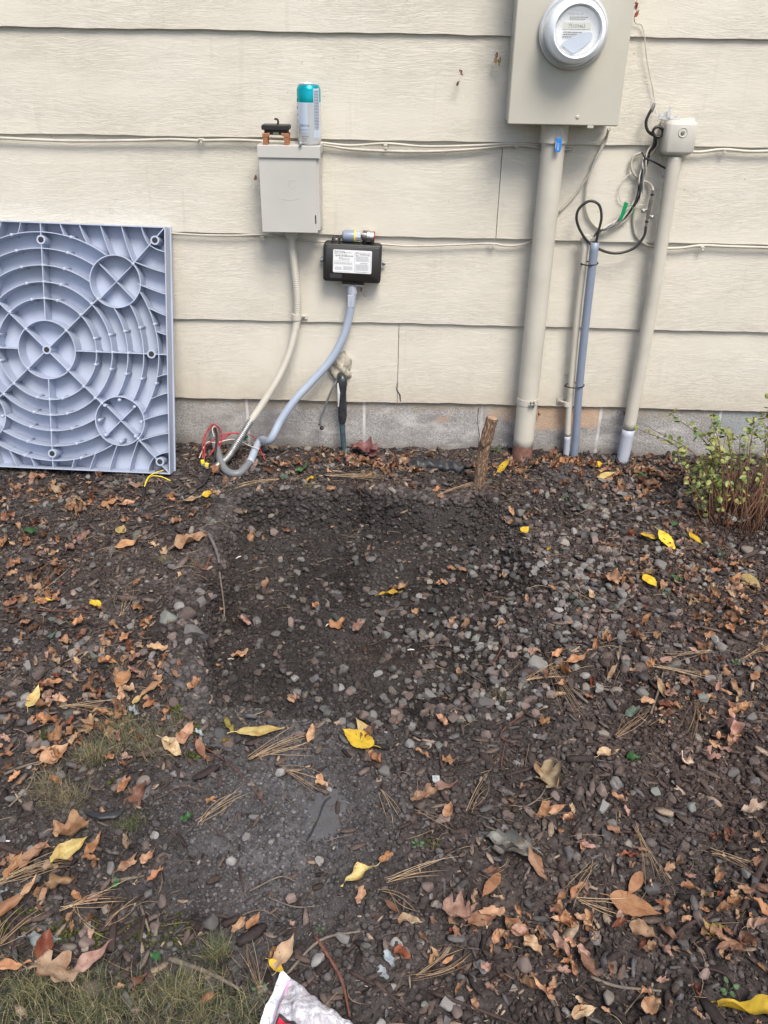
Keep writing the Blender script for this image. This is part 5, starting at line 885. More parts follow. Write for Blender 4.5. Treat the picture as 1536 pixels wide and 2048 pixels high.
c_ = W(1135, 808, .03); mb = MB(); mb.tube([c_+Vector((0, 0, .007)), c_-Vector((0, 0, .007))], .012, 20); mb.box(c_+Vector((-.020, .026, .002)), (.02, .004, .016)); mb.tube([c_+Vector((-.024, .022, .002)), c_+Vector((-.008, .004, .002))], .004, 6); autosmooth(mb.build('strap', 'paint', t))
tq = W(1190, 484, .052); bq = low(1149, 918, .03)
t, Q = vpipe('blue_conduit', 'blue-grey plastic conduit tied beside the thin cream conduit', [tq, W(1172, 640, .050), W(1158, 780, .045), W(1151, 880, .035), bq], .0128, ('bluepvc',))
mb = MB(); mb.lathe([(.0118, 0), (.0001, .0003)], Q[0]+Vector((0, 0, .0003)), (0, 0, 1), 20); mb.build('opening', 'hole', t)
for k, (pl, pr, lb) in enumerate((((1167, 525), (1193, 529), 'upper black zip tie binding the two thin conduits'), ((1134, 770), (1166, 772), 'lower black zip tie binding the two thin conduits'))):
    a, b2 = W(*pl, .035), W(*pr, .05); c_ = (a+b2)/2; mb = MB(); P = []
    for j in range(25):
        q = 2*math.pi*j/24; P.append(c_+Vector((math.cos(q)*((b2-a).length/2+.004), math.sin(q)*.024+.002, .002*math.cos(q))))
    mb.ribbon(P, .004, (0, -.2, .98), .0012) if 0 else mb.tube(P, .0021, 6, cap=False); mb.box(P[12 if k else 12]+Vector((-.002, -.004, 0)), (.006, .006, .005)); o = mb.build('zip_tie', 'black', smooth=False); tag(o, lb, 'zip tie', 'black zip ties on the wall')
tr_ = W(1350, 312, .045); br_ = low(1249, 915, .045)
t, Q = vpipe('slanted_conduit', 'slanting cream conduit dropping from the telecom box, bare grey-blue foot', [tr_, W(1338, 385, .045), W(1311, 560, .04), W(1285, 712, .038), W(1255, 870, .036), br_], .0205, ('paint', 'barepvc'), W(1259, 852, .038).z)
# telecom box
c_ = W(1362, 277, .04); t = thing('telecom_box', 'beige rounded telecom box with a recessed screw', 'utility box', c_-Vector((0, 0, .05)))
a, b2 = W(1340, 240, .075), W(1384, 313, .075); cx_, cz_, ww, hh = (a.x+b2.x)/2, (a.z+b2.z)/2, b2.x-a.x+.01, a.z-b2.z
mb = MB(); mb.box((cx_, -.044, cz_), (ww, .066, hh), bev=.010); bo = mb.build('cover', 'telecom', t); bo.modifiers.new('s', 'BEVEL').width = .003; autosmooth(bo, 60)
mb = MB(); mb.box((cx_+.004, -.006, cz_-.002), (ww+.008, .010, hh+.004), bev=.003); mb.build('base', 'telecom', t)
p_ = Vector((cx_+.002, -.0772, cz_+hh*.17)); mb = MB(); mb.lathe([(.0135, 0), (.013, .0015), (.0115, .0012), (.0095, -.0002)], p_, (0, -1, 0), 28); mb.f = mb.f[:-2]; mb.build('recess_ring', 'telecom', t, True)
mb = MB(); mb.lathe([(.0055, 0), (.0055, .003), (.0045, .0042), (.0001, .0045)], p_, (0, -1, 0), 6); mb.build('screw', 'dullmetal', t)
# clear gel connectors on the telecom box
c_ = W(1330, 238, .045)
for k, (dx, dz, w_, h_, d_) in enumerate(((-.004, .004, .03, .016, 12), (.006, .012, .014, .022, -10), (.024, .002, .030, .010, 4))):
    Mx = Euler((0, math.radians(d_), 0)).to_matrix(); mb = MB(); mb.box(c_+Vector((dx, -.004*k, dz)), (w_, .014, h_), Mx, .003); mb.tube([c_+Vector((dx, -.004*k-.004, dz+h_*.4)), c_+Vector((dx+.003, -.004*k-.004, dz+h_*.9))], .004, 8); o = autosmooth(mb.build('wire_connector', 'clear'))
    tag(o, ('clear gel wire connector, left of the three behind the telecom box', 'clear gel wire connector standing up in the middle of three', 'flat clear wire connector lying on top of the telecom box')[k], 'connector', 'clear wire connectors above the telecom box')
# black pigtail with crimp end
cable('pigtail', [(1308, 212, .03), (1298, 228, .03), (1292, 245, .03), (1296, 262, .03), (1310, 272, .028)], .0042, 'black', 'short black pigtail cable with silver crimp end, left of the telecom box')
P = [W(1309, 206, .03), W(1306, 214, .03), W(1303, 224, .03)]; mb = MB(); mb.tube(P, [.0045, .0055, .0042], 10); tag(autosmooth(mb.build('crimp_connector', 'chrome')), 'silver crimp connector at the tip of the short black pigtail', 'connector')
P = [(1310+10*math.cos(a)+6, 264+10*math.sin(a), .04) for a in [k*math.pi/8 for k in range(17)]]
cable('cable_coil', P, .0042, 'black', 'small black coil of cable hanging beside the telecom box', seg=3)
# cable bundle
BP = [(1312, 275), (1308, 290), (1297, 305), (1291, 325), (1288, 345), (1282, 365), (1279, 385), (1270, 405), (1255, 425), (1238, 442), (1218, 455), (1200, 462), (1190, 472)]
for k, (m_, r_, lb) in enumerate((('black', .0032, 'black strand of the twisted cable bundle under the telecom box'), ('greyc', .0030, 'dark grey strand of the twisted cable bundle'), ('cablep', .0026, 'cream strand of the twisted cable bundle'), ('black', .0024, 'thin black strand at the edge of the cable bundle'), ('wwire', .0018, 'white wire wound through the cable bundle'), ('wwire', .0015, 'second white wire wound loosely round the cable bundle'))):
    am = 3.6 if k < 4 else 6.5; cable('bundle_strand', [(p[0]+am*math.sin(i*1.1+k*1.6), p[1]+am*.4*math.cos(i*1.3+k), .022+.006*math.cos(i*1.1+k*1.6)) for i, p in enumerate(BP)], r_, m_, lb, group='strands of the cable bundle', seg=6)
cable('painted_cable', [(1217, 258, .03), (1210, 285), (1190, 320), (1174, 370), (1171, 405), (1175, 430), (1190, 452), (1215, 460, .012), (1245, 445, .014), (1262, 425, .014), (1270, 405, .015)], .0036, 'cablep', 'cream cable looping down from the meter enclosure into the cable bundle')
cable('painted_cable', [(1222, 254, .02), (1204, 290), (1180, 345), (1150, 390), (1118, 425)], .0028, 'cablep', 'thin cream cable slanting left behind the thick conduit')
cable('painted_cable', [(1283, 305), (1268, 312), (1262, 330), (1268, 348), (1282, 360), (1298, 366), (1306, 378, .02), (1303, 390, .026)], .0038, 'cablep', 'cream cable making a C left of the bundle, ending at the ground block')
cable('painted_cable', [(1263, 345), (1245, 362), (1238, 385), (1243, 402), (1262, 410), (1292, 410)], .0014, 'wwire', 'thin cream wire looping left of the bundle')
cable('painted_cable', [(1272, 412, .01), (1267, 440), (1272, 470), (1290, 488), (1312, 496)], .0042, 'cablep', 'cream cable dropping behind the ground block to the lower lap')
cable('painted_cable', [(1322, 312, .02), (1320, 335, .02), (1324, 352, .02), (1334, 352, .02), (1337, 335, .02), (1333, 318, .02)], .0024, 'cablep', 'short cream cable loop hanging under the telecom box', offs=.02)
cable('strap_tie', [(1292, 316, .03), (1310, 325, .03), (1333, 338, .02)], .0026, 'black', 'black tie strap crossing under the telecom box', 'zip tie'); cable('strap_tie', [(1283, 303, .03), (1292, 318, .03), (1297, 308, .03)], .002, 'black', 'short black tie knotted on the cable bundle', 'zip tie')
cable('thin_wire', [(1268, 34, .012), (1271, 46), (1283, 50), (1289, 72), (1294, 120), (1303, 165), (1309, 200), (1312, 228, .02)], .0014, 'cablep', 'thin cream wire hanging from the enclosure corner down to the connectors', 'wire')
# white mount, ground block
c0, c1 = W(1306, 380, .032), W(1292, 452, .032); t = thing('ground_block', 'silver cable ground block with screw lugs, right of the bundle', 'connector', c1)
mb = MB(); q = [c0.lerp(c1, k/8) for k in range(9)]; mb.tube([q[0], q[2]], .0042, 10); mb.tube([q[2], q[6]], .006, 12); mb.tube([q[6], q[8]], .0042, 10); autosmooth(mb.build('barrel', 'chrome', t))
mb = MB(); mb.box(q[5]+Vector((-.012, .002, .004)), (.02, .005, .012), None, .001); mb.box(q[6]+Vector((.010, 0, 0)), (.016, .006, .010), None, .001); mb.build('lug', 'chrome', t); mb = MB(); screw(mb, q[6]+Vector((.012, -.003, 0)), .004); screw(mb, q[5]+Vector((-.016, -.003, .004)), .004); mb.build('screw', 'dullmetal', t)
for i, lb in ((1, 'upper'), (7, 'lower')): mb = MB(); mb.tube([q[i]+Vector((0, 0, .003)), q[i]-Vector((0, 0, .003))], .0050, 10); o = mb.build('black_band', 'black', t)
cable('coax_cable', [(1292, 452, .032), (1288, 472, .034), (1270, 495, .036), (1240, 506, .036), (1210, 503, .04), (1178, 485, .045), (1160, 460, .045), (1153, 435, .045), (1160, 415, .045), (1180, 402, .045), (1198, 410, .048), (1203, 435, .05), (1197, 462, .052), (1191, 490, .052)], .0040, 'black', 'glossy black coax cable looping above the blue-grey conduit', n=10)
mb = MB(); A_, B_ = W(1252, 404, .035), W(1240, 440, .035); mb.prism([A_+Vector((-.004, 0, .001)), A_+Vector((.008, 0, -.004)), B_+Vector((.006, 0, 0)), B_+Vector((-.003, 0, -.003))], (0, .0015, 0)); tag(mb.build('green_tag', 'green'), 'green plastic tag hanging on the cable bundle', 'tag')
cable('green_wire', [(1262, 410, .036), (1268, 422, .036), (1262, 432, .036)], .0012, 'green', 'short green wire beside the green tag', 'wire')
# ------------------------------------------------------------------ grey fuse box
fl, fr, fb = W(516, 318, .09), W(636.5, 320, .09), W(517, 460, .09); ft = W(575, 303, .095)
x0, x1, z0, z1 = fl.x+.001, fr.x-.001, fb.z, W(578, 291, .095).z
t = thing('fuse_box', 'small plain grey disconnect box with lift-up lid, can on top', 'fuse box', ((x0+x1)/2, -.045, z0))
mb = MB(); mb.box(((x0+x1)/2+.0015, -.044, (z0+z1)/2-.003), (x1-x0+.001, .088, z1-z0-.008), None, .0015); autosmooth(mb.build('housing', 'boxgrey', t))
mb = MB(); mb.box(((x0+x1)/2-.002, -.0905, (z0+z1)/2-.008), (x1-x0-.005, .003, z1-z0-.006), None, .001); dr = autosmooth(mb.build('door', 'boxgrey', t))
ll = W(514.5, 304, .10).x; lr = W(641, 304, .09).x
mb = MB(); mb.box(((ll+lr)/2, -.047, z1-.0015), (lr-ll, .100, .003), None, .001); mb.box(((ll+lr)/2, -.0965, z1-.017), (lr-ll, .002, .030)); mb.box((lr-.001, -.047, z1-.013), (.002, .098, .022)); mb.box((ll+.001, -.047, z1-.013), (.002, .098, .022)); mb.build('lid', 'boxgrey', t)
mb = MB(); sl_ = W(632, 439, .092); mb.box((sl_.x-.001, -.0922, sl_.z), (.0035, .0012, .024), None, .0004); mb.build('slot', 'hole', dr)
mb = MB(); mb.tube([Vector((x0+.03, -.03, z0+.001)), Vector((x1-.01, -.03, z0+.001))], .004, 8); mb.build('bottom_bead', 'putty', t)
mb = MB(); ob = Vector(((x0+x1)/2, -.0921, (z0+z1)/2)); P = [ob+Vector((.045*math.cos(a)*.8, 0, .018*math.sin(a)-.012)) for a in np.linspace(3.4, 5.6, 14)]; mb.tube(P, .0006, 4); P = [ob+Vector((.010+.011*math.cos(a), 0, .014+.011*math.sin(a))) for a in np.linspace(.5, 5.8, 16)]; mb.tube(P, .0006, 4); mb.build('embossed_mark', 'boxgrey', dr)
FBZ, FBX0, FBX1, FZ0 = z1, x0, x1, z0
# fuse puller standing on the box
pc = Vector((W(553, 288, .085).x, -.075, FBZ)); t = thing('fuse_puller', 'black fuse pull-out with four copper blades, on top of the fuse box', 'fuse puller', pc)
a, b2 = W(525, 249, .08), W(582, 290, .08); hw_ = (b2.x-a.x)/2; hz = a.z-FBZ
mb = MB(); mb.box(pc+Vector((0, 0, hz-.006)), (2*hw_, .045, .013), None, .002); mb.box(pc+Vector((0, .004, hz-.019)), (2*hw_-.012, .03, .014), None, .001); autosmooth(mb.build('holder', 'black', t))
mb = MB(); P = cr([pc+Vector((.004, 0, hz)), pc+Vector((.006, 0, hz+.008)), pc+Vector((.003, 0, hz+.014)), pc+Vector((-.004, 0, hz+.014))], 5); mb.ribbon(P, .006, (0, -1, 0), .003) if 0 else mb.tube(P, .0028, 8); mb.build('pull_handle', 'black', t)
for s in (-1, 1):
    for yy in (-.019, .012):
        mb = MB(); x_ = pc.x+s*(hw_-.009); mb.box((x_, pc.y+yy, FBZ+.011), (.013, .0018, .022)); mb.box((x_, pc.y+yy, FBZ+.026), (.015, .005, .010), None, .001); mb.box((x_-s*.010, pc.y+yy, FBZ+.028), (.008, .004, .008), None, .001); mb.build('blade', 'copper', t)
mb = MB(); mb.tube([pc+Vector((-.008, -.008, hz-.022)), pc+Vector((.008, -.008, hz-.022))], .005, 12); mb.build('fuse', 'amber', t)
# drink can
cc_ = Vector((W(620, 288, .06).x, -.060, FBZ+.0003)); t = thing('drink_can', 'tall teal and silver energy drink can standing on the fuse box', 'drink can', cc_)
R_, H_ = .0332, .157
MAT['teal'] = simple('teal_print', (.0, .36, .42), .22, .55, dirt=.05); MAT['alu'] = simple('aluminium_can', (.70, .72, .75), .28, .55, dirt=.05); MAT['canw'] = simple('can_white_print', (.60, .68, .82), .3, .3, dirt=.02)
mb = MB(); mb.lathe([(.024, 0), (.0265, .0015), (R_, .010), (R_, H_-.047)], cc_, (0, 0, 1), 48); mb.f = mb.f[:-1]; autosmooth(mb.build('body', 'alu', t))
mb = MB(); mb.lathe([(R_, H_-.047), (R_, H_-.016), (.030, H_-.008), (.0265, H_-.004)], cc_, (0, 0, 1), 48); mb.f = mb.f[:-2]; autosmooth(mb.build('teal_band', 'teal', t), 50)
mb = MB(); mb.lathe([(.0265, H_-.004), (.0272, H_-.001), (.0262, H_), (.0250, H_-.002), (.0245, H_-.006)], cc_, (0, 0, 1), 48); autosmooth(mb.build('rim', 'alu', t))
mb = MB(); mb.box(cc_+Vector((0, -.004, H_-.0035)), (.014, .020, .0012), None, .0004); mb.build('pull_tab', 'alu', t)
camang = math.atan2(CAM.y-cc_.y, CAM.x-cc_.x)
def oncan(off, z_, r=.0003): return lambda x_, y_: cc_+Vector((math.cos(camang+(x_+off)/R_)*(R_+r), math.sin(camang+(x_+off)/R_)*(R_+r), z_+y_))
def patchcan(mb, x0, x1, z0, z1, r=.0002, n=10):
    V = []; 
    for k in range(n+1):
        x_ = x0+(x1-x0)*k/n; f = oncan(0, 0, r); V += [f(x_, z0), f(x_, z1)]
    mb.add(V, [(2*k, 2*k+2, 2*k+3, 2*k+1) for k in range(n)])
mb = MB(); patchcan(mb, -.045, -.004, .046, H_-.047); patchcan(mb, -.03, -.004, .034, .046); patchcan(mb, .0125, .034, .020, H_-.012); mb.build('white_panel', 'canw', t, fix=False)
mb = MB()
for s, off, z_, q in (('SSENTIA', -.029, .049, .0075), ('ZERO SUGAR', -.024, .022, .0036), ('16 FL OZ', -.024, .016, .0036), ('ENERGY', -.024, .010, .0034)): text(mb, s, q, (0, 0, 0), X_, Z_, 1, oncan(off, z_, .0006))
for k in range(26):
    z_ = H_-.02-k*.0038; x_ = .014
    while x_ < .030:
        l_ = rnd.uniform(.0012, .004); patchcan(mb, x_, min(.031, x_+l_), z_, z_+.0014, .0006, 2); x_ += l_+.0008
for k in range(4): patchcan(mb, -.046+.001*k, -.041, .110-.018*k, .118-.018*k, .0006, 3)
mb.build('print', 'ink', t, fix=False)
mb = MB(); text(mb, 'BLUE ICE', .0055, (0, 0, 0), X_, Z_, 1, oncan(-.027, .039, .0006)); patchcan(mb, -.006, .012, H_-.016, H_-.0155, .0006, 3); mb.build('teal_print', 'teal', t, fix=False)
# small nut behind the can
c_ = W(601, 289, .10); c_.z = FBZ+.005; mb = MB(); mb.lathe([(.005, 0), (.005, .004), (.003, .006), (.0001, .0062)], c_, (0, -1, 0), 8); tag(mb.build('hex_nut', 'dullmetal'), 'tiny nut lying on the fuse box lid between fuse puller and can', 'nut')
# flexible conduit from the fuse box
q0 = Vector((W(583, 463, .03).x, -.030, FZ0)); CP = [q0, q0-Vector((0, 0, .03)), W(585, 500, .03), W(592, 560, .03), W(595, 600, .03), W(594, 640, .03), W(588, 672, .035), W(578, 708, .045), W(560, 750, .06), W(530, 800, .08), W(503, 840, .10)]
CP2 = [W(503, 840, .10), W(478, 880, .13), W(455, 915, .15)]; e = G(425, 945, .012); CP2 += [e]
t = thing('flexible_conduit', 'ribbed cream flexible conduit curving from the fuse box down to the wires', 'conduit', e)
def ribbed(Q, r, pitch=.006, amp=.0009):
    L = 0; out = []; R2 = []; tot = sum((Q[i+1]-Q[i]).length for i in range(len(Q)-1)); n = int(tot/pitch*4); k = 0; acc = 0
    for i in range(n+1):
        s = tot*i/n
        while k < len(Q)-2 and acc+(Q[k+1]-Q[k]).length < s: acc += (Q[k+1]-Q[k]).length; k += 1
        out.append(Q[k].lerp(Q[k+1], min(1, (s-acc)/max(1e-9, (Q[k+1]-Q[k]).length)))); R2.append(r+amp*math.cos(i*math.pi/2))
    return out, R2
QA = cr(CP+CP2, 10); ks = next(i for i, p in enumerate(QA) if p.z < W(503, 840, .1).z)
o_, r_ = ribbed(QA[:ks+1], .0115); mb = MB(); mb.tube(o_, r_, 18); mb.build('painted_conduit', 'paint', t, True)
o_, r_ = ribbed(QA[ks:], .0116); mb = MB(); mb.tube(o_, r_, 18); mb.build('bare_conduit', 'dullmetal', t, True)
mb = MB(); mb.tube([q0, q0-Vector((0, 0, .018))], .017, 8); mb.tube([q0-Vector((0, 0, .014)), q0-Vector((0, 0, .026))], .020, 12); mb.tube([q0-Vector((0, 0, .026)), q0-Vector((0, 0, .034))], .016, 16); autosmooth(mb.build('coupling', 'paint', t))
c_ = W(593, 634, .03); mb = MB(); mb.tube([c_+Vector((0, 0, .010)), c_-Vector((0, 0, .008))], .0148, 20); mb.box(W(607, 634, .004), (.026, .004, .014), None, .001); mb.tube([c_+Vector((.010, 0, 0)), W(603, 634, .005)], .005, 6); mb.build('strap', 'paint', t); mb = MB(); screw(mb, W(607, 634, .006), .005); mb.build('screw', 'dullmetal', t)
# ------------------------------------------------------------------ black module
ang = math.radians(1.8); mcx = W(704, 528, .0)
Mr = Euler((0, ang, 0)).to_matrix()
m0 = Vector((W(704, 528, .05).x, 0, W(704, 528, .05).z)); L2 = lambda x_, y_, z_: m0+Mr@Vector((x_, -y_, z_))
t = thing('energy_module', 'black plastic energy module with a white printed label, two clear ears', 'control box', L2(0, .03, -.06))
pw = W(762, 530, .05).x-W(646, 530, .05).x; ph = W(704, 490, .05).z-W(704, 566, .05).z
def rrect(w_, h_, r, n=6): 
    P = []
    for cx2, cz2, a0_ in ((w_/2-r, h_/2-r, 0), (-w_/2+r, h_/2-r, 90), (-w_/2+r, -h_/2+r, 180), (w_/2-r, -h_/2+r, 270)):
        for k in range(n+1): a = math.radians(a0_+90*k/n); P.append((cx2+r*math.cos(a), cz2+r*math.sin(a)))
    return P
def slab(mb, w_, h_, r, y0, y1, bev=.0015, dx=0, dz=0):
    rings = [(y0, 0), (y1-bev, 0), (y1, bev)]; V = []; n = None
    for yy, ins in rings: P = rrect(w_-2*ins, h_-2*ins, max(.0004, r-ins)); n = len(P); V += [L2(p[0]+dx, yy, p[1]+dz) for p in P]
    mb.add(V, [(j*n+k, j*n+(k+1) % n, j*n+n+(k+1) % n, j*n+n+k) for j in range(2) for k in range(n)]+[tuple(range(n)), tuple(range(2*n, 3*n))])
mb = MB(); slab(mb, pw, ph, .010, .004, .046, .003); autosmooth(mb.build('housing', 'black', t), 50)
mb = MB(); slab(mb, pw-.010, ph-.010, .008, .0455, .0505, .0012); cv_ = autosmooth(mb.build('cover', 'case', t), 50)
mb = MB(); slab(mb, pw*.665, ph*.60, .004, .0500, .0510, .0002, pw*.005, ph*.06); lbp = mb.build('label', 'white', t)
mb = MB(); lx, lz = pw*.005-pw*.3325, ph*.06-ph*.30; lw, lh = pw*.665, ph*.60; u_, v_ = Mr@X_, Mr@Z_
LB = lambda fx, fz: L2(lx+lw*fx, .0513, lz+lh*fz)
text(mb, 'EATON', .0095, LB(.035, .86), u_, v_, 1.0); text(mb, 'XcelEnergy', .0075, LB(.68, .80), u_, v_, .92)
for k in range(34):
    if rnd.random() < .72: mb.add([LB(.06+.0135*k, .71), LB(.06+.0135*k+rnd.uniform(.004, .011), .71), LB(.06+.0135*k+.008, .765), LB(.06+.0135*k, .765)], [(0, 1, 2, 3)])
P = rrect(.42*lw, .85*lh, .003); oo = (lx+lw*.765, lz+lh*.48); mb2 = [L2(oo[0]+p[0], .0513, oo[1]+p[1]) for p in P]+[L2(oo[0]+p[0]*.985, .0513, oo[1]+p[1]*.985) for p in P]; n = len(P); bd_ = MB(); bd_.add(mb2, [(k, (k+1) % n, n+(k+1) % n, n+k) for k in range(n)]); bd_.build('label_border', 'ink', lbp, fix=False)
P = [L2(lx+lw*.62+.004*math.cos(a)*(.8 if k % 2 else 1.), .0513, lz+lh*.84+.005*math.sin(a)) for k, a in enumerate(np.linspace(0, 6.28, 17)[:-1])]; mb.ribbon(P, .001, Mr@Vector((0, -1, 0)), .0002)
text(mb, 'FC', .009, LB(.16, .58), u_, v_); text(mb, 'CAUTION', .005, LB(.70, .42), u_, v_)
mb.build('print', 'ink', lbp, fix=False)
mb = MB()
for fx, fz, fw_, fh, n in ((.28, .86, .22, .05, 1), (.04, .79, .36, .045, 1), (.24, .56, .2, .08, 2), (.05, .50, .44, .03, 1), (.03, .36, .5, .10, 3), (.05, .12, .2, .14, 3), (.27, .12, .25, .17, 5), (.585, .52, .36, .24, 6), (.585, .12, .36, .28, 8), (.06, .03, .4, .03, 1), (.60, .05, .3, .03, 1)): lines(mb, LB(fx, fz), u_, v_, lw*fw_, lh*fh, n, .4)
mb.build('fine_print', 'inkg', lbp, fix=False)
mb = MB(); slab(mb, pw*.205, ph*.115, .001, .0500, .0508, .0002, -pw*.275, -ph*.335); mb.build('dark_label', 'ink', t)
for s, lb in ((-1, 'left'), (1, 'right')):
    mb = MB(); P = [L2(s*(pw/2-.002+.016*max(0, math.cos(a))**.8)+(0), .006, .000-.004+.013*math.sin(a)) for a in np.linspace(-1.57, 1.57, 14)]; mb.prism(P, Mr@Vector((0, .004, 0))); mb.build('mounting_ear', 'clear', t)
    mb = MB(); mb.lathe([(.0052, 0), (.005, .002), (.002, .003), (.0001, .0026)], L2(s*(pw/2+.007), .006, -.004), (0, -1, 0), 14); mb.build('screw', 'chrome', t)
for s in (-.29, .27):                          # hinge loops on top
    mb = MB(); a_ = pw*s; 
    for dx in (-.011, .011): mb.box(L2(a_+dx, .030, ph/2+.008), (.003, .030, .018), Mr)
    mb.box(L2(a_, .044, ph/2+.016), (.025, .003, .003), Mr); mb.build('hinge_bracket', 'black', t)
    mb = MB(); mb.tube([L2(a_-.011, .032, ph/2+.010), L2(a_+.011, .032, ph/2+.010)], .0035, 10); mb.build('hinge_pin', 'dullmetal', t, True)
mb = MB(); mb.box(L2(0, .024, -ph/2-.004), (.060, .034, .008), Mr); mb.build('base_plate', 'black', t); mb = MB(); mb.box(L2(.004, .026, -ph/2-.0095), (.066, .036, .0022), Mr); mb.build('metal_plate', 'dullmetal', t)
MB_bot = L2(.001, .027, -ph/2-.010)
# fittings lying on the module
def fit(p0, p1, prof, n=28): mb = MB(); d = (p1-p0).normalized(); return mb.lathe([(r, h) for r, h in prof], p0, d, n)
zt_ = ph/2+.0005; g0, g1 = L2(-pw*.12-.012, .022, zt_+.019), L2(.05, .022, zt_+.019)
t = thing('cable_gland', 'grey plastic cable gland with yellow ring lying on the black module', 'pipe fitting', L2(-.01, .022, zt_))
mb = fit(g0, g1, [(.012, 0), (.0165, .004), (.0175, .012), (.0175, .033), (.0170, .036)]); autosmooth(mb.build('gland_nut', 'greyblue' if 'greyblue' in MAT else 'bluepvc', t))
mb = fit(g0, g1, [(.0165, .036), (.0172, .0365), (.0172, .0405), (.016, .041)]); autosmooth(mb.build('yellow_ring', 'yellow', t))
mb = fit(g0, g1, [(.0135, .041), (.0135, .048), (.0125, .0485), (.0125, .056), (.011, .0565)], 8); mb.build('hub', 'barepvc', t)
h0, h1 = L2(.028, .022, zt_+.021), L2(.10, .022, zt_+.019)
t = thing('threaded_fitting', 'zinc threaded fitting with red end lying on the black module', 'pipe fitting', L2(.04, .022, zt_))
pr = [(.016, 0)]+[(q, .001+.0011*i) for i, q in enumerate([.0185, .0165]*6)]+[(.0195, .015), (.0195, .018), (.0180, .0185), (.0180, .030), (.0170, .034)]
mb = fit(h0, h1, pr); autosmooth(mb.build('threaded_body', 'chrome', t)); mb = fit(h0, h1, [(.0165, .034), (.0160, .037), (.0155, .0375), (.012, .037)]); MAT['redp'] = simple('red_plastic', (.30, .04, .035), .45); mb.build('red_cap', 'redp', t, True)
# blue liquidtight conduit
b0 = MB_bot; BQ = [b0-Vector((0, 0, .018)), W(703, 600, .03), W(697, 640, .03), W(684, 680, .035), W(660, 722, .045), W(625, 762, .06), W(590, 800, .08), W(562, 840, .10), W(540, 880, .12)]; e1 = G(521, 905, .03); e2 = G(500, 935, .018); BQ += [e1+Vector((0, .01, .01)), e2]
e3 = G(478, 953, .012); e4 = G(452, 948, .014); e5 = G(437, 922, .03); e6 = G(428, 895, .05)
t = thing('blue_flexible_conduit', 'blue-grey liquidtight conduit from the black module, bent back up on the ground', 'conduit', e3)
Q = cr(BQ, 10); mb = MB(); mb.tube(Q, .0128, 20); mb.build('jacket', 'bluecp', t, True)
mb = MB(); mb.tube(cr([e2+Vector((.0, .004, 0)), e3, e4, e5, e6], 8), .0125, 18); mb.build('grey_end', 'greyc', t, True)
mb = MB(); mb.tube([b0, b0-Vector((0, 0, .03))], [.0165, .015], 10); autosmooth(mb.build('connector', 'barepvc', t)); mb = MB(); mb.box(b0-Vector((.004, .0135, .05)), (.020, .004, .040), None, .0015); mb.build('label_flag', 'barepvc', t)
# wires out of the ends
g_c = e6+Vector((0, 0, .01))
def gw(P, r, mat, name, label, cat='wire', group=None):
    Q = [G(p[0], p[1], p[2]) for p in P]; mb = MB(); mb.tube(cr(Q, 8), r, 7); return tag(mb.build(name, mat, smooth=True), label, cat, group)
WG = 'red and white wires out of the grey conduits'
gw([(407, 935, .035), (410, 910, .06), (425, 893, .07), (445, 888, .06), (475, 882, .05)], .0019, 'red', 'red_wire', 'red wire arching up from the yellow connector to the cream conduit end', group=WG)
gw([(410, 938, .035), (416, 905, .07), (430, 890, .08), (446, 896, .06), (438, 925, .03)], .0019, 'red', 'red_wire', 'red wire curling over the dark cable', group=WG)
gw([(425, 925, .04), (450, 905, .06), (480, 898, .06), (510, 902, .05), (530, 925, .01)], .0016, 'red', 'red_wire', 'red wire crossing right over the blue conduit', group=WG)
gw([(420, 930, .035), (445, 910, .05), (468, 898, .06), (490, 900, .05)], .0018, 'red', 'red_wire', 'short red wire ending at the green tape', group=WG)
gw([(418, 915, .05), (445, 902, .06), (480, 897, .06), (495, 905, .055)], .0018, 'red', 'red_wire', 'upper of the two red wires running to the green tape', group=WG)
gw([(400, 932, .03), (416, 912, .05), (435, 912, .05), (470, 905, .05), (500, 915, .045), (520, 920, .04)], .0016, 'wwire', 'white_wire', 'long white wire pointing right across the blue conduit', group=WG)
gw([(431, 905, .06), (428, 895, .07), (434, 888, .07)], .0018, 'wwire', 'white_wire', 'short white wire stub beside the dark cable', group=WG)
gw([(432, 884, .06), (436, 900, .06), (434, 925, .05), (425, 950, .03), (408, 975, .014), (375, 990, .008), (345, 1008, .006), (315, 1035, .006), (290, 1040, .008)], .0040, 'black', 'black_cable', 'black cable trailing from the conduits down to the left across the mulch', 'cable')
gw([(286, 1030, .01), (287, 1005, .012), (290, 985, .018)], .0040, 'black', 'black_cable', 'short black cable end standing up with yellow wires', 'cable')
gw([(289, 987, .018), (300, 970, .03), (325, 958, .03), (344, 948, .02)], .0016, 'yellow', 'yellow_wire', 'upper yellow wire leading to the panel corner', 'wire'); gw([(290, 984, .018), (302, 968, .026), (322, 964, .02), (342, 967, .01)], .0016, 'yellow', 'yellow_wire', 'lower yellow wire lying on the mulch', 'wire')
for px, py, dz, lb in ((407, 940, .03, 'left yellow wire connector below the red wires'), (415, 944, .026, 'right yellow wire connector below the red wires')):
    c_ = G(px, py, dz); t = thing('wire_connector', lb, 'connector', c_-Vector((0, 0, .008)), 'yellow wire connectors'); mb = MB(); mb.box(c_, (.012, .008, .014), Euler((0, .3 if px > 410 else -.1, 0)).to_matrix(), .0012); mb.build('housing', 'yellow', t); mb = MB(); mb.box(c_-Vector((0, -.001, .010)), (.010, .007, .006), None, .001); mb.build('clear_end', 'clear', t)
c_ = G(492, 905, .058); mb = MB(); mb.box(c_, (.010, .006, .026), Euler((0, .15, 0)).to_matrix(), .001); mb.box(c_, (.022, .006, .009), Euler((0, -.3, 0)).to_matrix(), .001); tag(mb.build('green_tape', 'gtag'), 'small green tape flag on the red wires', 'tape')
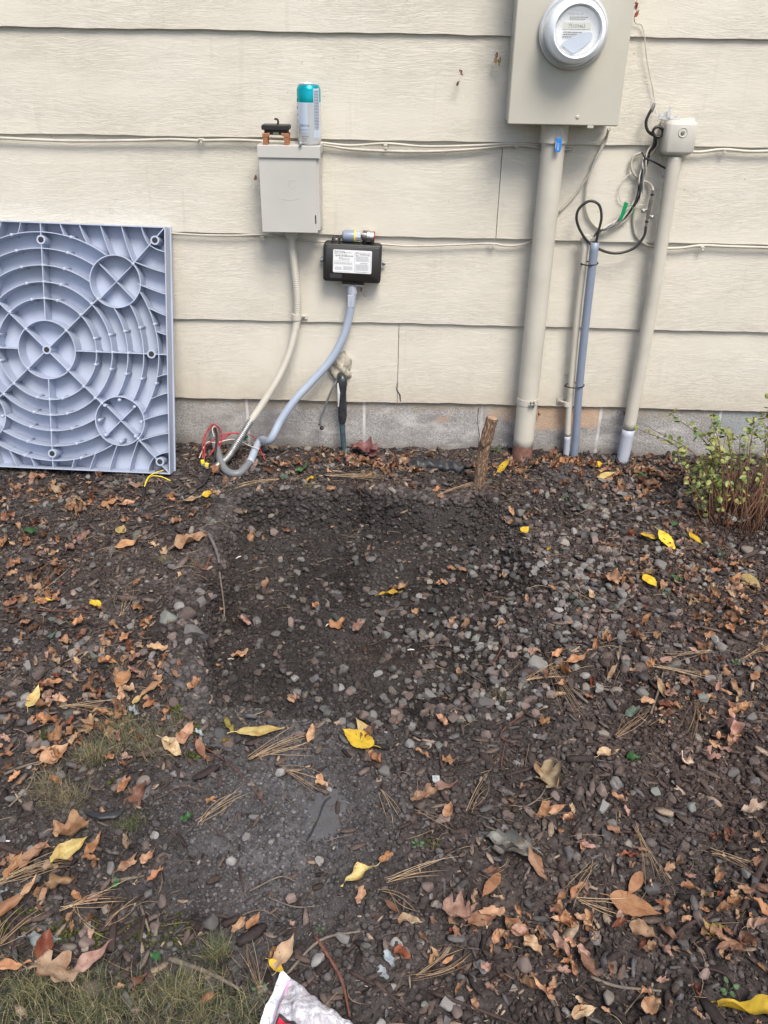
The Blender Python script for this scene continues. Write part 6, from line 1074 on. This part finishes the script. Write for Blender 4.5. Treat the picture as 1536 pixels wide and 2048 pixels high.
# ------------------------------------------------------------------ putty, taped pipe, small side tube
V, Fq = ico(4); pcn = W(681, 738, .0); mb = MB(); R2 = np.random.RandomState(4)
V = np.array(V); d = V*np.array((.036, .017, .052)); rr = 1+.16*np.sin(V[:, 2]*7+V[:, 0]*5)+.10*np.sin(V[:, 0]*13+1)*np.sin(V[:, 2]*11)+.06*np.sin(V[:, 0]*27+V[:, 2]*19); d *= rr[:, None]
mb.add([pcn+Vector(p) for p in d], [tuple(f) for f in Fq]); o = mb.build('sealing_putty', 'putty', smooth=True); tag(o, 'lumpy cream sealing putty on the siding around the pipe hole', 'sealant')
g_ = G(690, 915); t = thing('taped_pipe', 'black taped pipe leaving the putty and going into the ground', 'pipe', g_)
P = [W(680, 748, .018), W(685, 760, .034), W(684, 790, .036), W(685, 830, .032), W(684, 845, .032)]; mb = MB(); mb.tube(cr(P, 8), [.010, .016, .014, .0155, .012], 18, wob=.10); mb.build('tape_wrap', 'tape', t, True)
P = [W(684, 838, .032), W(685, 860, .032), W(687, 885, .032), Vector((W(690, 905, .032).x, -.032, g_.z-.03))]; mb = MB(); mb.tube(cr(P, 8), .0095, 16); mb.build('pipe', 'pipeb', t, True)
P = [W(676, 765, .045), W(678, 785, .0505), W(677, 812, .047)]; mb = MB(); mb.ribbon([p+Vector((0, -.006, 0)) for p in P], [.004, .009, .003], (0, -1, 0), .001); mb.build('peeled_strip', 'splash', t)
cable('side_tube', [(674, 760, .02), (666, 775, .03), (657, 795, .03), (648, 820, .03), (641, 838, .03), (641, 850, .03)], .0036, 'greyc', 'thin dark tube hanging left of the taped pipe with a stub end', 'tube')
c_ = W(643, 855, .03); mb = MB(); mb.lathe([(.006, 0), (.0085, .004), (.006, .010)], c_+Vector((.004, 0, -.004)), (-.6, -.3, .6), 10); mb.lathe([(.003, 0), (.004, .006)], c_+Vector((-.006, 0, .008)), (-.3, 0, 1), 8); tag(mb.build('tube_cap', 'black', smooth=True), 'small black cap at the end of the thin hanging tube', 'cap')
# dry leaves and webs stuck on the wall
def walleaf(px, py, s, c, kd, k, label, off=.02, rot=None):
    o = bpy.data.objects.new('fallen_leaf', LS[kd][k][0]); col.objects.link(o); o.location = W(px, py, off); o.scale = (s, s, s); o.rotation_euler = rot or (1.3, rnd.uniform(-.5, .5), rnd.uniform(-1, 1)); o.color = (*LC[c], 1); tag(o, label, 'leaf')
walleaf(992, 116, .03, 'orange', 'crumple', 3, 'dry orange leaf caught in a web left of the meter enclosure'); walleaf(1000, 122, .022, 'mustard', 'crumple', 7, 'greenish dry scrap beside the orange leaf, left of the meter')
walleaf(917, 166, .018, 'brown', 'crumple', 4, 'lower brown leaf scrap hanging on the siding left of the meter'); walleaf(922, 145, .016, 'brown', 'frag', 4, 'upper brown leaf scrap stuck to the siding left of the meter'); walleaf(510, 356, .016, 'brown', 'frag', 2, 'tiny brown leaf scrap at the left side of the fuse box'); walleaf(722, 578, .016, 'brown', 'crumple', 9, 'dried brown sprig caught right below the black module'); walleaf(1272, 10, .022, 'red-brown', 'crumple', 9, 'rusty debris at the upper right corner of the enclosure', .06); walleaf(1273, 28, .018, 'red-brown', 'frag', 6, 'red-brown debris under the rusty debris at the enclosure corner', .05); walleaf(1076, 827, .02, 'brown', 'crumple', 2, 'brown leaf scrap stuck on the foundation right of the thick conduit', .0); walleaf(1248, 826, .015, 'brown', 'frag', 9, 'dark scrap on the foundation left of the slanted conduit', .0)
for k, (px, py, n) in enumerate(((990, 108, 16), (920, 158, 8), (1270, 16, 12), (728, 585, 8), (506, 362, 5))):
    mb = MB()
    for _ in range(n):
        a = W(px+rnd.gauss(0, 4), py+rnd.gauss(0, 4), .02); b2 = a+Vector((rnd.gauss(0, .016), rnd.gauss(0, .008), rnd.gauss(0, .016))); mb.tube([a, (a+b2)/2+Vector((0, 0, rnd.gauss(0, .003))), b2], .0003, 3)
    tag(mb.build('cobweb_fibres', 'splash' if k < 2 else 'bark'), ('pale cobweb strands left of the meter enclosure', 'few pale strands on the siding left of the meter', 'brown fibres at the upper right enclosure corner', 'brown twiggy fibres under the black module', 'fine fibres left of the fuse box')[k], 'cobweb', kind='stuff')
# ------------------------------------------------------------------ grey plastic panel leaning on the wall
S_ = .76; TH = .056; lean = math.radians(16); yb = -.052-S_*math.sin(lean); rot_ = math.radians(-1)
xr = -1.12+S_/2; zb_ = .024
ur, uu = Vector((1, 0, 0)), Vector((0, math.sin(lean), math.cos(lean))); un = Vector((0, -math.cos(lean), math.sin(lean))); ur0_, uu0_ = ur.copy(), uu.copy()
C_ = Vector((xr-S_/2, yb+TH*0, zb_))+uu*S_/2; ur = ur0_*math.cos(rot_)+uu0_*math.sin(rot_); uu = uu0_*math.cos(rot_)-ur0_*math.sin(rot_)   # centre of the front (rib) plane
PT = lambda u, v, d=0.0: C_+ur*(u*S_/2)+uu*(v*S_/2)-un*d   # d: depth behind the rib tops
t = thing('plastic_pad', 'square grey-blue plastic equipment pad leaning on the wall, ribbed underside facing out', 'plastic pad', Vector((xr-S_/2, yb, 0)))
mb = MB(); c4 = [PT(-1, -1, TH), PT(1, -1, TH), PT(1, 1, TH), PT(-1, 1, TH)]; mb.prism([PT(-.995, -.995, TH-.004), PT(.995, -.995, TH-.004), PT(.995, .995, TH-.004), PT(-.995, .995, TH-.004)], -un*.004); mb.build('back_plate', 'panelp', t)
def wallrib(mb, P, th=.0030, d0=.0, d1=TH-.0035, flare=.0):
    n = len(P); V = []
    for i in range(n):
        a, b2 = P[max(i-1, 0)], P[min(i+1, n-1)]; dx, dz = b2[0]-a[0], b2[1]-a[1]; L = math.hypot(dx, dz) or 1; nx_, nz_ = -dz/L*th/S_, dx/L*th/S_
        V += [PT(P[i][0]-nx_, P[i][1]-nz_, d0), PT(P[i][0]+nx_, P[i][1]+nz_, d0), PT(P[i][0]+nx_, P[i][1]+nz_, d1), PT(P[i][0]-nx_, P[i][1]-nz_, d1)]
    mb.add(V, [(i*4+k, i*4+(k+1) % 4, i*4+4+(k+1) % 4, i*4+4+k) for i in range(n-1) for k in range(4)]+[(3, 2, 1, 0), tuple((n-1)*4+k for k in range(4))])
mb = MB(); e_ = .9955
wallrib(mb, [(-1, e_), (1, e_)], .0034); wallrib(mb, [(-1, -e_), (1, -e_)], .0034); wallrib(mb, [(-e_, -.992), (-e_, .992)], .0034); wallrib(mb, [(e_, -.992), (e_, .992)], .0034)
mb.prism([PT(.985, -1.012, TH-.006), PT(1.012, -1.012, TH-.006), PT(1.012, 1.012, TH-.006), PT(.985, 1.012, TH-.006)], -un*.0055); mb.build('rim', 'panelp', t)
CR = .205; CC = [(sx_*.585, sz_*.565) for sx_ in (-1, 1) for sz_ in (-1, 1)]
def inring(x_, z_, m=0): return any((x_-a)**2+(z_-b2)**2 < (CR-m)**2 for a, b2 in CC)
mb = MB(); nodes = []
for r in (.41, .54, .67, .80, .925):
    if r in (.80,): pass
    seg = []
    for k in range(361):
        a = math.radians(k); p = (r*math.cos(a), r*math.sin(a))
        if inring(*p, -.0):
            if len(seg) > 1: wallrib(mb, seg, .0026, d0=.0008 if r != .925 else 0)
            seg = []
        else: seg.append(p)
    if len(seg) > 1: wallrib(mb, seg, .0026, d0=.0008 if r != .925 else 0)
    for k in range(12):
        a = math.radians(15+30*k); p = (r*math.cos(a), r*math.sin(a))
        if not inring(*p, -.02): nodes.append(p)
for a in (0, 90, 180, 270):
    c_, s_ = math.cos(math.radians(a)), math.sin(math.radians(a)); wallrib(mb, [(.236*c_, .236*s_), (.992*c_, .992*s_)], .0028, d0=.0004)
    nodes += [(r*c_, r*s_) for r in (.41, .54, .67)]
for sx_ in (-1, 1):
    for sz_ in (-1, 1):
        q = math.hypot(.585, .565); w0, w1 = (q-CR)/q, (q+CR)/q
        wallrib(mb, [(0, 0), (sx_*.585*w0, sz_*.565*w0)], .0030, d0=.0002); wallrib(mb, [(sx_*.585*w1, sz_*.565*w1), (sx_*.99, sz_*.99)], .0030, d0=.0002); nodes += [(sx_*.585*w0, sz_*.565*w0), (sx_*.585*w1, sz_*.565*w1), (sx_*.165, sz_*.16)]
        c0_, c1_ = sx_*.585, sz_*.565; k_ = .72*CR
        for a in ((-1, -1, 1, 1), (-1, 1, 1, -1)): wallrib(mb, [(c0_+a[0]*k_, c1_+a[1]*k_), (c0_+a[2]*k_, c1_+a[3]*k_)], .0022, d0=.012)
        for A_ in (((.16, 1), (.17, .95), (.19, .905)), ((.315, 1), (.33, .94), (.375, .845)), ((.485, 1), (.50, .92), (.56, .77)), ((.655, 1), (.67, .9), (.735, .735)), ((.815, 1), (.825, .93), (.87, .865))):
            for sw in (0, 1):
                P = [(b2, a) if sw else (a, b2) for a, b2 in A_]; p0, p1, p2 = [Vector((sx_*a*.993, sz_*b2*.993)) for a, b2 in P]
                wallrib(mb, [tuple(p0*(1-u)**2+p1*2*u*(1-u)+p2*u*u) for u in [k/6 for k in range(7)]], .0022, d0=.0012)
mb.build('rib_grid', 'panelp', t)
mb = MB(); wallrib(mb, [(.236*math.cos(math.radians(k)), .236*math.sin(math.radians(k))) for k in range(0, 361, 6)], .003); mb.build('hub_ring', 'panelp', t)
for (a, b2) in CC: mb = MB(); wallrib(mb, [(a+CR*math.cos(math.radians(k)), b2+CR*math.sin(math.radians(k))) for k in range(0, 361, 8)], .003); mb.build('corner_ring', 'panelp', t); nodes += [(a+.86*CR*math.cos(math.radians(k)), b2+.86*CR*math.sin(math.radians(k))) for k in range(0, 360, 45)]
for (a, b2) in nodes[:96]: mb = MB(); mb.lathe([(.0052, -TH+.004), (.0050, -.0003), (.0042, .0006)], PT(a, b2, 0), un, 8); mb.build('stud', 'panelp', t, True)
for (a, b2) in [(0, 0), (0, .865), (0, -.865), (.865, 0), (-.865, 0), (.915, .895), (.915, -.895), (-.915, .895), (-.915, -.895)]:
    mb = MB(); mb.lathe([(.0150, -TH+.004), (.0135, .0008), (.0088, .0008), (.0088, -.03)], PT(a, b2, 0), un, 20); mb.f = mb.f[:-2]; bs_ = autosmooth(mb.build('screw_boss', 'panelp', t)); mb = MB(); mb.lathe([(.0087, 0), (.0001, .0002)], PT(a, b2, -.0006), un, 16); mb.build('boss_hole_shade', 'hole', bs_)  # dark disc across the boss mouth, painted in place of the shade inside
mb = MB(); text(mb, '36 x 36', .012, PT(.70, .05, TH-.0042), -uu, ur); text(mb, '13-52612', .010, PT(.735, .05, TH-.0042), -uu, ur); MAT['emboss'] = simple('embossed_plastic', (.30, .34, .44), .5, dirt=.03); mb.build('embossed_number', 'emboss', t, fix=False)
# ------------------------------------------------------------------ stake
g_ = G(953, 1004); yk = g_.y; P = [PXY(952, 1004, yk)-Vector((0, 0, .05)), PXY(953, 1004, yk), PXY(957, 975, yk), PXY(962, 940, yk), PXY(966, 905, yk+.005), PXY(975, 870, yk+.01), PXY(985, 836, yk+.012)]
t = thing('wooden_stake', 'rough sawn-off branch stuck upright in the soil before the foundation', 'stake', P[1]); Q = cr(P, 8); n = 28
mb = MB(); mb.tube(Q, [.0175, .0175, .0175, .0185, .019, .0185, .0175], n)
# shallow bark furrows
for i in range(len(Q)):
    c_ = Q[i]
    for k in range(n): j = i*n+k; mb.v[j] = c_+(mb.v[j]-c_)*(1+.055*math.sin(k*2.7+i*.35)+.035*(rnd.random()-.5))
mb.uv = [(u, v*12) for u, v in mb.uv]; mb.build('trunk', 'bark', t, True)
mb = MB(); P = [PXY(967, 893, yk-.016), PXY(963, 880, yk-.018), PXY(967, 870, yk-.018)]; mb.tube(cr(P, 5), [.006, .005, .0035], 9, wob=.2); P = [PXY(966, 897, yk-.017), PXY(975, 885, yk-.02), PXY(990, 877, yk-.02)]; mb.tube(cr(P, 5), [.002, .0018, .0014], 6); mb.build('twig_stub', 'bark', t, True)
MAT['cutwood'] = simple('cut_wood', (.42, .27, .17), .8, dirt=.2, dscale=60); mb = MB(); mb.lathe([(.0155, 0), (.0001, .0008)], Q[-1]+Vector((.0001, 0, .0004)), (Q[-1]-Q[-2]).normalized(), 20); mb.build('cut_end', 'cutwood', t)
# upright dark stick carrying the yellow leaf
g2 = G(1000, 985); P = [PXY(1000, 985, g2.y), PXY(1003, 960, g2.y), PXY(1006, 930, g2.y)]; mb = MB(); mb.tube(cr(P, 4), .003, 6, wob=.3); o = mb.build('twig', 'twig_o', smooth=True); o.color = (*DB, 1); tag(o, 'short dark upright twig under the yellow leaf by the stake', 'twig', 'twigs on the ground')
o = leaf(998, 940, 1026, 945, 'yellow', 'flat', 1, 0, 'yellow speckled leaf perched on the upright twig right of the stake', (1.0, .2)); o.location = PXY(1010, 929, g2.y-.004); o.scale = (.062,)*3; o.rotation_euler = (1.0, .3, -1.2)
# black rubber piece
P = [G(x_, y_, .012) for x_, y_ in ((816, 940), (830, 935), (850, 936), (875, 938), (900, 940), (918, 942), (927, 941))]; Q = cr(P, 6); mb = MB(); mb.tube(Q, [.010, .021, .022, .024, .022, .021, .010], 22, flat=.75)
for j in range(len(mb.v)): v = mb.v[j]; v += Vector((0, 0, .004*math.sin(v.x*160)+.003*math.sin(v.x*70+v.y*200)))+Vector((0, .004*math.sin(v.x*90), 0))
o = mb.build('rubber_piece', 'blackg', smooth=True); tag(o, 'crumpled black rubber drain piece lying on leaves by the foundation', 'rubber piece')
# pierced disc
c_ = G(503, 1440, .010); t = thing('pierced_disc', 'small grey round disc with two slots, at the front left of the pit', 'disc', c_-Vector((0, 0, .01))); Mx = Euler((-.9, .1, 0)).to_matrix(); ax = Mx@Vector((0, 0, 1)); MAT['discm'] = simple('dusty_rubber', (.10, .095, .10), .8, dirt=.2, dscale=90); mb = MB(); mb.lathe([(.012, -.004), (.014, 0), (.013, .003), (.009, .004), (.0001, .003)], c_, ax, 24); mb.build('disc', 'discm', t, True)
for s in (-1, 1): mb = MB(); mb.box(c_+Mx@Vector((s*.005, 0, .0033)), (.004, .011, .0022), Mx, .001); mb.build('slot', 'hole', t)
# curled black rag edge at the dry grass
P = [G(x_, y_, .014) for x_, y_ in ((175, 1636), (205, 1642), (232, 1640), (250, 1628))]; mb = MB(); mb.tube(cr(P, 6), [.003, .009, .008, .003], 10, wob=.3, flat=.5); tag(mb.build('rag_edge', 'blackg', smooth=True), 'curled black fabric edge sticking out beside the green tuft', 'fabric')
P = [G(x_, y_, .006) for x_, y_ in ((612, 1690), (628, 1660), (640, 1632), (650, 1608), (662, 1598))]; mb = MB(); mb.tube(cr(P, 6), [.001, .002, .0016, .0022, .001], 8, wob=.6); tag(mb.build('rag_edge', 'blackg', smooth=True), 'frayed black edge of weed fabric left of the bared patch', 'fabric')
# little plastic scrap
c_ = G(872, 1563, .006); mb = MB(); mb.box(c_, (.014, .016, .0012), Euler((.2, .1, .1)).to_matrix()); tag(mb.build('plastic_scrap', 'clear'), 'small clear blue plastic scrap on bare soil right of centre', 'plastic scrap')
MAT['wchip'] = simple('white_chip', (.62, .60, .56), .6, dirt=.1)
for k, (px, py, l_, a, lb) in enumerate(((1332, 1438, .03, -.3, 'thin white stick at the right, below the gravel'), (1412, 1280, .016, 1.3, 'short white stick among dark soil at the right'), (290, 1698, .03, .05, 'white split wood chip left of the dusty soil'), (462, 1323, .016, 0, 'short white chip at the pit front left'), (820, 1305, .022, .1, 'pale wood splinter on the pit floor'), (10, 1690, .02, .2, 'white sliver at the left edge'), (478, 1131, .02, .8, 'white root fragment on the pit left rim'), (655, 1255, .014, .9, 'white crumb near the pit centre'))):
    c_ = G(px, py, .008); mb = MB(); d_ = Vector((math.cos(a), math.sin(a), .05))*l_/2; mb.tube([c_-d_, c_+Vector((0, .001, .001)), c_+d_], [.0008, .002, .0012], 6, wob=.3); tag(mb.build('pale_splinter', 'wchip'), lb, 'splinter', 'pale splinters on the ground')
# ------------------------------------------------------------------ shrub at the right
rr = random.Random(21); g_ = G(1490, 1000); t = thing('shrub', 'leggy green shrub with brown stems at the right edge', 'shrub', g_)
st, fo_ = MB(), MB(); tips = []
for k in range(260):
    px = rr.gauss(1505, 55); py = rr.gauss(1035, 26)
    if px < 1395: continue
    b_ = G0(px, min(py, 1085)); b_.z = float(hbig(np.array([b_.x]), np.array([b_.y]))[0])-.01; h = rr.uniform(.06, .20); tp_ = b_+Vector((rr.gauss(0, .03), rr.gauss(0, .02), h)); mid = (b_+tp_)/2+Vector((rr.gauss(0, .008), 0, 0)); st.tube([b_, mid, tp_], [.0016, .0013, .0009], 5)
ST2 = [((1425, 1040), (1400, 920), (1290, 850)), ((1440, 1040), (1420, 900), (1345, 830)), ((1450, 1050), (1440, 900), (1420, 830)), ((1470, 1040), (1460, 900), (1450, 860)), ((1490, 1050), (1500, 900), (1510, 840)), ((1500, 1040), (1540, 880), (1540, 800)), ((1430, 1050), (1380, 960), (1350, 900)), ((1460, 1060), (1430, 970), (1405, 930)), ((1500, 1050), (1480, 950), (1480, 870)), ((1410, 1040), (1400, 1000), (1385, 970)), ((1520, 1050), (1530, 950), (1530, 850)), ((1440, 1050), (1425, 960), (1425, 880)), ((1560, 1050), (1580, 900), (1560, 800)), ((1560, 1050), (1600, 920), (1620, 820)), ((1480, 1060), (1450, 930), (1400, 860)), ((1400, 1000), (1360, 900), (1280, 860)), ((1470, 1040), (1465, 930), (1438, 900))]
for S3 in ST2:
    yb_ = G(*S3[0]).y; P = [PXY(S3[0][0], S3[0][1], yb_), PXY(S3[1][0], S3[1][1], yb_+.05), PXY(S3[2][0], S3[2][1], min(-.03, yb_+.12))]; Q = cr(P, 8); st.tube(Q, [.0022, .0016, .0008], 6)
    for k in range(3, len(Q)):
        for _ in range(3 if k > 6 else 2):
            if rr.random() < .95*min(1, max(.25, (to_px(np.array([Q[k].x]), np.array([Q[k].y]), np.array([Q[k].z]))[0][0]-1270)/150)):
                a = Vector((rr.gauss(0, 1), rr.gauss(0, 1), rr.gauss(.3, .6))).normalized(); tips.append((Q[k], a)); 
for k in range(150): c_ = rr.choice([(1415, 930), (1430, 965), (1400, 950), (1440, 900), (1450, 990), (1410, 975), (1425, 940), (1530, 870), (1520, 840), (1500, 915)]); yb_ = -.25; p = PXY(c_[0]+rr.gauss(0, 12), c_[1]+rr.gauss(0, 14), yb_+rr.gauss(0, .04)); tips.append((p, Vector((rr.gauss(0, 1), rr.gauss(0, 1), rr.gauss(.2, .6))).normalized()))
for p, a in tips:
    l_ = rr.uniform(.010, .026); u = a; v = u.cross(Vector((rr.gauss(0, 1), rr.gauss(0, 1), 1))).normalized()*l_*.32; q = p+u*.006; st.tube([p, q], .0004, 3); nrm_ = u.cross(v).normalized()
    V = [q, q+u*l_*.3+v, q+u*l_*.7+v*.8, q+u*l_, q+u*l_*.7-v*.8, q+u*l_*.3-v, q+u*l_*.5-nrm_*l_*.10]; fo_.add(V, [(0, 1, 6), (1, 2, 6), (2, 3, 6), (3, 4, 6), (4, 5, 6), (5, 0, 6)])
MAT['stem'] = simple('brown_stem', (.14, .065, .035), .75, dirt=.2, dscale=40)
m, nt, b = node_mat('shrub_leaf'); MAT['shrub'] = m; c = mix(nt, (.10, .16, .045), (.27, .27, .075), ramp(nt, noise(nt, pos(nt), 30, 3), [(.4, (0, 0, 0)), (.6, (1, 1, 1))])); nt.links.new(c, b.inputs['Base Color']); b.inputs['Roughness'].default_value = .5
st.build('stems', 'stem', t, True); fo_.build('foliage', 'shrub', t, fix=False)
# ------------------------------------------------------------------ plastic bag at the bottom
A_ = G(563, 1957, .05); dir1 = (G(508, 2090, .04)-A_); dir1.z = 0; L1 = dir1.length; dir1.normalize(); dir2 = Vector((-dir1.y, dir1.x, 0)); dir2 = dir2 if dir2.x > 0 else -dir2
dd2 = G(700, 2060, .03)-A_; dd2.z = 0
t = thing('plastic_bag', 'clear zip bag with pink seal strip and a red label, lying at the bottom edge', 'plastic bag', A_-Vector((0, 0, .05)))
WB, LBg = .16, .17; ee = (dd2.normalized()+dir2*0).normalized(); e1_ = dir1; e2_ = Vector((ee.x, ee.y, 0)).normalized()
def bagp(u, v, top=1):                         # u along the zip, v across
    puff = (math.sin(math.pi*min(1, max(0, u)))*math.sin(math.pi*min(1, max(0, (v-.12)/.88))))**.5 if 0 < u < 1 and .12 < v < 1 else 0
    base = A_+e1_*(u*LBg)+e2_*(v*WB*(1-.10*math.sin(u*3))); base.z = float(hbig(np.array([base.x]), np.array([base.y]))[0])+.014
    return base+Vector((0, 0, top*(.026*puff+.004)+.003*math.sin(u*23+v*9)+.0025*math.sin(v*31-u*13)+.0015*math.sin(u*61+v*47)))
def bagsheet(u0, u1, v0, v1, top, nu=40, nv=40, off=0):
    V = [bagp(u0+(u1-u0)*i/nu, v0+(v1-v0)*j/nv, top)+Vector((0, 0, off)) for i in range(nu+1) for j in range(nv+1)]; return V, [(i*(nv+1)+j, (i+1)*(nv+1)+j, (i+1)*(nv+1)+j+1, i*(nv+1)+j+1) for i in range(nu) for j in range(nv)]
m, nt, b = node_mat('clear_bag_film'); MAT['film'] = m; n = noise(nt, pos(nt), 60, 6, .7, 1.5); nt.links.new(mix(nt, (.52, .50, .54), (.78, .76, .80), ramp(nt, n, [(.4, (0, 0, 0)), (.62, (1, 1, 1))])), b.inputs['Base Color']); b.inputs['Roughness'].default_value = .22; nt.links.new(ramp(nt, n, [(.35, (.5,)*3), (.65, (.95,)*3)]), b.inputs['Alpha']); bump(nt, b, n, .9, .004)
MAT['filmw'] = simple('white_film', (.72, .76, .84), .25, dirt=.06, dscale=30, bs=.4, bscale=90); MAT['pinks'] = simple('pink_zip', (.62, .36, .52), .35, dirt=.05); MAT['redl'] = simple('red_label', (.60, .02, .05), .4, dirt=.05)
mb = MB(); mb.add(*bagsheet(0, 1, .13, 1, 1)); mb.build('film', 'film', t, True, fix=False); mb = MB(); mb.add(*bagsheet(0, 1, .13, 1, -.4)); mb.build('lower_film', 'filmw', t, True, fix=False)
mb = MB(); mb.add(*bagsheet(0, 1, 0, .13, 1, 30, 6, .001)); mb.build('zip_flap', 'filmw', t, True, fix=False); mb = MB(); mb.add(*bagsheet(.04, 1, .112, .148, 1, 30, 4, .0025)); mb.build('zip_strip', 'pinks', t, True, fix=False)
mb = MB(); mb.add(*bagsheet(.34, .75, .19, .50, 1, 14, 14, .002)); mb.build('black_frame', 'ink', t, True, fix=False); mb = MB(); mb.add(*bagsheet(.375, .74, .215, .47, 1, 14, 14, .0035)); mb.build('red_label', 'redl', t, True, fix=False)
mb = MB(); mb.add(*bagsheet(.06, .9, .84, 1.10, .6, 20, 8, .012)); pl = mb.build('paper_insert', 'filmw', t, True, fix=False)
mb = MB()
for q in range(3):
    V = [bagp(u_2, .93+.045*q, .6)+Vector((0, 0, .0132)) for u_2 in np.linspace(.1, .85, 12)]; mb.ribbon(V, .0012, (0, 0, 1), .0002)
mb.build('print', 'inkg', pl)
print('objects', len(bpy.data.objects), 'things', len([o for o in bpy.data.objects if o.parent is None]))
